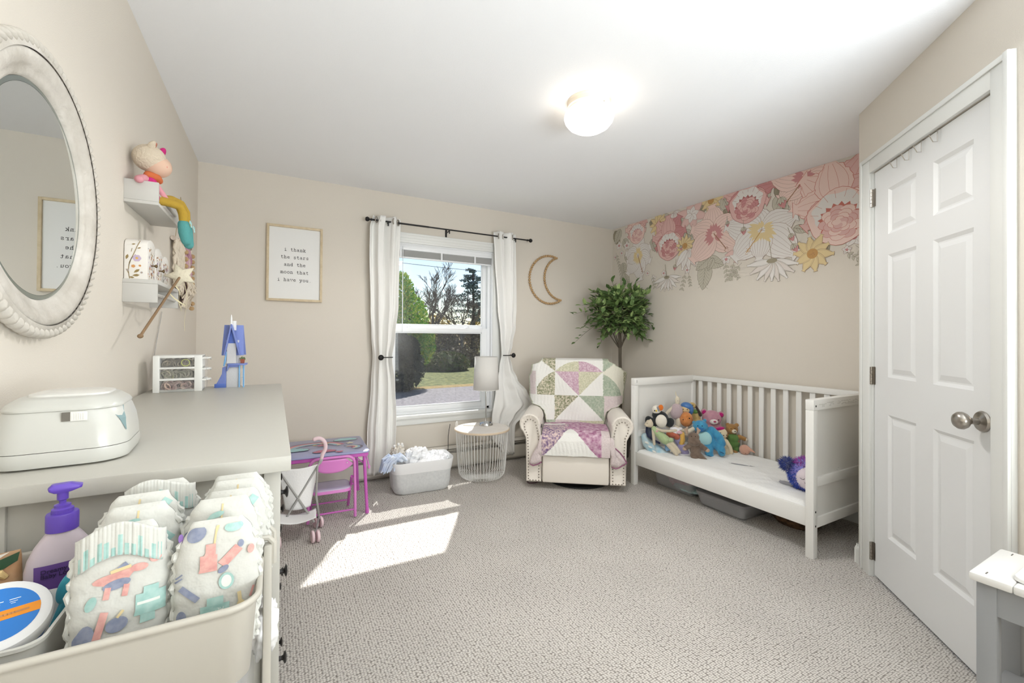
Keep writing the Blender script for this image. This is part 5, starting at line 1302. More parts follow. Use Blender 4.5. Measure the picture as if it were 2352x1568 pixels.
def limb(x0, z0, x1, z1, w):
    d = Vector((x1-x0, z1-z0)); n = Vector((-d.y, d.x)).normalized()*w; out = []
    for k in range(6): out.append((x0+d.x*k/5+n.x, z0+d.y*k/5+n.y))
    for k in range(6): out.append((x1-d.x*k/5-n.x, z1-d.y*k/5-n.y))
    return out
frontR = [('o', limb(-.004, .022, .001, .088*.9, .0012)), ('p', limb(.006, .006, .026, .026, .006)), ('s', E2(.008, .0, .007, .004, rot=.6)), ('s', E2(.028, .030, .0035, .005)), ('s', E2(-.024, .050, .012, .009, rot=.5)), ('v', E2(-.043, .045, .003, .006)),
          ('p', R2(-.020, -.002, .0, .022, .003)), ('p', R2(-.014, -.004, .022, .036, .003)), ('t', R2(.016, .026, .055, .078, -.004)), ('t', E2(.019, .054, .011, .006)), ('t', E2(.012, -.016, .009, .011)), ('w', E2(.012, -.016, .006, .008)),
          ('s', limb(-.040, -.016, -.020, -.034, .004)), ('t', R2(-.018, .014, -.066, -.044, .002)), ('t', R2(-.010, .008, -.046, -.034, .001)), ('w', R2(-.014, .010, -.0575, -.0545, .0005)), ('o', limb(.030, -.060, .027, -.034, .0022)), ('o', E2(.030, -.056, .008, .009, wob=.2)), ('p', limb(.040, -.045, .044, -.032, .0015)), ('s', E2(-.038, -.055, .006, .010)), ('s', limb(-.046, -.004, -.038, .002, .001)), ('s', limb(-.047, -.009, -.038, -.003, .001)), ('p', E2(.040, .02, .004, .006))]
frontL = [('p', E2(-.004, .010, .020, .008, rot=.2, wob=.15)), ('s', E2(-.002, .002, .014, .006, rot=.2)), ('p', E2(.020, .018, .009, .005)), ('p', limb(-.012, -.014, -.010, .0, .003)), ('p', limb(.006, -.014, .008, .0, .003)), ('s', limb(.0, .020, .008, .026, .003)), ('o', limb(-.008, .018, .012, .022, .002)), ('p', E2(.036, .026, .006, .006)), ('t', E2(-.026, -.016, .005, .009, rot=-.4)),
          ('t', R2(.016, .044, -.042, -.016, .003)), ('t', R2(.024, .038, -.018, -.008, .002)), ('w', R2(.019, .041, -.029, -.0255, .0005)), ('t', R2(.022, .036, -.052, -.042, .001)), ('s', E2(-.030, -.056, .012, .014, wob=.15)), ('p', limb(-.020, -.062, -.012, -.028, .004)), ('s', E2(.000, -.046, .011, .009, rot=.3)), ('o', limb(.0, -.038, .006, -.030, .0015))]
back1 = [('o', limb(.0, .03, .001, .084, .0012)), ('t', limb(-.040, .030, -.012, .062, .005)), ('t', E2(-.006, .068, .010, .004, rot=.3)), ('o', E2(.012, .058, .007, .004)), ('p', E2(-.022, .056, .004, .002)), ('t', limb(.026, .052, .040, .036, .004)), ('s', E2(-.040, .040, .006, .008))]
back2 = [('o', limb(-.004, .05, -.002, .084, .0012)), ('t', limb(.018, .060, .032, .076, .006)), ('t', limb(-.036, .038, -.024, .060, .004)), ('t', E2(.030, .050, .006, .010, rot=.5)), ('o', E2(-.014, .066, .004, .003)), ('s', E2(.006, .060, .004, .003))]
DZ = .862
diaper('white printed diaper with pink sock and teal badge, front of the right stack', -.066, .728, DZ-.006, -4, -2, 1, frontR, dzp=.024)
for k, (y, x, dz, pr_, lab) in enumerate(((.782, -.066, .006, back1, 'second diaper from the front of the right stack'), (.822, -.056, .004, back2, 'third diaper from the front of the right stack'), (.862, -.052, .008, back1, 'fourth diaper from the front of the right stack'), (.902, -.054, .006, back2, 'diaper at the back of the right stack'))):
    diaper('white printed ' + lab, x, y, DZ+dz, -3, -3+k, 11+k, pr_)
diaper('white diaper with ruffled teal waistband, front of the left stack', -.172, .742, DZ+.002, -6, 2, 5, frontL, waist=True, dzp=.016)
for k, (y, x, dz, pr_, lab) in enumerate(((.800, -.168, .008, back1, 'second diaper from the front of the left stack'), (.840, -.172, .012, back2, 'third diaper from the front of the left stack'))):
    diaper('white printed ' + lab, x, y, DZ+dz, -3, 3-k, 21+k, pr_)
diaper('ruffled diaper at the back of the left stack, teal gathered waist upwards', -.160, .895, DZ+.012, -6, 6, 25, back2, waist=True)
# digit on the badge and text bars
def text_mesh(s, size, mat, parent, loc, rot, name='lettering', ext=.0002, align='CENTER', bold=0):
    c = bpy.data.curves.new(name, 'FONT'); c.body = s; c.size = size; c.extrude = ext; c.align_x = align; c.align_y = 'CENTER'; c.offset = bold
    o = bpy.data.objects.new(name, c); COL.objects.link(o); dg = bpy.context.evaluated_depsgraph_get(); me = bpy.data.meshes.new_from_object(o.evaluated_get(dg)); bpy.data.objects.remove(o)
    m = bpy.data.objects.new(name, me); me.materials.clear(); me.materials.append(mat); COL.objects.link(m); m.parent = parent; m.location = loc; m.rotation_euler = rot; return m

dg_ = [o for o in bpy.data.objects if o.name.startswith('diaper') and o.type == 'EMPTY' and 'front of the right' in o['label'] and 'second' not in o['label']][0]
text_mesh('6', .012, PRC['w'], dg_, (-.001, -.0195, -.0165), (pi/2, 0, pi), ext=.0008)
text_mesh('MOVERS', .0062, PRC['w'], dg_, (-.002, -.0190, -.0268), (pi/2, pi, 0), ext=.0008)
# inner bin with tub, spatula
INW = M('bin_plastic', (204, 203, 197), .35)
t = thing('plastic_bin', 'white plastic bin holding a round tub at the left of the cart tray', 'bin', (-.338, .792, .757))
def br_(w, d, z, r=.02): return [(x, y, z) for x, y in rrect(w, d, r, 5)]
mb = MB(); mb.rings([br_(.170, .120, 0), br_(.176, .126, .004), br_(.190, .140, .072), br_(.196, .146, .074), br_(.196, .146, .078), br_(.190, .140, .079), br_(.184, .134, .074), br_(.168, .118, .006)], True, True, True); mb.build('bin_body', INW, t, angle=50)
LN = Vector((.22, -.46, .86)).normalized(); lr = LN.to_track_quat('Z', 'X')
t = thing('ointment_tub', 'white round tub with a blue and orange lid label tilted in the bin', 'tub', (-.303, .788, .842), rot=lr.to_euler())
t.scale = (.93, .93, .93)
mb = MB(); mb.lathe([(0, -.035), (.046, -.035), (.05, -.030), (.051, -.012)], 48); mb.build('jar', M('tub_blue', (52, 122, 196), .35), t)
mb = MB(); mb.lathe([(.0, -.012), (.0535, -.012), (.054, .004), (.052, .008), (.047, .010), (0, .010)], 56); lid_ = mb.build('lid', M('tub_white', (232, 232, 232), .3), t)
mb = MB(); n = 48; mb.add([(.0405*cos(2*pi*k/n), .0405*sin(2*pi*k/n), .0104) for k in range(n)], [tuple(range(n))]); lb_ = mb.build('label', M('label_blue', (44, 120, 200), .4), lid_, smooth=False)
# stripe direction: across the disc
e1 = (Vector((1, .25, .25)) - LN*Vector((1, .25, .25)).dot(LN)).normalized(); Mi = lr.to_matrix().inverted(); a1 = Mi @ e1; an = atan2(a1.y, a1.x)
def disc(u, v, z): return (u*cos(an)-v*sin(an), u*sin(an)+v*cos(an), z)
mb = MB(); ys = .0105; P = [(-sqrt(.0405**2-ys**2), -ys), (-sqrt(.0405**2-.002**2), .0), (-sqrt(.0405**2-(.004)**2), .004), (sqrt(.0405**2-.004**2), .004), (sqrt(.0405**2-.002**2), -.002), (sqrt(.0405**2-ys**2), -ys)]
mb.add([disc(u, v, .0107) for u, v in P], [tuple(range(len(P)))]); mb.build('label_stripe', M('label_orange', (226, 142, 36), .4), lb_, smooth=False)
mb = MB()
for u in (-.02, -.004, .012):
    for (du, dv, L, w) in ((0, .018, .010, .0012), (.0, .0145, .007, .0008), (.001, .0118, .004, .0008)): ribbon2(mb, [(u+du, dv), (u+du+L, dv)], w, lambda a, b: disc(a, b, .0109))
mb.build('label_print', M('label_text_white', (220, 232, 240), .5), lb_, smooth=False)
mb = MB(); rnd = random.Random(6); u = -.03
while u < .028:
    w = rnd.uniform(.0015, .003); ribbon2(mb, [(u, -.0035), (u+w, -.0035)], .003, lambda a, b: disc(a, b, .0110)); u += w+.001
mb.build('label_word', M('label_text_brown', (190, 134, 84), .5), lb_, smooth=False)
t = thing('diaper_cream_spatula', 'teal silicone spatula head sticking up behind the tub', 'spatula', (-.256, .852, .835))
SPm = M('teal_silicone', (64, 154, 172), .45)
mb = MB(); mb.ell((0, 0, .004), (.0115, .006, .024), Euler((0, radians(20), 0)), 20, 14); mb.tube([(-.004, .002, -.015), (-.014, .004, -.04), (-.026, .006, -.07)], [.005, .004, .004], 8); mb.build('spatula_head', SPm, t)

# lotion bottle
t = thing('lotion_bottle', 'pale lilac lotion bottle with a purple pump in the cart tray', 'bottle', (-.283, .915, .757), radians(16))
LVB = M('lotion_plastic', (198, 186, 194), .35); PUR = M('pump_purple', (98, 72, 176), .35); PULb = M('label_purple', (104, 74, 142), .5)
def bring(w, d, z): return [(w/2*abs(cos(a))**.75*(1 if cos(a) > 0 else -1), d/2*abs(sin(a))**.85*(1 if sin(a) > 0 else -1), z) for a in [2*pi*k/48 for k in range(48)]]
mb = MB(); mb.rings([bring(.07, .036, 0), bring(.078, .042, .004), bring(.080, .044, .05), bring(.079, .044, .092), bring(.073, .042, .108), bring(.06, .038, .124), bring(.044, .034, .137), bring(.032, .030, .145), bring(.030, .029, .149)]); btl = mb.build('bottle_body', LVB, t, angle=60)
mb = MB()
def lab(u, v):
    a = lerp(radians(232), radians(325), u); z = lerp(.012, .103, v); w = .0815; p = (w/2*abs(cos(a))**.75*(1 if cos(a) > 0 else -1), .0452/2*abs(sin(a))**.85*(1 if sin(a) > 0 else -1), z); return p
mb.grid(lab, 40, 20); mb.build('label', PULb, btl, fixn=False)
ink = M('label_ink', (52, 34, 76), .6)
for s, z in (('Dreamy Lavender', .0945), ('Baby Lotion', .0875)):
    m_ = text_mesh(s, .0085, ink, btl, (-.0215, -.0238, z), (pi/2, 0, 0), align='LEFT', ext=.0004, bold=.0001)
mb = MB(); mb.lathe([(0, .146), (.0185, .146), (.0185, .170), (.0175, .172), (0, .172)], 32); 
for k in range(32): mb.bx(0, 0, 0, 0, 0, 0) if False else None
mb.build('pump_collar', PUR, t)
mb = MB(); mb.lathe([(0, .172), (.0125, .172), (.0125, .178), (.0095, .180), (.0095, .184), (.004, .186), (.004, .190), (.0065, .192), (.0065, .203), (.009, .208), (0, .209)], 24)
mb.rings([[(x, y, z) for x, y in rrect(w, d, .004, 4, ox)] for w, d, z, ox in ((.02, .014, .203, 0), (.036, .018, .207, .003), (.038, .018, .211, .003), (.022, .012, .216, -.001))]); mb.build('pump_head', PUR, t)

# snack pouch
t = thing('snack_pouch', 'small printed pouch with green leaf and cashew picture behind the bin', 'pouch', (-.372, .93, .757), radians(18))
mb = MB(); mb.rings([[(x, y, z) for x, y in rrect(w, d, d*.45, 6)] for w, d, z in ((.07, .03, 0), (.078, .034, .03), (.078, .024, .08), (.076, .008, .108), (.074, .002, .116))]); po = mb.build('pouch_body', M('pouch_cream', (206, 176, 140), .5, var=(25, (176, 130, 88))), t, angle=60)
mb = MB(); mb.prism([(.0, -.0075, .100), (.014, -.0065, .108), (.036, -.0035, .114), (.034, -.006, .102), (.018, -.0085, .094)], (0, -.0008, 0)); mb.build('leaf_print', M('pouch_green', (38, 74, 44), .5), po, smooth=False); mb = MB(); mb.prism([(-.02, -.017, .05), (-.004, -.016, .066), (.0, -.018, .05), (-.012, -.02, .036)], (0, -.0008, 0)); mb.build('leaf_print', M('pouch_green', (38, 74, 44), .5), po, smooth=False)
mb = MB(); mb.prism([(-.016, -.007, .112), (.026, -.004, .117), (.012, -.0065, .109), (-.008, -.0085, .103)], (0, -.0006, 0)); mb.build('pouch_flap', M('pouch_white', (222, 216, 204), .5), po, smooth=False)
mb = MB()
for (x, z, r) in ((.012, .088, .3), (-.005, .078, .9), (.016, .066, -.2), (.0, .052, .6)):
    mb.tube([(x-.011, -.0155+(z-.07)*.2, z-.004), (x-.004, -.017+(z-.07)*.2, z+.004), (x+.005, -.017+(z-.07)*.2, z+.003), (x+.011, -.0155+(z-.07)*.2, z-.005)], [.004, .0055, .0055, .0035], 8)
mb.build('cashew_print', M('cashew', (230, 200, 142), .5), po)
mb = MB(); mb.ell((-.022, -.010, .098), (.010, .003, .012)); mb.build('pouch_mark', M('pouch_dark', (44, 34, 36), .5), po)

# clear pack of diapers on the middle tray
t = thing('diaper_pack', 'clear plastic pack of diapers on the cart tray below', 'pack', (-.17, .80, .474))
rnd = random.Random(12); mb = MB()
for k in range(9):
    x = -.12+k*.029; mb.rings([[(x+dx, y, z) for y, z in [(lerp(0, b[0], 1), b[1]) for b in [(.10*cos(2*pi*i/28)*(1 if abs(cos(2*pi*i/28)) > .2 else .9), .095+.115*sin(2*pi*i/28)) for i in range(28)]]] for dx in (-.012, -.009, .009, .012)])
mb.build('diaper_stack', DP1, t, bevel=.003)
mb = MB(); mb.rings([[(x, y, z) for x, y in rrect(w, d, .04, 8)] for w, d, z in ((.27, .2, .002), (.285, .215, .02), (.29, .22, .16), (.28, .21, .225), (.2, .12, .242))]); mb.build('film', M('clear_film', (236, 236, 240), .12, alpha=.22), t, angle=60)
mb = MB(); mb.bx(.03, .13, -.1115, -.1105, .19, .215); mb.build('film_print', M('film_print_pink', (206, 92, 110), .4), t, smooth=False)
t = cloth_heap('plastic_bag', 'crumpled white plastic bag bulging past the cart post', M('thin_white_film', (240, 240, 240), .3), (-.012, .86, .70), (.022, .035, .045), 3, amp=.3, cat='bag')
# ---------------------------------------------------------------- mirror
MR = M('whitewashed_wood', (184, 178, 168), .75, var=(14, (208, 203, 195)), bump=(50, .003))
t = thing('wall_mirror', 'round mirror in a whitewashed rope-edged wood frame on the left wall', 'mirror', (xL, 1.378, 1.52), rot=(0, pi/2, 0))
mb = MB(); mb.lathe([(.241, .008), (.245, .015), (.252, .018), (.262, .019), (.266, .024), (.282, .030), (.296, .029), (.300, .024), (.300, 0), (.241, 0)], 96, caps=False); mb.build('frame_ring', MR, t, angle=50)
mb = MB(); mb.lathe([(.299, 0), (.312, 0), (.320, .008), (.321, .018), (.314, .027), (.300, .030)], 96, caps=False); mb.build('outer_rim', MR, t, angle=50)
rb = None; n = 84
for k in range(n):
    a = 2*pi*k/n
    if rb is None: rb = MB().ell((0, 0, 0), (.0155, .0085, .0145), Euler((0, 0, .62)), 12, 8).build('rope_bead', MR, t); c = rb
    else: c = rb.copy(); COL.objects.link(c); c.parent = t
    c.location = (.317*cos(a), .317*sin(a), .018); c.rotation_euler = (0, 0, a)
mb = MB(); mb.lathe([(.2405, .004), (.2405, .0085), (.232, .0095), (.2305, .0095)], 96, caps=False); mb.build('glass_bevel', M('mirror_edge', (150, 160, 156), .1, metal=.9), t)
mb = MB(); mb.add([(.231*cos(2*pi*k/96), .231*sin(2*pi*k/96), .0095) for k in range(96)], [tuple(range(96))]); mb.build('mirror_glass', M('mirror_silver', (226, 230, 229), .0, metal=1), t, smooth=False, fixn=False)

# ---------------------------------------------------------------- spice-rack shelves
SHW = M('rack_white', (194, 192, 187), .5)
def rack(label, z, flip):
    t = thing('wall_shelf', label, 'shelf', (xL, 2.243, z))
    s = -1 if flip else 1
    for y in (-.2, .188):
        mb = MB(); mb.bx(0, .1, y, y+.012, *((s*.012, s*.085) if s > 0 else (s*.085, s*.015))); mb.build('end_panel', SHW, t, bevel=.0015)
    mb = MB(); mb.bx(0, .1, -.2, .2, *((0, .012) if s > 0 else (-.015, 0))); mb.build('plank', SHW, t, bevel=.0015)
    mb = MB(); mb.tube([(.088, -.195, s*.052), (.088, .195, s*.052)], .006, 10); mb.build('rail', SHW, t)
    mb = MB(); mb.bx(0, .008, -.188, .188, *((.012, .05) if s > 0 else (-.05, -.015))); mb.build('back_rail', SHW, t, smooth=False)
rack('upper white wooden wall rack with the doll on it', 1.683, False)
rack('lower white wooden wall rack holding three painted boxes', 1.404, True)

# painted arch boxes
BXW = M('painted_box_white', (228, 224, 218), .5)
inkc = {'br': M('paint_olive', (142, 122, 78), .6), 'li': M('paint_lilac', (190, 172, 196), .6), 'ye': M('paint_gold', (212, 168, 74), .6), 'or': M('paint_orange', (204, 142, 92), .6), 'gr': M('paint_grey', (160, 156, 160), .6)}
def archbox(label, y0, w, h, dep, side=True):
    t = thing('keepsake_box', label, 'box', (xL+.002, y0, 1.404), group='painted arch boxes on the lower rack')
    ol = [(0, 0), (0, h-.03)] + [(w/2-w/2*cos(a), h-.03+.03*sin(a)) for a in [pi*k/12 for k in range(1, 12)]] + [(w, h-.03), (w, 0)]
    mb = MB(); mb.prism([(0, y, z) for y, z in ol], (dep, 0, 0)); b = mb.build('box_body', BXW, t, bevel=.0015)
    rnd = random.Random(int(y0*1000))
    def stroke(nm, pts, wd, mat, put): 
        m_ = MB(); ribbon2(m_, pts, wd, put); return m_
    pf = lambda a, c_: (dep+.0006, a, c_); ps = lambda a, c_: (a, -.0006, c_)
    for key in ('br', 'li', 'ye', 'or', 'gr'):
        m_ = MB()
        for k in range(13):
            y, z = rnd.uniform(.012, w-.012), rnd.uniform(.01, h-.03); r = rnd.uniform(.0025, .006) if key != 'br' else .0025; a = rnd.uniform(0, 3)
            if abs(y-w/2) < .012 and abs(z-h*.4) < .01: continue
            if key in ('br', 'gr'): ribbon2(m_, [(y-cos(a)*.009, z-sin(a)*.009), (y, z+.002), (y+cos(a)*.009, z+sin(a)*.009)], .0018, pf)
            elif key != 'ye': m_.add([pf(y+r*cos(2*pi*q_/10), z+r*sin(2*pi*q_/10)) for q_ in range(10)], [tuple(range(10))])
            else: m_.add([(dep+.0008, y+.0018*cos(2*pi*q_/8), z+.0018*sin(2*pi*q_/8)) for q_ in range(8)], [tuple(range(8))])
        tag(m_.build('painted_front', inkc[key], b, smooth=False, fixn=False), None, None, kind='stuff')
    if side:
        m_ = MB(); ribbon2(m_, [(.016, .002), (.012, .03), (.015, .06), (.026, .09), (.036, .12), (.045, .142), (.040, .143)], .0022, ps)
        ribbon2(m_, [(.014, .05), (.02, .075), (.032, .09)], .0016, ps); ribbon2(m_, [(.013, .02), (.006, .035)], .0016, ps); ribbon2(m_, [(.02, .1), (.022, .112)], .0016, ps)
        for (x, z, a, L) in ((.008, .08, 1.3, .020), (.036, .03, .7, .022), (.034, .014, .15, .022), (.042, .115, .4, .012), (.026, .128, .2, .012), (.022, .006, -.1, .016)):
            m_.add([ps(x+L/2*cos(a+f)*g, z+L/2*sin(a+f)*g) for f, g in ((pi, 1), (pi*1.3, .45), (pi*1.7, .5), (0, 1), (.3*pi, .5), (.7*pi, .45))], [tuple(range(6))])
        m_.build('painted_stem', inkc['br'], b, smooth=False, fixn=False)
        def flower(cx_, cz, r, key, n=6):
            m2 = MB()
            for k in range(n):
                a = 2*pi*k/n; m2.add([(cx_+r*.5*cos(a)+r*.5*cos(2*pi*i/10), -.0007-.00005*k, cz+r*.5*sin(a)+r*.5*sin(2*pi*i/10)) for i in range(10)], [tuple(range(10))])
            m2.build('painted_flower', inkc[key], b, smooth=False, fixn=False)
            m3 = MB(); m3.add([(cx_+r*.3*cos(2*pi*i/10), -.0013, cz+r*.3*sin(2*pi*i/10)) for i in range(10)], [tuple(range(10))]); m3.build('flower_centre', inkc['ye'], b, smooth=False, fixn=False)
        flower(.036, .077, .013, 'li'); flower(.026, .047, .006, 'or', 5); flower(.010, .032, .004, 'gr', 5); flower(.045, .05, .004, 'or', 5); flower(.05, .025, .004, 'gr', 5)
    mb = MB(); mb.lathe([(0, 0), (.004, 0), (.0025, .004), (.003, .010), (.007, .014), (.006, .018), (0, .02)], 14, (dep, w/2, h*.38), Vector((1, 0, 0)).to_track_quat('Z', 'Y')); mb.build('knob', M('aged_brass', (112, 92, 66), .4, metal=.8), b)
archbox('near white keepsake box painted with a lilac flower, lower rack', 2.052, .118, .155, .066)
archbox('middle white keepsake box of the three on the lower rack', 2.176, .118, .145, .066, False)
archbox('far white keepsake box of the three on the lower rack', 2.300, .118, .132, .066, False)

# doll sitting in the upper rack
t = thing('rag_doll', 'rag doll in cream lamb hood with mustard legs on the upper rack', 'doll', (xL+.06, 2.10, 1.696))
FZ = M('lamb_hood', (206, 192, 172), .95, bump=(120, .005)); SK = M('doll_face', (212, 178, 156), .8); MGm = M('doll_magenta', (190, 40, 116), .85, bump=(120, .002)); MUS = M('doll_mustard', (176, 144, 52), .9, bump=(200, .0015)); TEA = M('doll_teal', (84, 152, 150), .9, bump=(200, .0015)); ORG = M('doll_orange', (196, 104, 60), .85)
def lob(name, mat, pts, vox=.004, par=t):
    mb = MB(); P = [Vector(p[:3]) for p in pts]; mb.tube(P, [p[3] for p in pts], 14); mb.ell(P[0], pts[0][3]*.98); mb.ell(P[-1], pts[-1][3]*.98); return mb.build(name, mat, par, remesh=vox, angle=180)
mb = MB(); mb.ell((0, 0, .175), (.052, .05, .050), nu=28, nv=18); hood = mb.build('hood', FZ, t)
mb = MB(); mb.ell((.022, .010, .152), (.046, .044, .042), nu=28, nv=18); hd_ = mb.build('face', SK, t)
for (y, x) in ((-.018, .0), (.042, .018)):
    mb = MB(); mb.ell((x+.012, y-.012, .212), (.012, .016, .024), Euler((.5, .6, 0))); mb.build('ear', FZ if y < 0 else MGm, hood)
mb = MB(); mb.ell((.020, -.030, .214), (.006, .010, .016), Euler((.5, .6, 0))); mb.build('inner_ear', M('ear_rose', (176, 112, 92), .9), hood)
for dy in (-.010, .026):
    mb = MB(); mb.tube([(.050-.003*s*s, dy+s*.009+.016, .163-.003*(1-s*s)) for s in (-1, -.5, 0, .5, 1)], .0012, 6) if False else mb.tube([(.054, dy-.009, .160), (.0575, dy, .157), (.0575, dy+.008, .158)], .0012, 6); mb.build('eyelash', M('toy_eye'), hd_)
mb = MB(); mb.ell((.056, -.012, .147), (.003, .007, .006)); mb.ell((.050, .044, .147), (.003, .006, .006)); mb.build('cheek', M('cheek_rose', (206, 132, 120), .8), hd_)
lob('body', MGm, [(.0, .0, .028, .034), (.0, .0, .07, .030), (0, 0, .10, .022)])
lob('collar', ORG, [(.0, -.016, .108, .014), (.022, .0, .106, .016), (.026, .02, .10, .014)])
lob('arm', M('doll_pink', (214, 150, 160), .9), [(-.01, -.02, .09, .016), (-.018, -.055, .075, .015), (-.012, -.075, .07, .013)])
lob('arm', M('doll_pink'), [(.01, .025, .09, .013), (.035, .05, .05, .012), (.05, .07, .025, .010)])
lob('leg', MUS, [(.015, .015, .025, .018), (.05, .06, .03, .017), (.078, .10, .030, .017), (.088, .115, .0, .017), (.090, .118, -.035, .016)])
lob('leg', MUS, [(.015, .03, .03, .018), (.05, .11, .055, .017), (.072, .165, .055, .017), (.084, .195, .03, .017), (.088, .20, -.04, .016)])
b1 = lob('boot', TEA, [(.090, .118, -.04, .022), (.092, .122, -.075, .021), (.098, .130, -.105, .019)])
b2 = lob('boot', TEA, [(.088, .198, -.045, .023), (.092, .196, -.08, .021), (.098, .186, -.11, .019)])
for (y, z) in ((.118, -.03), (.198, -.034)):
    mb = MB()
    for s in (-1, 1): mb.tube(arc((.113, y+s*.012, z), .010, 0, 2*pi, 12, (0, 1, 0), (0, 0, .6))[:-1], .0017, 6, loop=True)
    mb.tube([(.113, y, z), (.116, y-.006, z-.02)], .0015, 5).tube([(.113, y, z), (.116, y+.007, z-.018)], .0015, 5); mb.build('bow', M('bow_pale_teal', (176, 214, 212), .8), b1 if y < .15 else b2)

# star wand hooked over the lower rack rail
t = thing('star_wand', 'cream felt star wand with ribbons hooked over the lower rack rail', 'toy wand', (-.352, 2.285, 1.452))
ST = M('cream_felt', (214, 206, 184), .95, bump=(90, .003))
mb = MB(); a = Vector((0, 0, 0)); b = Vector((-.058, -.345, -.257)); mb.tube([a, b], .0045, 8); mb.ell(b, (.009, .009, .008)); mb.build('stick', M('stick_brown', (138, 112, 84), .7), t)
d1 = Vector((.80, .15, .55)).normalized(); d2 = Vector((-.55, .2, .8)); d2 = (d2-d1*d2.dot(d1)).normalized(); nn = d1.cross(d2)
pts = []
for k in range(10):
    an_ = 2*pi*k/10 + .1; r = .060 if k % 2 == 0 else .030; pts.append(d1*(r*cos(an_)) + d2*(r*sin(an_)))
mb = MB(); mb.rings([[p*s + nn*d for p in pts] for s, d in ((.05, -.016), (.5, -.013), (.85, -.006), (1, 0), (.85, .006), (.5, .013), (.05, .016))]); mb.build('star', ST, t, angle=80)
RBn = M('ribbon_cream', (222, 212, 176), .8)
for pts in ([(-.012, -.06, -.045), (.01, -.07, -.075), (.0, -.05, -.12), (.012, -.06, -.14), (.008, -.035, -.155)], [(-.012, -.06, -.045), (-.03, -.09, -.08), (.0, -.10, -.11), (.02, -.09, -.125), (.02, -.02, -.13), (.01, .03, -.11)], [(.01, .02, -.03), (.02, .03, -.10), (.01, .02, -.20), (.015, .01, -.24)]):
    mb = MB(); P = [Vector(p) for p in pts]; Q = []
    for i in range(len(P)-1):
        for k in range(6): Q.append(P[i].lerp(P[i+1], k/6))
    for i in range(2, len(Q)-2): Q[i] = (Q[i-2]+Q[i-1]+Q[i]+Q[i+1]+Q[i+2])/5
    w = Vector((.0, .003, .003)); mb.rings([[q+w, q-w] for q in Q], closed_ring=False, cap0=False, cap1=False); mb.build('ribbon', RBn, t, solid=.0006, angle=80)

# macrame wall hanging
t = thing('woven_wall_hanging', 'cream and mauve yarn hanging with wooden beads on the left wall by the corner', 'wall hanging', (xL, 3.07, 1.72))
mb = MB(); mb.tube([(.016, -.25, -.015), (.016, .25, .015)], .012, 10); mb.build('dowel', M('bark_stripe', (120, 92, 76), .8, var=(18, (232, 222, 208))), t)
mb = MB(); mb.tube([(.018, -.21, -.01), (.006, 0, .265), (.018, .21, .015)], .002, 6); mb.build('hanging_cord', M('jute', (170, 156, 130), .8), t)
rnd = random.Random(14)
YC = M('yarn_cream', (216, 204, 186), .95, bump=(90, .004)); YM = M('yarn_mauve', (172, 128, 144), .95, bump=(90, .004), var=(16, (206, 172, 180)))
def yarnset(name, mat, ys, bot):
    mb = MB()
    for y in ys:
        L = bot(y); P = [(.02+rnd.uniform(-.006, .012), y+rnd.uniform(-.012, .012)+.004*sin(k*1.9+y*70), -.01-k*L/9) for k in range(10)]
        mb.tube(P, [.008+.002*sin(k*2.2+y*31) for k in range(10)], 6)
    return mb.build(name, mat, t, angle=80)
yarnset('yarn_cream', YC, [-.235+k*.019 for k in range(13)], lambda y: .30-.25*abs(y)); yarnset('yarn_mauve', YM, [.03+k*.018 for k in range(10)], lambda y: .33-.15*abs(y-.08))
yarnset('yarn_cream', YC, [.13+k*.022 for k in range(4)], lambda y: .34)
bead0 = None
for (y, z) in [(.205, -.04-k*.034) for k in range(8)] + [(-.02, -.05-k*.04) for k in range(4)] + [(.22, -.33), (.20, -.36)]:
    if bead0 is None: bead0 = MB().ell((0, 0, 0), .0135, nu=12, nv=8).build('bead', BEAD, t); c = bead0
    else: c = bead0.copy(); COL.objects.link(c); c.parent = t
    c.location = (.036, y, z)
mb = MB()
for k in range(60):
    y = rnd.uniform(-.05, .12); mb.tube([(.03, y, -.18), (.05+rnd.uniform(0, .02), y+rnd.uniform(-.04, .04), -.24-rnd.uniform(0, .06)), (.03, y+rnd.uniform(-.06, .06), -.30-rnd.uniform(0, .07))], .0035, 5)
tag(mb.build('yarn_tassels', YC, t), None, None, kind='stuff')
c = MB().tube([(xL+.006, 2.64, 1.31), (xL+.006, 2.60, 1.25), (xL+.006, 2.54, 1.17), (xL+.008, 2.49, 1.10), (xL+.01, 2.46, .97)], .0022, 6).build('wall_cable', M('grey_cable', (176, 172, 166), .5)); tag(c, 'thin grey cable running down the left wall behind the organizer', 'cable')

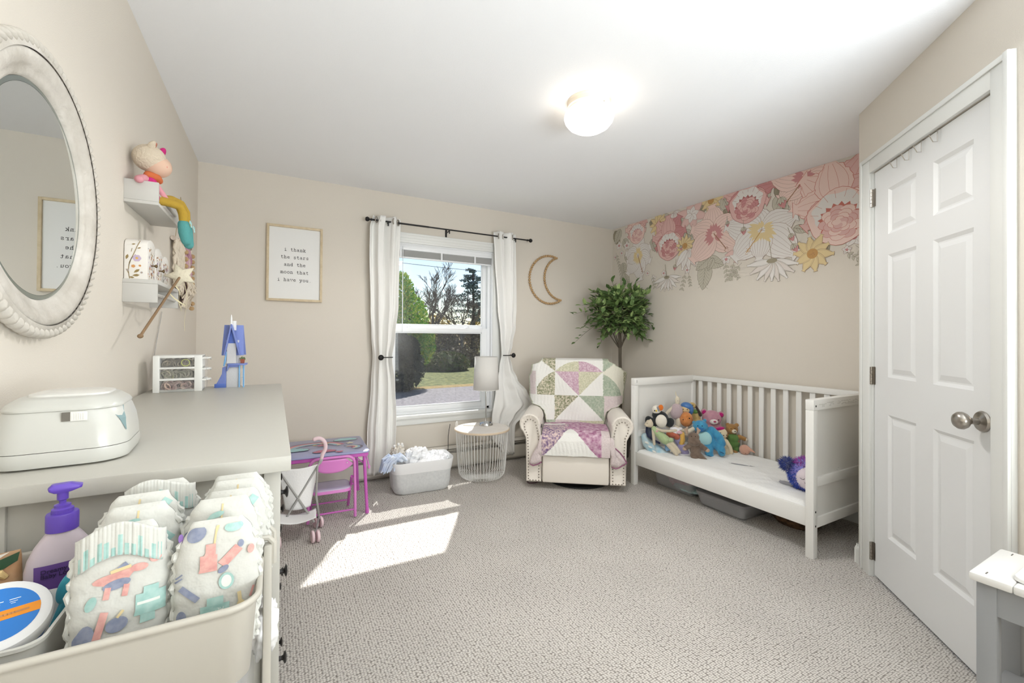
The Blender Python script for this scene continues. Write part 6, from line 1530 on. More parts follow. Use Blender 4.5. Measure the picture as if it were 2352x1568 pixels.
# ---------------------------------------------------------------- play table and chair
MAGp = M('magenta_metal', (196, 96, 184), .35, coat=.3); MAGd = M('pink_metal', (214, 128, 200), .35, coat=.3)
PT = thing('play_table', 'child folding table with a rainbow-printed lilac top and magenta legs', 'table', (.275, 3.285, 0), radians(-2))
TW_, TD_, TZ_ = .62, .49, .42
mb = MB(); mb.rings([[(x, y, z) for x, y in rrect(TW_-2*e, TD_-2*e, .03-e, 5)] for e, z in ((.003, TZ_-.012), (0, TZ_-.009), (0, TZ_-.004), (.004, TZ_))]); tp = mb.build('table_top', M('table_lilac', (158, 162, 200), .3, coat=.3), PT, angle=50)
mb = MB(); mb.rings([[(x, y, z) for x, y in rrect(TW_-.012, TD_-.012, .026, 5)] for z in (TZ_-.034, TZ_-.012)], True, False, False); mb.build('apron', MAGp, PT, angle=50)
for sx in (-1, 1):
    for sy in (-1, 1):
        mb = MB(); mb.tube([(sx*(TW_/2-.035), sy*(TD_/2-.03), TZ_-.02), (sx*(TW_/2-.015), sy*(TD_/2-.005), .012)], .0105, 12); mb.lathe([(0, 0), (.013, 0), (.012, .03), (0, .03)], 12, (sx*(TW_/2-.015), sy*(TD_/2-.005), 0)); mb.build('leg', MAGp, PT)
    mb = MB(); mb.tube([(sx*(TW_/2-.035), -(TD_/2-.03), TZ_-.09), (sx*(TW_/2-.11), -(TD_/2-.05), TZ_-.02)], .004, 8); mb.tube([(sx*(TW_/2-.035), (TD_/2-.03), TZ_-.09), (sx*(TW_/2-.11), (TD_/2-.05), TZ_-.02)], .004, 8); mb.build('brace', MAGp, PT)
mb = MB(); mb.tube([(TW_/2-.02, -TD_/2+.06, TZ_-.03), (TW_/2-.002, -TD_/2+.04, TZ_-.11)], .005, 8); mb.ell((TW_/2-.001, -TD_/2+.038, TZ_-.12), (.009, .006, .014)); mb.build('latch', MAGd, PT)
def tt(u, v, k): return (u, v, TZ_+.0008+.0006*k)
lay = {'rose': M('tp_rose', (190, 104, 132), .35), 'peach': M('tp_peach', (216, 168, 160), .35), 'blue': M('tp_blue', (150, 188, 208), .35), 'teal': M('tp_teal', (156, 200, 206), .35), 'cream': M('tp_cream', (214, 206, 178), .35), 'line': M('tp_line', (112, 100, 116), .4), 'gold': M('tp_gold', (206, 176, 110), .35)}
def rain(cx_, cy, r, a0, a1, w, key, k):
    m_ = MB(); ribbon2(m_, [(cx_+r*cos(lerp(a0, a1, i/20)), cy+r*.75*sin(lerp(a0, a1, i/20))) for i in range(21)], w, lambda a, b: tt(a, b, k)); m_.build('top_print', lay[key], tp, smooth=False, fixn=False)
for j, key in enumerate(('line', 'rose', 'peach', 'blue', 'line')): rain(-.02, -.02, .21-.022*j if j else .222, .3, 2.9, .026 if key != 'line' else .006, key, j)
for j, key in enumerate(('line', 'blue', 'cream', 'rose')): rain(.20, -.09, .075-.016*j, -1.2, 2.0, .017 if key != 'line' else .02, key, j)
def cloudp(cx_, cy, s, key, k, cat='top_print'):
    m0 = MB(); m_ = MB()
    for q_, (x, y, r) in enumerate(((0, 0, 1), (-.9, -.1, .75), (.9, -.1, .8), (-.4, .45, .7), (.45, .4, .7))):
        m0.add([tt(cx_+s*x+(s*r+.005)*cos(2*pi*i/18), cy+s*y*.8+(s*r+.005)*.75*sin(2*pi*i/18), k+q_*.15) for i in range(18)], [tuple(range(18))]); m_.add([tt(cx_+s*x+s*r*cos(2*pi*i/18), cy+s*y*.8+s*r*.75*sin(2*pi*i/18), k+1+q_*.15) for i in range(18)], [tuple(range(18))])
    m0.build('top_print', lay['line'], tp, smooth=False, fixn=False); m_.build('top_print', lay[key], tp, smooth=False, fixn=False)
cloudp(-.15, -.05, .052, 'teal', 6); cloudp(.19, .14, .048, 'teal', 6); cloudp(.03, -.15, .042, 'rose', 6)
def starp(cx_, cy, r, key, k, rot=.3):
    m_ = MB(); m_.add([tt(cx_+(r if i % 2 == 0 else r*.45)*cos(2*pi*i/10+rot), cy+(r if i % 2 == 0 else r*.45)*sin(2*pi*i/10+rot), k) for i in range(10)], [tuple(range(10))]); m_.build('top_print', lay[key], tp, smooth=False, fixn=False)
for x, y, r, c_ in ((.21, .02, .035, 'cream'), (.13, -.01, .022, 'cream'), (-.24, .19, .016, 'cream'), (-.02, .04, .02, 'gold'), (.05, .07, .035, 'gold'), (.02, .02, .04, 'rose'), (-.22, -.20, .018, 'cream')): starp(x, y, r, c_, 9)
def heartp(cx_, cy, s, key, k):
    m_ = MB(); m_.add([tt(cx_+s*(16*sin(a)**3)/16, cy+s*(13*cos(a)-5*cos(2*a)-2*cos(3*a)-cos(4*a))/17, k) for a in [2*pi*i/24 for i in range(24)]], [tuple(range(24))]); m_.build('top_print', lay[key], tp, smooth=False, fixn=False)
heartp(-.22, -.15, .042, 'rose', 8); heartp(-.26, .06, .012, 'rose', 8); heartp(.12, -.2, .026, 'rose', 8)

PC = thing('folding_chair', 'small magenta child folding chair with a lilac seat facing the play table', 'chair', (.34, 3.10, 0), radians(-2))
cw = .135
def chair_tube(mb, pts, r=.0095): return mb.tube(pts, r, 12)
mb = MB(); P = [(-cw, -.10, .012), (-cw, -.05, .23)] 
back = [(-cw-.006, -.105, .01), (-cw-.006, -.085, .20), (-cw, -.10, .34)] + [Vector((-cw+.05, -.105, .36))+Vector((-.05*cos(a), 0, .05*sin(a))) for a in [pi/2*k/5 for k in range(1, 6)]] + [Vector((cw-.05, -.105, .36))+Vector((.05*sin(a), 0, .05*cos(a))) for a in [pi/2*k/5 for k in range(0, 5)]] + [(cw, -.10, .34), (cw+.006, -.085, .20), (cw+.006, -.105, .01)]
chair_tube(mb, back); mb.build('back_frame', MAGd, PC)
for s in (-1, 1):
    mb = MB(); chair_tube(mb, [(s*(cw-.014), -.085, .27), (s*(cw-.014), .02, .16), (s*(cw-.014), .12, .01)]); mb.build('leg', MAGp, PC)
mb = MB(); mb.tube([(-cw, -.098, .055), (cw, -.098, .055)], .006, 8); mb.build('stretcher', MAGp, PC)
mb = MB(); mb.tube([(-cw+.014, .095, .055), (cw-.014, .095, .055)], .006, 8); mb.build('stretcher', MAGp, PC)
mb = MB()
def bp(u, v):
    x = lerp(-cw+.004, cw-.004, u); zb = .318+.022*(2*u-1)**4*0 + .05*abs(2*u-1)**2.5; zt = .402-.045*max(0, abs(2*u-1)-.6)/.4; return (x, -.112-.012*(1-(2*u-1)**2), lerp(zb, zt, v))
mb.grid(bp, 30, 8); mb.build('backrest', MAGd, PC, solid=.004, angle=70)
mb = MB()
for s in (-1, 1): mb.ell((s*.085, -.126, .375), (.004, .003, .004))
mb.build('rivet', M('rivet_white', (232, 230, 232), .3), PC)
mb = MB(); mb.rings([[(x, y, z) for x, y in rrect(.24-2*e, .20-2*e, .045-e, 6, 0, .0)] for e, z in ((.0, .178), (0, .192), (.004, .196))], True, True, False); mb.build('seat_pan', MAGd, PC, angle=50)
mb = MB(); mb.rings([[(x, y, z) for x, y in rrect(.232-2*e, .192-2*e, .042-e, 6, 0, .0)] for e, z in ((.0, .194), (0, .198), (.006, .204), (.03, .206))]); mb.build('seat', M('seat_lilac_vinyl', (188, 178, 202), .25, coat=.4), PC, angle=50)
for s in (-1, 1):
    mb = MB(); mb.tube([(s*(cw-.016), 0, .185), (s*(cw-.004), -.02, .20)], .008, 8); mb.build('seat_pivot', MAGp, PC)

# ---------------------------------------------------------------- doll stroller
DS = thing('doll_stroller', 'grey and pink folding doll stroller with crossed legs beside the dresser', 'doll stroller', (.135, 2.92, 0), radians(-4))
GRm = M('stroller_grey_tube', (168, 168, 166), .4, metal=.4); PKs = M('stroller_pink', (232, 206, 212), .5); WHc = M('stroller_canvas', (238, 238, 238), .85, bump=(120, .0015)); DGs = M('stroller_joint', (74, 72, 78), .5)
for s in (-1, 1):
    mb = MB(); mb.tube([(s*.115, .02, .44), (s*.108, .0, .40), (s*.075, -.06, .20), (s*.09*-1, -.10, .05)], .0065, 10) if False else mb.tube([(s*.125, .02, .42), (-s*.09, -.05, .07)], .0065, 10); mb.build('cross_tube', GRm, DS)
    mb = MB(); mb.tube([(s*.105, -.02, .40), (s*.100, -.01, .22), (s*.118, .02, .06)], .0065, 10); mb.build('side_tube', GRm, DS)
    mb = MB(); c0 = Vector((s*.128, .02, .43)); mb.tube([c0, *[c0+Vector((s*(-.022+.045*cos(a)), 0, .075+.055*sin(a))) for a in [radians(lerp(-50, 115, k/11)) for k in range(12)]]], [.010]+[.012]*12, 12); mb.ell(c0+Vector((s*-.041, 0, .125)), .0118); mb.build('handle', PKs, DS)
    mb = MB(); mb.box((s*.122, .02, .415), (.02, .016, .03), Euler((0, s*.5, 0))); mb.build('handle_joint', GRm, DS, bevel=.003)
    for (x, y) in ((s*.118, .035),):
        for d in (-.018, .010):
            mb = MB(); mb.lathe([(0, -.008), (.03, -.008), (.034, -.005), (.034, .005), (.03, .008), (.012, .0095), (0, .0095)], 32, (x+d, y, .034), Vector((1, .35, 0)).to_track_quat('Z', 'Y')); mb.build('wheel', PKs, DS)
        mb = MB(); mb.tube([(x-.02, y, .034), (x+.016, y, .034)], .004, 8).tube([(x-.004, y, .03), (x-.006, y-.01, .07)], .008, 8); mb.build('wheel_fork', DGs, DS)
    for (x, y) in ((s*.10, -.17),):
        for d in (-.018, .010):
            mb = MB(); mb.lathe([(0, -.008), (.03, -.008), (.034, -.005), (.034, .005), (.03, .008), (.012, .0095), (0, .0095)], 32, (x+d, y, .034), Vector((1, .2, 0)).to_track_quat('Z', 'Y')); mb.build('wheel', PKs, DS)
    mb = MB(); mb.tube([(s*.118, .03, .075), (s*.10, -.165, .06)], .0055, 8); mb.build('chassis_tube', GRm, DS)
mb = MB(); mb.grid(lambda u, v: (lerp(-.112, .112, u)*(1-.38*(1-v)), lerp(.02, .026, v)-.035*sin(pi*u)*(1-v*.6)-.012, lerp(.15, .402, v)-.012*sin(pi*u)*v), 20, 20); mb.build('seat_back', WHc, DS, solid=.002, angle=80)
mb = MB(); mb.grid(lambda u, v: (lerp(-.1, .1, u), lerp(-.15, .0, v), .135-.02*sin(pi*u)), 12, 8); mb.build('seat_sling', WHc, DS, solid=.002, angle=80)
mb = MB(); mb.tube([(-.10, .03, .085), (.0, .0, .075), (.112, .03, .10)], .009, 10); mb.build('footrest', PKs, DS)

# ---------------------------------------------------------------- toy sink at the right
SG = M('sink_grey_paint', (148, 150, 152), .5); SWt = M('sink_white_top', (226, 225, 222), .4)
t = thing('play_sink', 'grey child washstand with a white sink top in the near right corner', 'play furniture', (1.752, .10, 0))
X_0, X_1, Y_0, Y_1, Z_ = -.105, .16, -.30, .325, .58
def sb(mb, x0, x1, y0, y1, z0, z1): return mb.bx(x0, x1, y0, y1, z0, z1)
bx0, bx1, by1, by0 = -.065, .12, .245, -.2
mb = MB(); sb(mb, X_0, X_1, by1, Y_1, Z_-.022, Z_); sb(mb, X_0, X_1, Y_0, by0, Z_-.022, Z_); sb(mb, X_0, bx0, by0, by1, Z_-.022, Z_); sb(mb, bx1, X_1, by0, by1, Z_-.022, Z_); tpp = mb.build('table_top', SWt, t, bevel=.005)
mb = MB(); BC = ((bx0+bx1)/2, (by0+by1)/2); w, d = bx1-bx0, by1-by0
mb.rings([[(x, y, z) for x, y in rrect(w-2*e, d-2*e, r, 6, *BC)] for e, z, r in ((-.010, Z_+.002, .03), (-.008, Z_+.010, .03), (.004, Z_+.012, .028), (.016, Z_+.004, .025), (.022, Z_-.02, .025), (.032, Z_-.075, .03), (.06, Z_-.083, .02))], True, False, True); mb.build('basin', SWt, t, angle=50)
for (x, y) in ((X_0+.012, Y_1-.05), (X_1-.05, Y_1-.05), (X_0+.012, Y_0+.012), (X_1-.05, Y_0+.012)):
    mb = MB(); sb(mb, x, x+.038, y, y+.038, 0, Z_-.022); mb.build('leg', SG, t, bevel=.002)
mb = MB(); sb(mb, X_0+.016, X_0+.030, Y_0+.05, Y_1-.05, Z_-.10, Z_-.022); sb(mb, X_1-.04, X_1-.025, Y_0+.05, Y_1-.05, Z_-.10, Z_-.022); sb(mb, X_0+.05, X_1-.05, Y_1-.035, Y_1-.02, Z_-.10, Z_-.022); mb.build('apron', SG, t, smooth=False)
mb = MB(); sb(mb, X_0+.02, X_1-.02, Y_0+.02, Y_1-.02, .235, .25); sb(mb, X_0+.02, X_0+.035, Y_0+.05, Y_1-.05, .20, .25); mb.build('lower_shelf', SG, t, smooth=False)
mb = MB()
for (x, y) in ((X_0+.028, Y_1-.028), (X_1-.03, Y_1-.03)): mb.tube([(x-.007, y, Z_+.0005), (x+.007, y, Z_+.0005)], .0014, 5)
mb.build('slot_screw', M('screw_dark', (110, 106, 100), .5), tpp)
bag = thing('canvas_basket', 'soft white canvas basket on the lower shelf of the toy washstand', 'basket', (1.80, .22, .25))
CV = M('canvas_offwhite', (222, 214, 204), .9, bump=(200, .001)); CVi = M('basket_brown', (120, 110, 102), .9)  # CVi: one even brown for the cloth heap in the basket
def bgf(u, v):
    a = 2*pi*u; r = .085*(1+.12*v+.08*sin(3*a+1)*v) ; z = .155*v + .025*sin(2*a+.6)*v*v
    return (r*cos(a)*1.0+.012*noise.noise(Vector((cos(a)*2, sin(a)*2, v*3))), r*sin(a)*1.15+.012*noise.noise(Vector((cos(a)*2, sin(a)*2, v*3+5))), z)
mb = MB(); mb.grid(bgf, 48, 16, loop_u=True); mb.build('basket_body', CV, bag, solid=.003, angle=80)
mb = MB(); mb.grid(lambda u, v: (lambda p: (p[0]*1.06+.0, p[1]*1.06, p[2]-.0))(bgf(u, .72+.28*v)), 48, 6, loop_u=True); mb.build('folded_cuff', CV, bag, solid=.003, angle=80)
cloth_heap('basket_cloth', 'brown cloth lying inside the canvas basket', CVi, (1.80, .22, .32), (.065, .07, .04), 6, amp=.2, cat='cloth')

# over-door hooks
for k, tq in enumerate((.358, .448, .533, .634)):
    h_ = thing('over_door_hook', ('first', 'second', 'third', 'fourth')[k] + ' metal hook from the hinge side over the closet door top', 'hook', tuple(dpt(tq, 0, 2.047)))
    loc = Vector(dpt(tq, 0, 2.047)); L = lambda a, o_, z: dpt(tq+a, o_, z)-loc
    mb = MB(); mb.tube([L(0, -.03, 2.0475), L(0, .003, 2.0485), L(.0, .005, 2.04), L(-.002, .004, 1.998), L(.0, .02, 1.998), L(.002, .034, 2.025)], .0016, 6); mb.tube([L(.002, .034, 2.025), L(.006, .005, 2.046)], .0014, 6); mb.build('wire', NICKEL, h_)
# ---------------------------------------------------------------- floral wall mural
MU = thing('floral_mural', 'blush, white and gold floral mural decal across the top of the right wall', 'mural', (xR, 0, 0))
MUL = [0]
mcol = {'bg': (216, 206, 194), 'blush': (232, 206, 197), 'blush2': (220, 182, 177), 'rose': (200, 144, 144), 'deep': (172, 108, 106), 'coral': (196, 120, 108), 'white': (226, 222, 218), 'petal': (220, 212, 206), 'line': (150, 118, 104), 'gline': (128, 120, 104),
        'leaf': (194, 189, 174), 'leafd': (158, 150, 130), 'gold': (222, 202, 156), 'goldd': (192, 150, 96), 'brown': (156, 118, 92), 'pink6': (222, 190, 184)}
MM = {k: M('mural_'+k, v, .85) for k, v in mcol.items()}
LAY = {k: MB() for k in mcol}
rnd = random.Random(77)
def clip(P):
    for ax, lim, s in ((1, H-.001, 1), (0, yW-.002, 1)):
        out = []
        for i in range(len(P)):
            a, b = P[i-1], P[i]; ia, ib = a[ax] <= lim, b[ax] <= lim
            if ia != ib:
                t = (lim-a[ax])/(b[ax]-a[ax]); out.append((lerp(a[0], b[0], t), lerp(a[1], b[1], t)))
            if ib: out.append(b)
        P = out
        if len(P) < 3: return []
    return P
def mfill(P, key):
    P = clip(P)
    if P:
        MUL[0] += 1; x = -.0006-.0000024*MUL[0]; LAY[key].add([(x, p[0], p[1]) for p in P], [tuple(range(len(P)))])
def mline(P, w, key):
    MUL[0] += 1; x = -.0006-.0000024*MUL[0]; seg = []
    for p in P:
        if p[1] <= H-.002 and p[0] < yW-.003: seg.append(p)
        else:
            if len(seg) > 1: ribbon2(LAY[key], seg, w, lambda a, b: (x, a, b))
            seg = []
    if len(seg) > 1: ribbon2(LAY[key], seg, w, lambda a, b: (x, a, b))
def petal_pts(c, a, L, w, n=14, tip=.0, wav=.0, base=.04):
    """petal from centre c along direction a"""
    out = []
    d = (cos(a), sin(a)); q = (-sin(a), cos(a))
    for s in (1, -1):
        for k in range(n+1):
            t = k/n if s > 0 else 1-k/n
            ww = w*(sin(pi*min(1, t**.8))**.75 if t < 1 else 0)*(1) + (base*w*(1-t))
            if t > .97: ww = w*tip
            l = L*(t + wav*.03*sin(k*2.4))
            out.append((c[0]+d[0]*l+q[0]*s*ww*(1+wav*.12*sin(k*3.1)), c[1]+d[1]*l+q[1]*s*ww*(1+wav*.12*sin(k*3.1))))
    return out
def petal(c, a, L, w, fill, line='line', veins=0, lw=.0022, tip=.15, wav=0, vcol=None):
    P = petal_pts(c, a, L, w, tip=tip, wav=wav); mfill(P, fill); mline(P+[P[0]], lw, line)
    d = (cos(a), sin(a)); q = (-sin(a), cos(a))
    for v in range(veins):
        s = lerp(-.78, .78, v/(veins-1)) if veins > 1 else 0
        mline([(c[0]+d[0]*L*t+q[0]*w*s*sin(pi*min(1, t**.8))**.75, c[1]+d[1]*L*t+q[1]*w*s*sin(pi*min(1, t**.8))**.75) for t in [.08+.1*k for k in range(9)]], lw*.6, vcol or line)
def leafm(c, a, L, w, fill='leaf', n=4):
    P = petal_pts(c, a, L, w, tip=.02, wav=.6); mfill(P, fill); mline(P+[P[0]], .0026, 'gline'); d = (cos(a), sin(a)); q = (-sin(a), cos(a))
    mline([(c[0]+d[0]*L*t, c[1]+d[1]*L*t) for t in (0, .3, .6, .95)], .0026, 'gline')
    for k in range(n):
        t = .15+.7*k/n
        for s in (1, -1): mline([(c[0]+d[0]*L*t, c[1]+d[1]*L*t), (c[0]+d[0]*L*(t+.14)+q[0]*s*w*.35, c[1]+d[1]*L*(t+.14)+q[1]*s*w*.35), (c[0]+d[0]*L*(t+.22)+q[0]*s*w*.7, c[1]+d[1]*L*(t+.22)+q[1]*s*w*.7)], .0016, 'gline')
def stamen(c, a, L, col='brown'):
    d = (cos(a), sin(a)); mline([c, (c[0]+d[0]*L, c[1]+d[1]*L)], .007, col)
    for k in range(14):
        t = rnd.uniform(.8, 1.12); o = rnd.uniform(-.022, .022); r = .0035; x, y = c[0]+d[0]*L*t-d[1]*o, c[1]+d[1]*L*t+d[0]*o
        mfill([(x+r*cos(i), y+r*sin(i)) for i in range(6)], 'goldd' if col == 'goldd' else 'brown')
def hibiscus(c, petals, fill, throat, scol):
    for a, L, w in petals: petal(c, radians(a), L, w, fill, 'line', 7, tip=.5, wav=.5)
    for a, L, w in petals:
        q = (cos(radians(a)), sin(radians(a)))
        for s_ in (-.5, 0, .5): mfill(petal_pts((c[0]+q[0]*L*.08-q[1]*w*s_*.3, c[1]+q[1]*L*.08+q[0]*w*s_*.3), radians(a)+s_*.3, L*.26, w*.13, tip=.3), throat)
    a = radians(petals[0][0]); 
def daisy(c, r, n, fill, ctr, a0=0, sq=1.0, rc=.28):
    for k in range(n):
        a = a0+2*pi*k/n; L = r*(1+.08*sin(k*2.7)); petal(c, a, L*sqrt(cos(a)**2+(sq*sin(a))**2), r*.24, fill, 'line', 2, lw=.0018, tip=.5)
    mfill([(c[0]+r*rc*cos(2*pi*i/16), c[1]+r*rc*sq*sin(2*pi*i/16)) for i in range(16)], ctr)
    for k in range(14):
        a = rnd.uniform(0, 6.3); q = r*rc*rnd.uniform(.1, .9); mfill([(c[0]+q*cos(a)+.002*cos(i), c[1]+q*sin(a)*sq+.002*sin(i)) for i in range(6)], 'goldd' if ctr != 'goldd' else 'brown')
def peony(c, r, a, main, mid, dark, line):
    """open many-petalled rose; a is the direction its heart points"""
    d = (cos(a), sin(a)); h = (c[0]+d[0]*r*.38, c[1]+d[1]*r*.38)
    for k, (o, L, w) in enumerate(((2.5, 1.15, .42), (-2.5, 1.15, .42), (1.75, 1.02, .40), (-1.75, 1.02, .40), (pi, 1.1, .42), (1.1, .92, .34), (-1.1, .92, .34))):
        petal(c, a+o, r*L, r*w, (main, mid)[k % 2], line, 4, lw=.0032, tip=.55, wav=.9, vcol=line)
    mfill([(h[0]+r*.72*cos(t)*(1+.06*sin(5*t)), h[1]+r*.68*sin(t)*(1+.06*cos(4*t))) for t in [2*pi*i/30 for i in range(30)]], main)
    mline([(h[0]+r*.72*cos(t)*(1+.06*sin(5*t)), h[1]+r*.68*sin(t)*(1+.06*cos(4*t))) for t in [2*pi*i/30 for i in range(31)]], .0032, line)
    # pale outer cup with dark jagged heart
    mfill([(h[0]-d[0]*r*.14+r*.58*cos(t)*(1+.07*sin(7*t)), h[1]-d[1]*r*.14+r*.47*sin(t)*(1+.08*cos(6*t))) for t in [2*pi*i/40 for i in range(40)]], 'white')
    for k in range(7):
        t = a+pi+lerp(-1.2, 1.2, k/6); mline([(h[0]+r*q*cos(t), h[1]+r*q*sin(t)) for q in (.66, .56, .47)], .002, line)
    jag = []
    for i in range(34):
        t = 2*pi*i/34; rr = r*(.50 if i % 2 else .40); jag.append((h[0]+d[0]*r*.10+rr*cos(t), h[1]+d[1]*r*.10+rr*sin(t)*.92))
    mfill(jag, dark); g = (h[0]+d[0]*r*.16, h[1]+d[1]*r*.16)
    for ring, (rr, n) in enumerate(((.40, 9), (.29, 8), (.19, 6), (.10, 5))):
        for k in range(n):
            t = 2*pi*k/n + ring*.5; x, y = g[0]+r*rr*cos(t)*.8, g[1]+r*rr*sin(t)*.8; s = r*(.14-.018*ring)
            P = [(x+s*cos(i*.7+t)*1.25, y+s*sin(i*.7+t)*.85) for i in range(9)]; mfill(P, (mid, main)[(k+ring) % 2]); mline([(x+s*cos(t+q)*1.2, y+s*sin(t+q)*.9) for q in (-1.2, -.6, 0, .6, 1.2)], .0024, dark)
def bud(c, a, s, col='rose'):
    mfill(petal_pts(c, a, s, s*.34, tip=.3), col); mfill(petal_pts((c[0]+.1*s, c[1]), a+.1, s*.7, s*.16, tip=.3), 'deep')
    for o in (-.7, -.2, .3, .75): petal(c, a+o, s*.62, s*.12, 'leaf', 'gline', 0, .0018, .02)
    mline([c, (c[0]-cos(a)*s*.9, c[1]-sin(a)*s*.9)], .0035, 'leafd')
def sprig(c, a, L, fl=True):
    d = (cos(a), sin(a)); mline([(c[0]+d[0]*L*t, c[1]+d[1]*L*t+.01*sin(t*5)) for t in (0, .25, .5, .75, 1)], .0018, 'gline')
    for k in range(4):
        t = .25+.22*k
        for s in (-.8, .8):
            p = (c[0]+d[0]*L*t, c[1]+d[1]*L*t); petal(p, a+s, L*.22, L*.045, 'leaf', 'gline', 0, .0013, .02)
def smallfl(c, r):
    for k in range(5): petal(c, 2*pi*k/5+.3, r, r*.36, 'white', 'line', 1, .0016, .25)
    mfill([(c[0]+r*.3*cos(i*.9), c[1]+r*.3*sin(i*.9)) for i in range(7)], 'rose')
A = lambda dy, dz: atan2(dz, dy)
# backing foliage
for (y, z, a, L, w) in ((3.69, 2.40, 250, .20, .05), (3.60, 2.40, 300, .17, .05), (3.55, 2.28, 240, .14, .045), (3.18, 2.38, 200, .14, .04), (2.93, 2.40, 330, .15, .045), (2.80, 2.36, 250, .16, .05), (2.76, 2.2, 215, .14, .04), (2.50, 2.40, 330, .14, .045), (2.36, 2.41, 240, .17, .055), (2.34, 2.30, 250, .18, .055), (2.42, 2.24, 290, .16, .05), (2.30, 2.2, 200, .16, .05), (1.98, 2.41, 300, .22, .075), (1.88, 2.41, 250, .2, .07), (1.90, 2.30, 250, .18, .06), (1.86, 2.18, 280, .15, .05), (1.52, 2.41, 340, .2, .07), (1.45, 2.36, 240, .2, .07), (1.44, 2.28, 200, .18, .06), (1.56, 2.26, 270, .14, .05), (1.78, 2.02, 200, .12, .03), (1.60, 1.90, 250, .12, .04), (2.12, 2.14, 260, .15, .04), (2.2, 2.12, 300, .14, .04), (2.66, 2.06, 230, .14, .045), (3.15, 2.2, 250, .14, .04), (3.40, 2.2, 200, .14, .04), (3.52, 2.12, 250, .12, .03)):
    leafm((y, z), radians(a), L, w, 'leaf' if rnd.random() < .6 else 'leafd')
# yellow daisies behind
daisy((2.47, 2.41), .11, 10, 'gold', 'goldd'); daisy((3.055, 2.335), .115, 11, 'gold', 'goldd')
for a in (200, 230, 255, 285, 310): petal((2.885, 2.40), radians(a), .14, .035, 'white', 'line', 3, tip=.4)
# flax leaves at the far left and hanging ones
leafm((3.56, 2.02), radians(262), .12, .05); leafm((3.53, 1.92), radians(280), .20, .05); leafm((3.54, 1.92), radians(245), .17, .045)
leafm((2.515, 1.88), radians(278), .25, .072, n=6); leafm((2.53, 1.90), radians(202), .20, .055, 'leaf', 5); leafm((2.47, 1.92), radians(325), .18, .05, 'leaf', 5); leafm((2.44, 1.9), radians(300), .12, .03)
# small filler flowers
for y, z, r in ((3.62, 2.22, .05), (3.50, 2.20, .05), (3.58, 2.13, .035), (1.414, 2.29, .062), (1.40, 1.88, .07), (2.99, 1.835, .035), (2.715, 1.83, .035), (3.12, 1.80, .035), (2.32, 1.87, .045), (1.44, 1.80, .03), (3.68, 2.10, .03), (3.20, 1.86, .03)): smallfl((y, z), r)
for y, z, a, L in ((3.67, 2.15, 250, .16), (3.62, 2.02, 255, .16), (2.33, 1.86, 262, .17), (2.24, 1.85, 290, .16), (2.18, 1.82, 310, .15), (2.73, 1.82, 285, .17), (2.70, 1.80, 260, .12), (1.39, 1.82, 235, .16), (1.46, 1.79, 215, .14), (3.14, 1.84, 255, .14), (1.33, 1.80, 290, .12), (2.27, 1.80, 240, .12)): sprig((y, z), radians(a), L)
# pink six-petal flower
daisy((2.667, 2.335), .165, 6, 'pink6', 'rose', .3, rc=.14)
for k in range(6): petal((2.667, 2.335), .3+pi/6+2*pi*k/6, .075, .026, 'white', 'line', 1, .0018, .3)
daisy((2.215, 1.93), .11, 6, 'pink6', 'rose', .8, rc=.12)
for k in range(6): petal((2.215, 1.93), .8+pi/6+2*pi*k/6, .05, .017, 'white', 'line', 1, .0016, .3)
# white hibiscus far left
hibiscus((3.335, 2.065), [(95, .26, .08), (160, .19, .09), (15, .19, .085), (205, .20, .085), (262, .27, .09), (310, .24, .085), (345, .17, .06)], 'white', 'gold', 'brown'); stamen((3.335, 2.065), radians(250), .19)
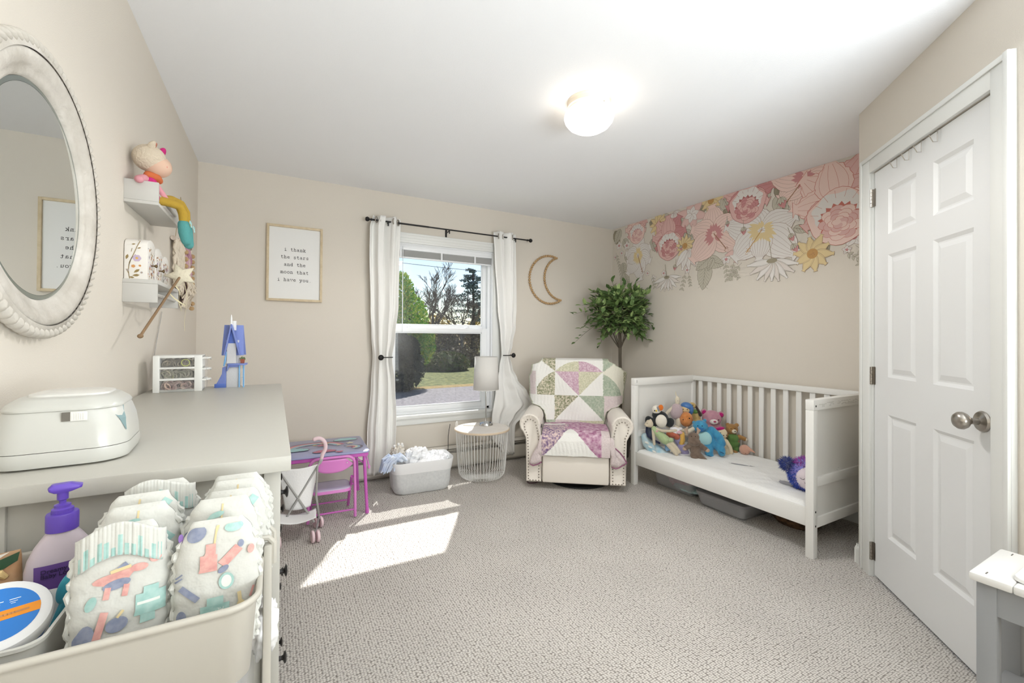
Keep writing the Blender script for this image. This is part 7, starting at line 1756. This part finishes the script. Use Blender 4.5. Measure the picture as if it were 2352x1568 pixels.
# pink peonies
peony((3.36, 2.36), .155, radians(262), 'blush', 'blush2', 'rose', 'deep')
peony((2.93, 2.17), .20, radians(268), 'blush2', 'rose', 'deep', 'deep')
daisy((2.74, 2.06), .10, 12, 'gold', 'goldd', .2); 
for a in (215, 240, 262, 285, 310): petal((2.72, 2.02), radians(a), .19, .035, 'white', 'line', 3, tip=.4)
# pink hibiscus middle
hibiscus((2.435, 2.11), [(85, .26, .11), (150, .24, .10), (215, .27, .11), (20, .25, .11), (318, .31, .12)], 'blush', 'rose', 'brown'); stamen((2.435, 2.11), radians(232), .19, 'brown')
# white hibiscus right
hibiscus((2.015, 2.055), [(70, .20, .10), (168, .27, .11), (222, .36, .125), (18, .33, .12), (320, .31, .12), (275, .24, .09)], 'white', 'gold', 'goldd'); stamen((2.015, 2.055), radians(308), .20, 'goldd')
# rose peony top
peony((2.13, 2.37), .215, radians(275), 'blush2', 'rose', 'deep', 'deep')
# pink hibiscus top right
hibiscus((1.695, 2.37), [(158, .14, .08), (205, .20, .10), (250, .27, .105), (290, .25, .09), (330, .22, .10), (20, .28, .11)], 'blush', 'rose', 'brown'); stamen((1.695, 2.37), radians(312), .22, 'brown')
# big coral peony right
peony((1.50, 2.14), .275, radians(262), 'blush', 'blush2', 'coral', 'coral')
# gold daisy and side daisies
daisy((1.65, 1.808), .13, 10, 'gold', 'goldd', .15)
def sidedaisy(c, r, a0):
    for k, a in enumerate((188, 207, 226, 246, 264, 284, 305, 328, 350)): petal(c, radians(a+a0), r*(.8+.25*abs(cos(radians(a)))), r*.13, 'petal' if k % 2 else 'white', 'gline', 2, .0018, .4)
    mfill([(c[0]+r*.22*cos(i*.6), c[1]+r*.10*sin(i*.6)+.0) for i in range(11)], 'leafd'); mline([c, (c[0]+.02, c[1]+r*.8)], .005, 'leafd')
sidedaisy((1.935, 1.80), .19, 6); sidedaisy((2.95, 1.79), .16, -4)
for y, z, a, s in ((2.848, 1.90, 280, .055), (2.308, 2.19, 265, .05), (2.165, 2.11, 268, .065), (1.874, 2.27, 250, .09), (1.785, 1.90, 240, .07), (2.79, 2.07, 250, .05), (1.80, 1.98, 250, .06)): bud((y, z), radians(a), s)
for key, mb_ in LAY.items():
    if mb_.f: tag(mb_.build('mural_print', MM[key], MU, smooth=False, fixn=False), None, None, kind='stuff')
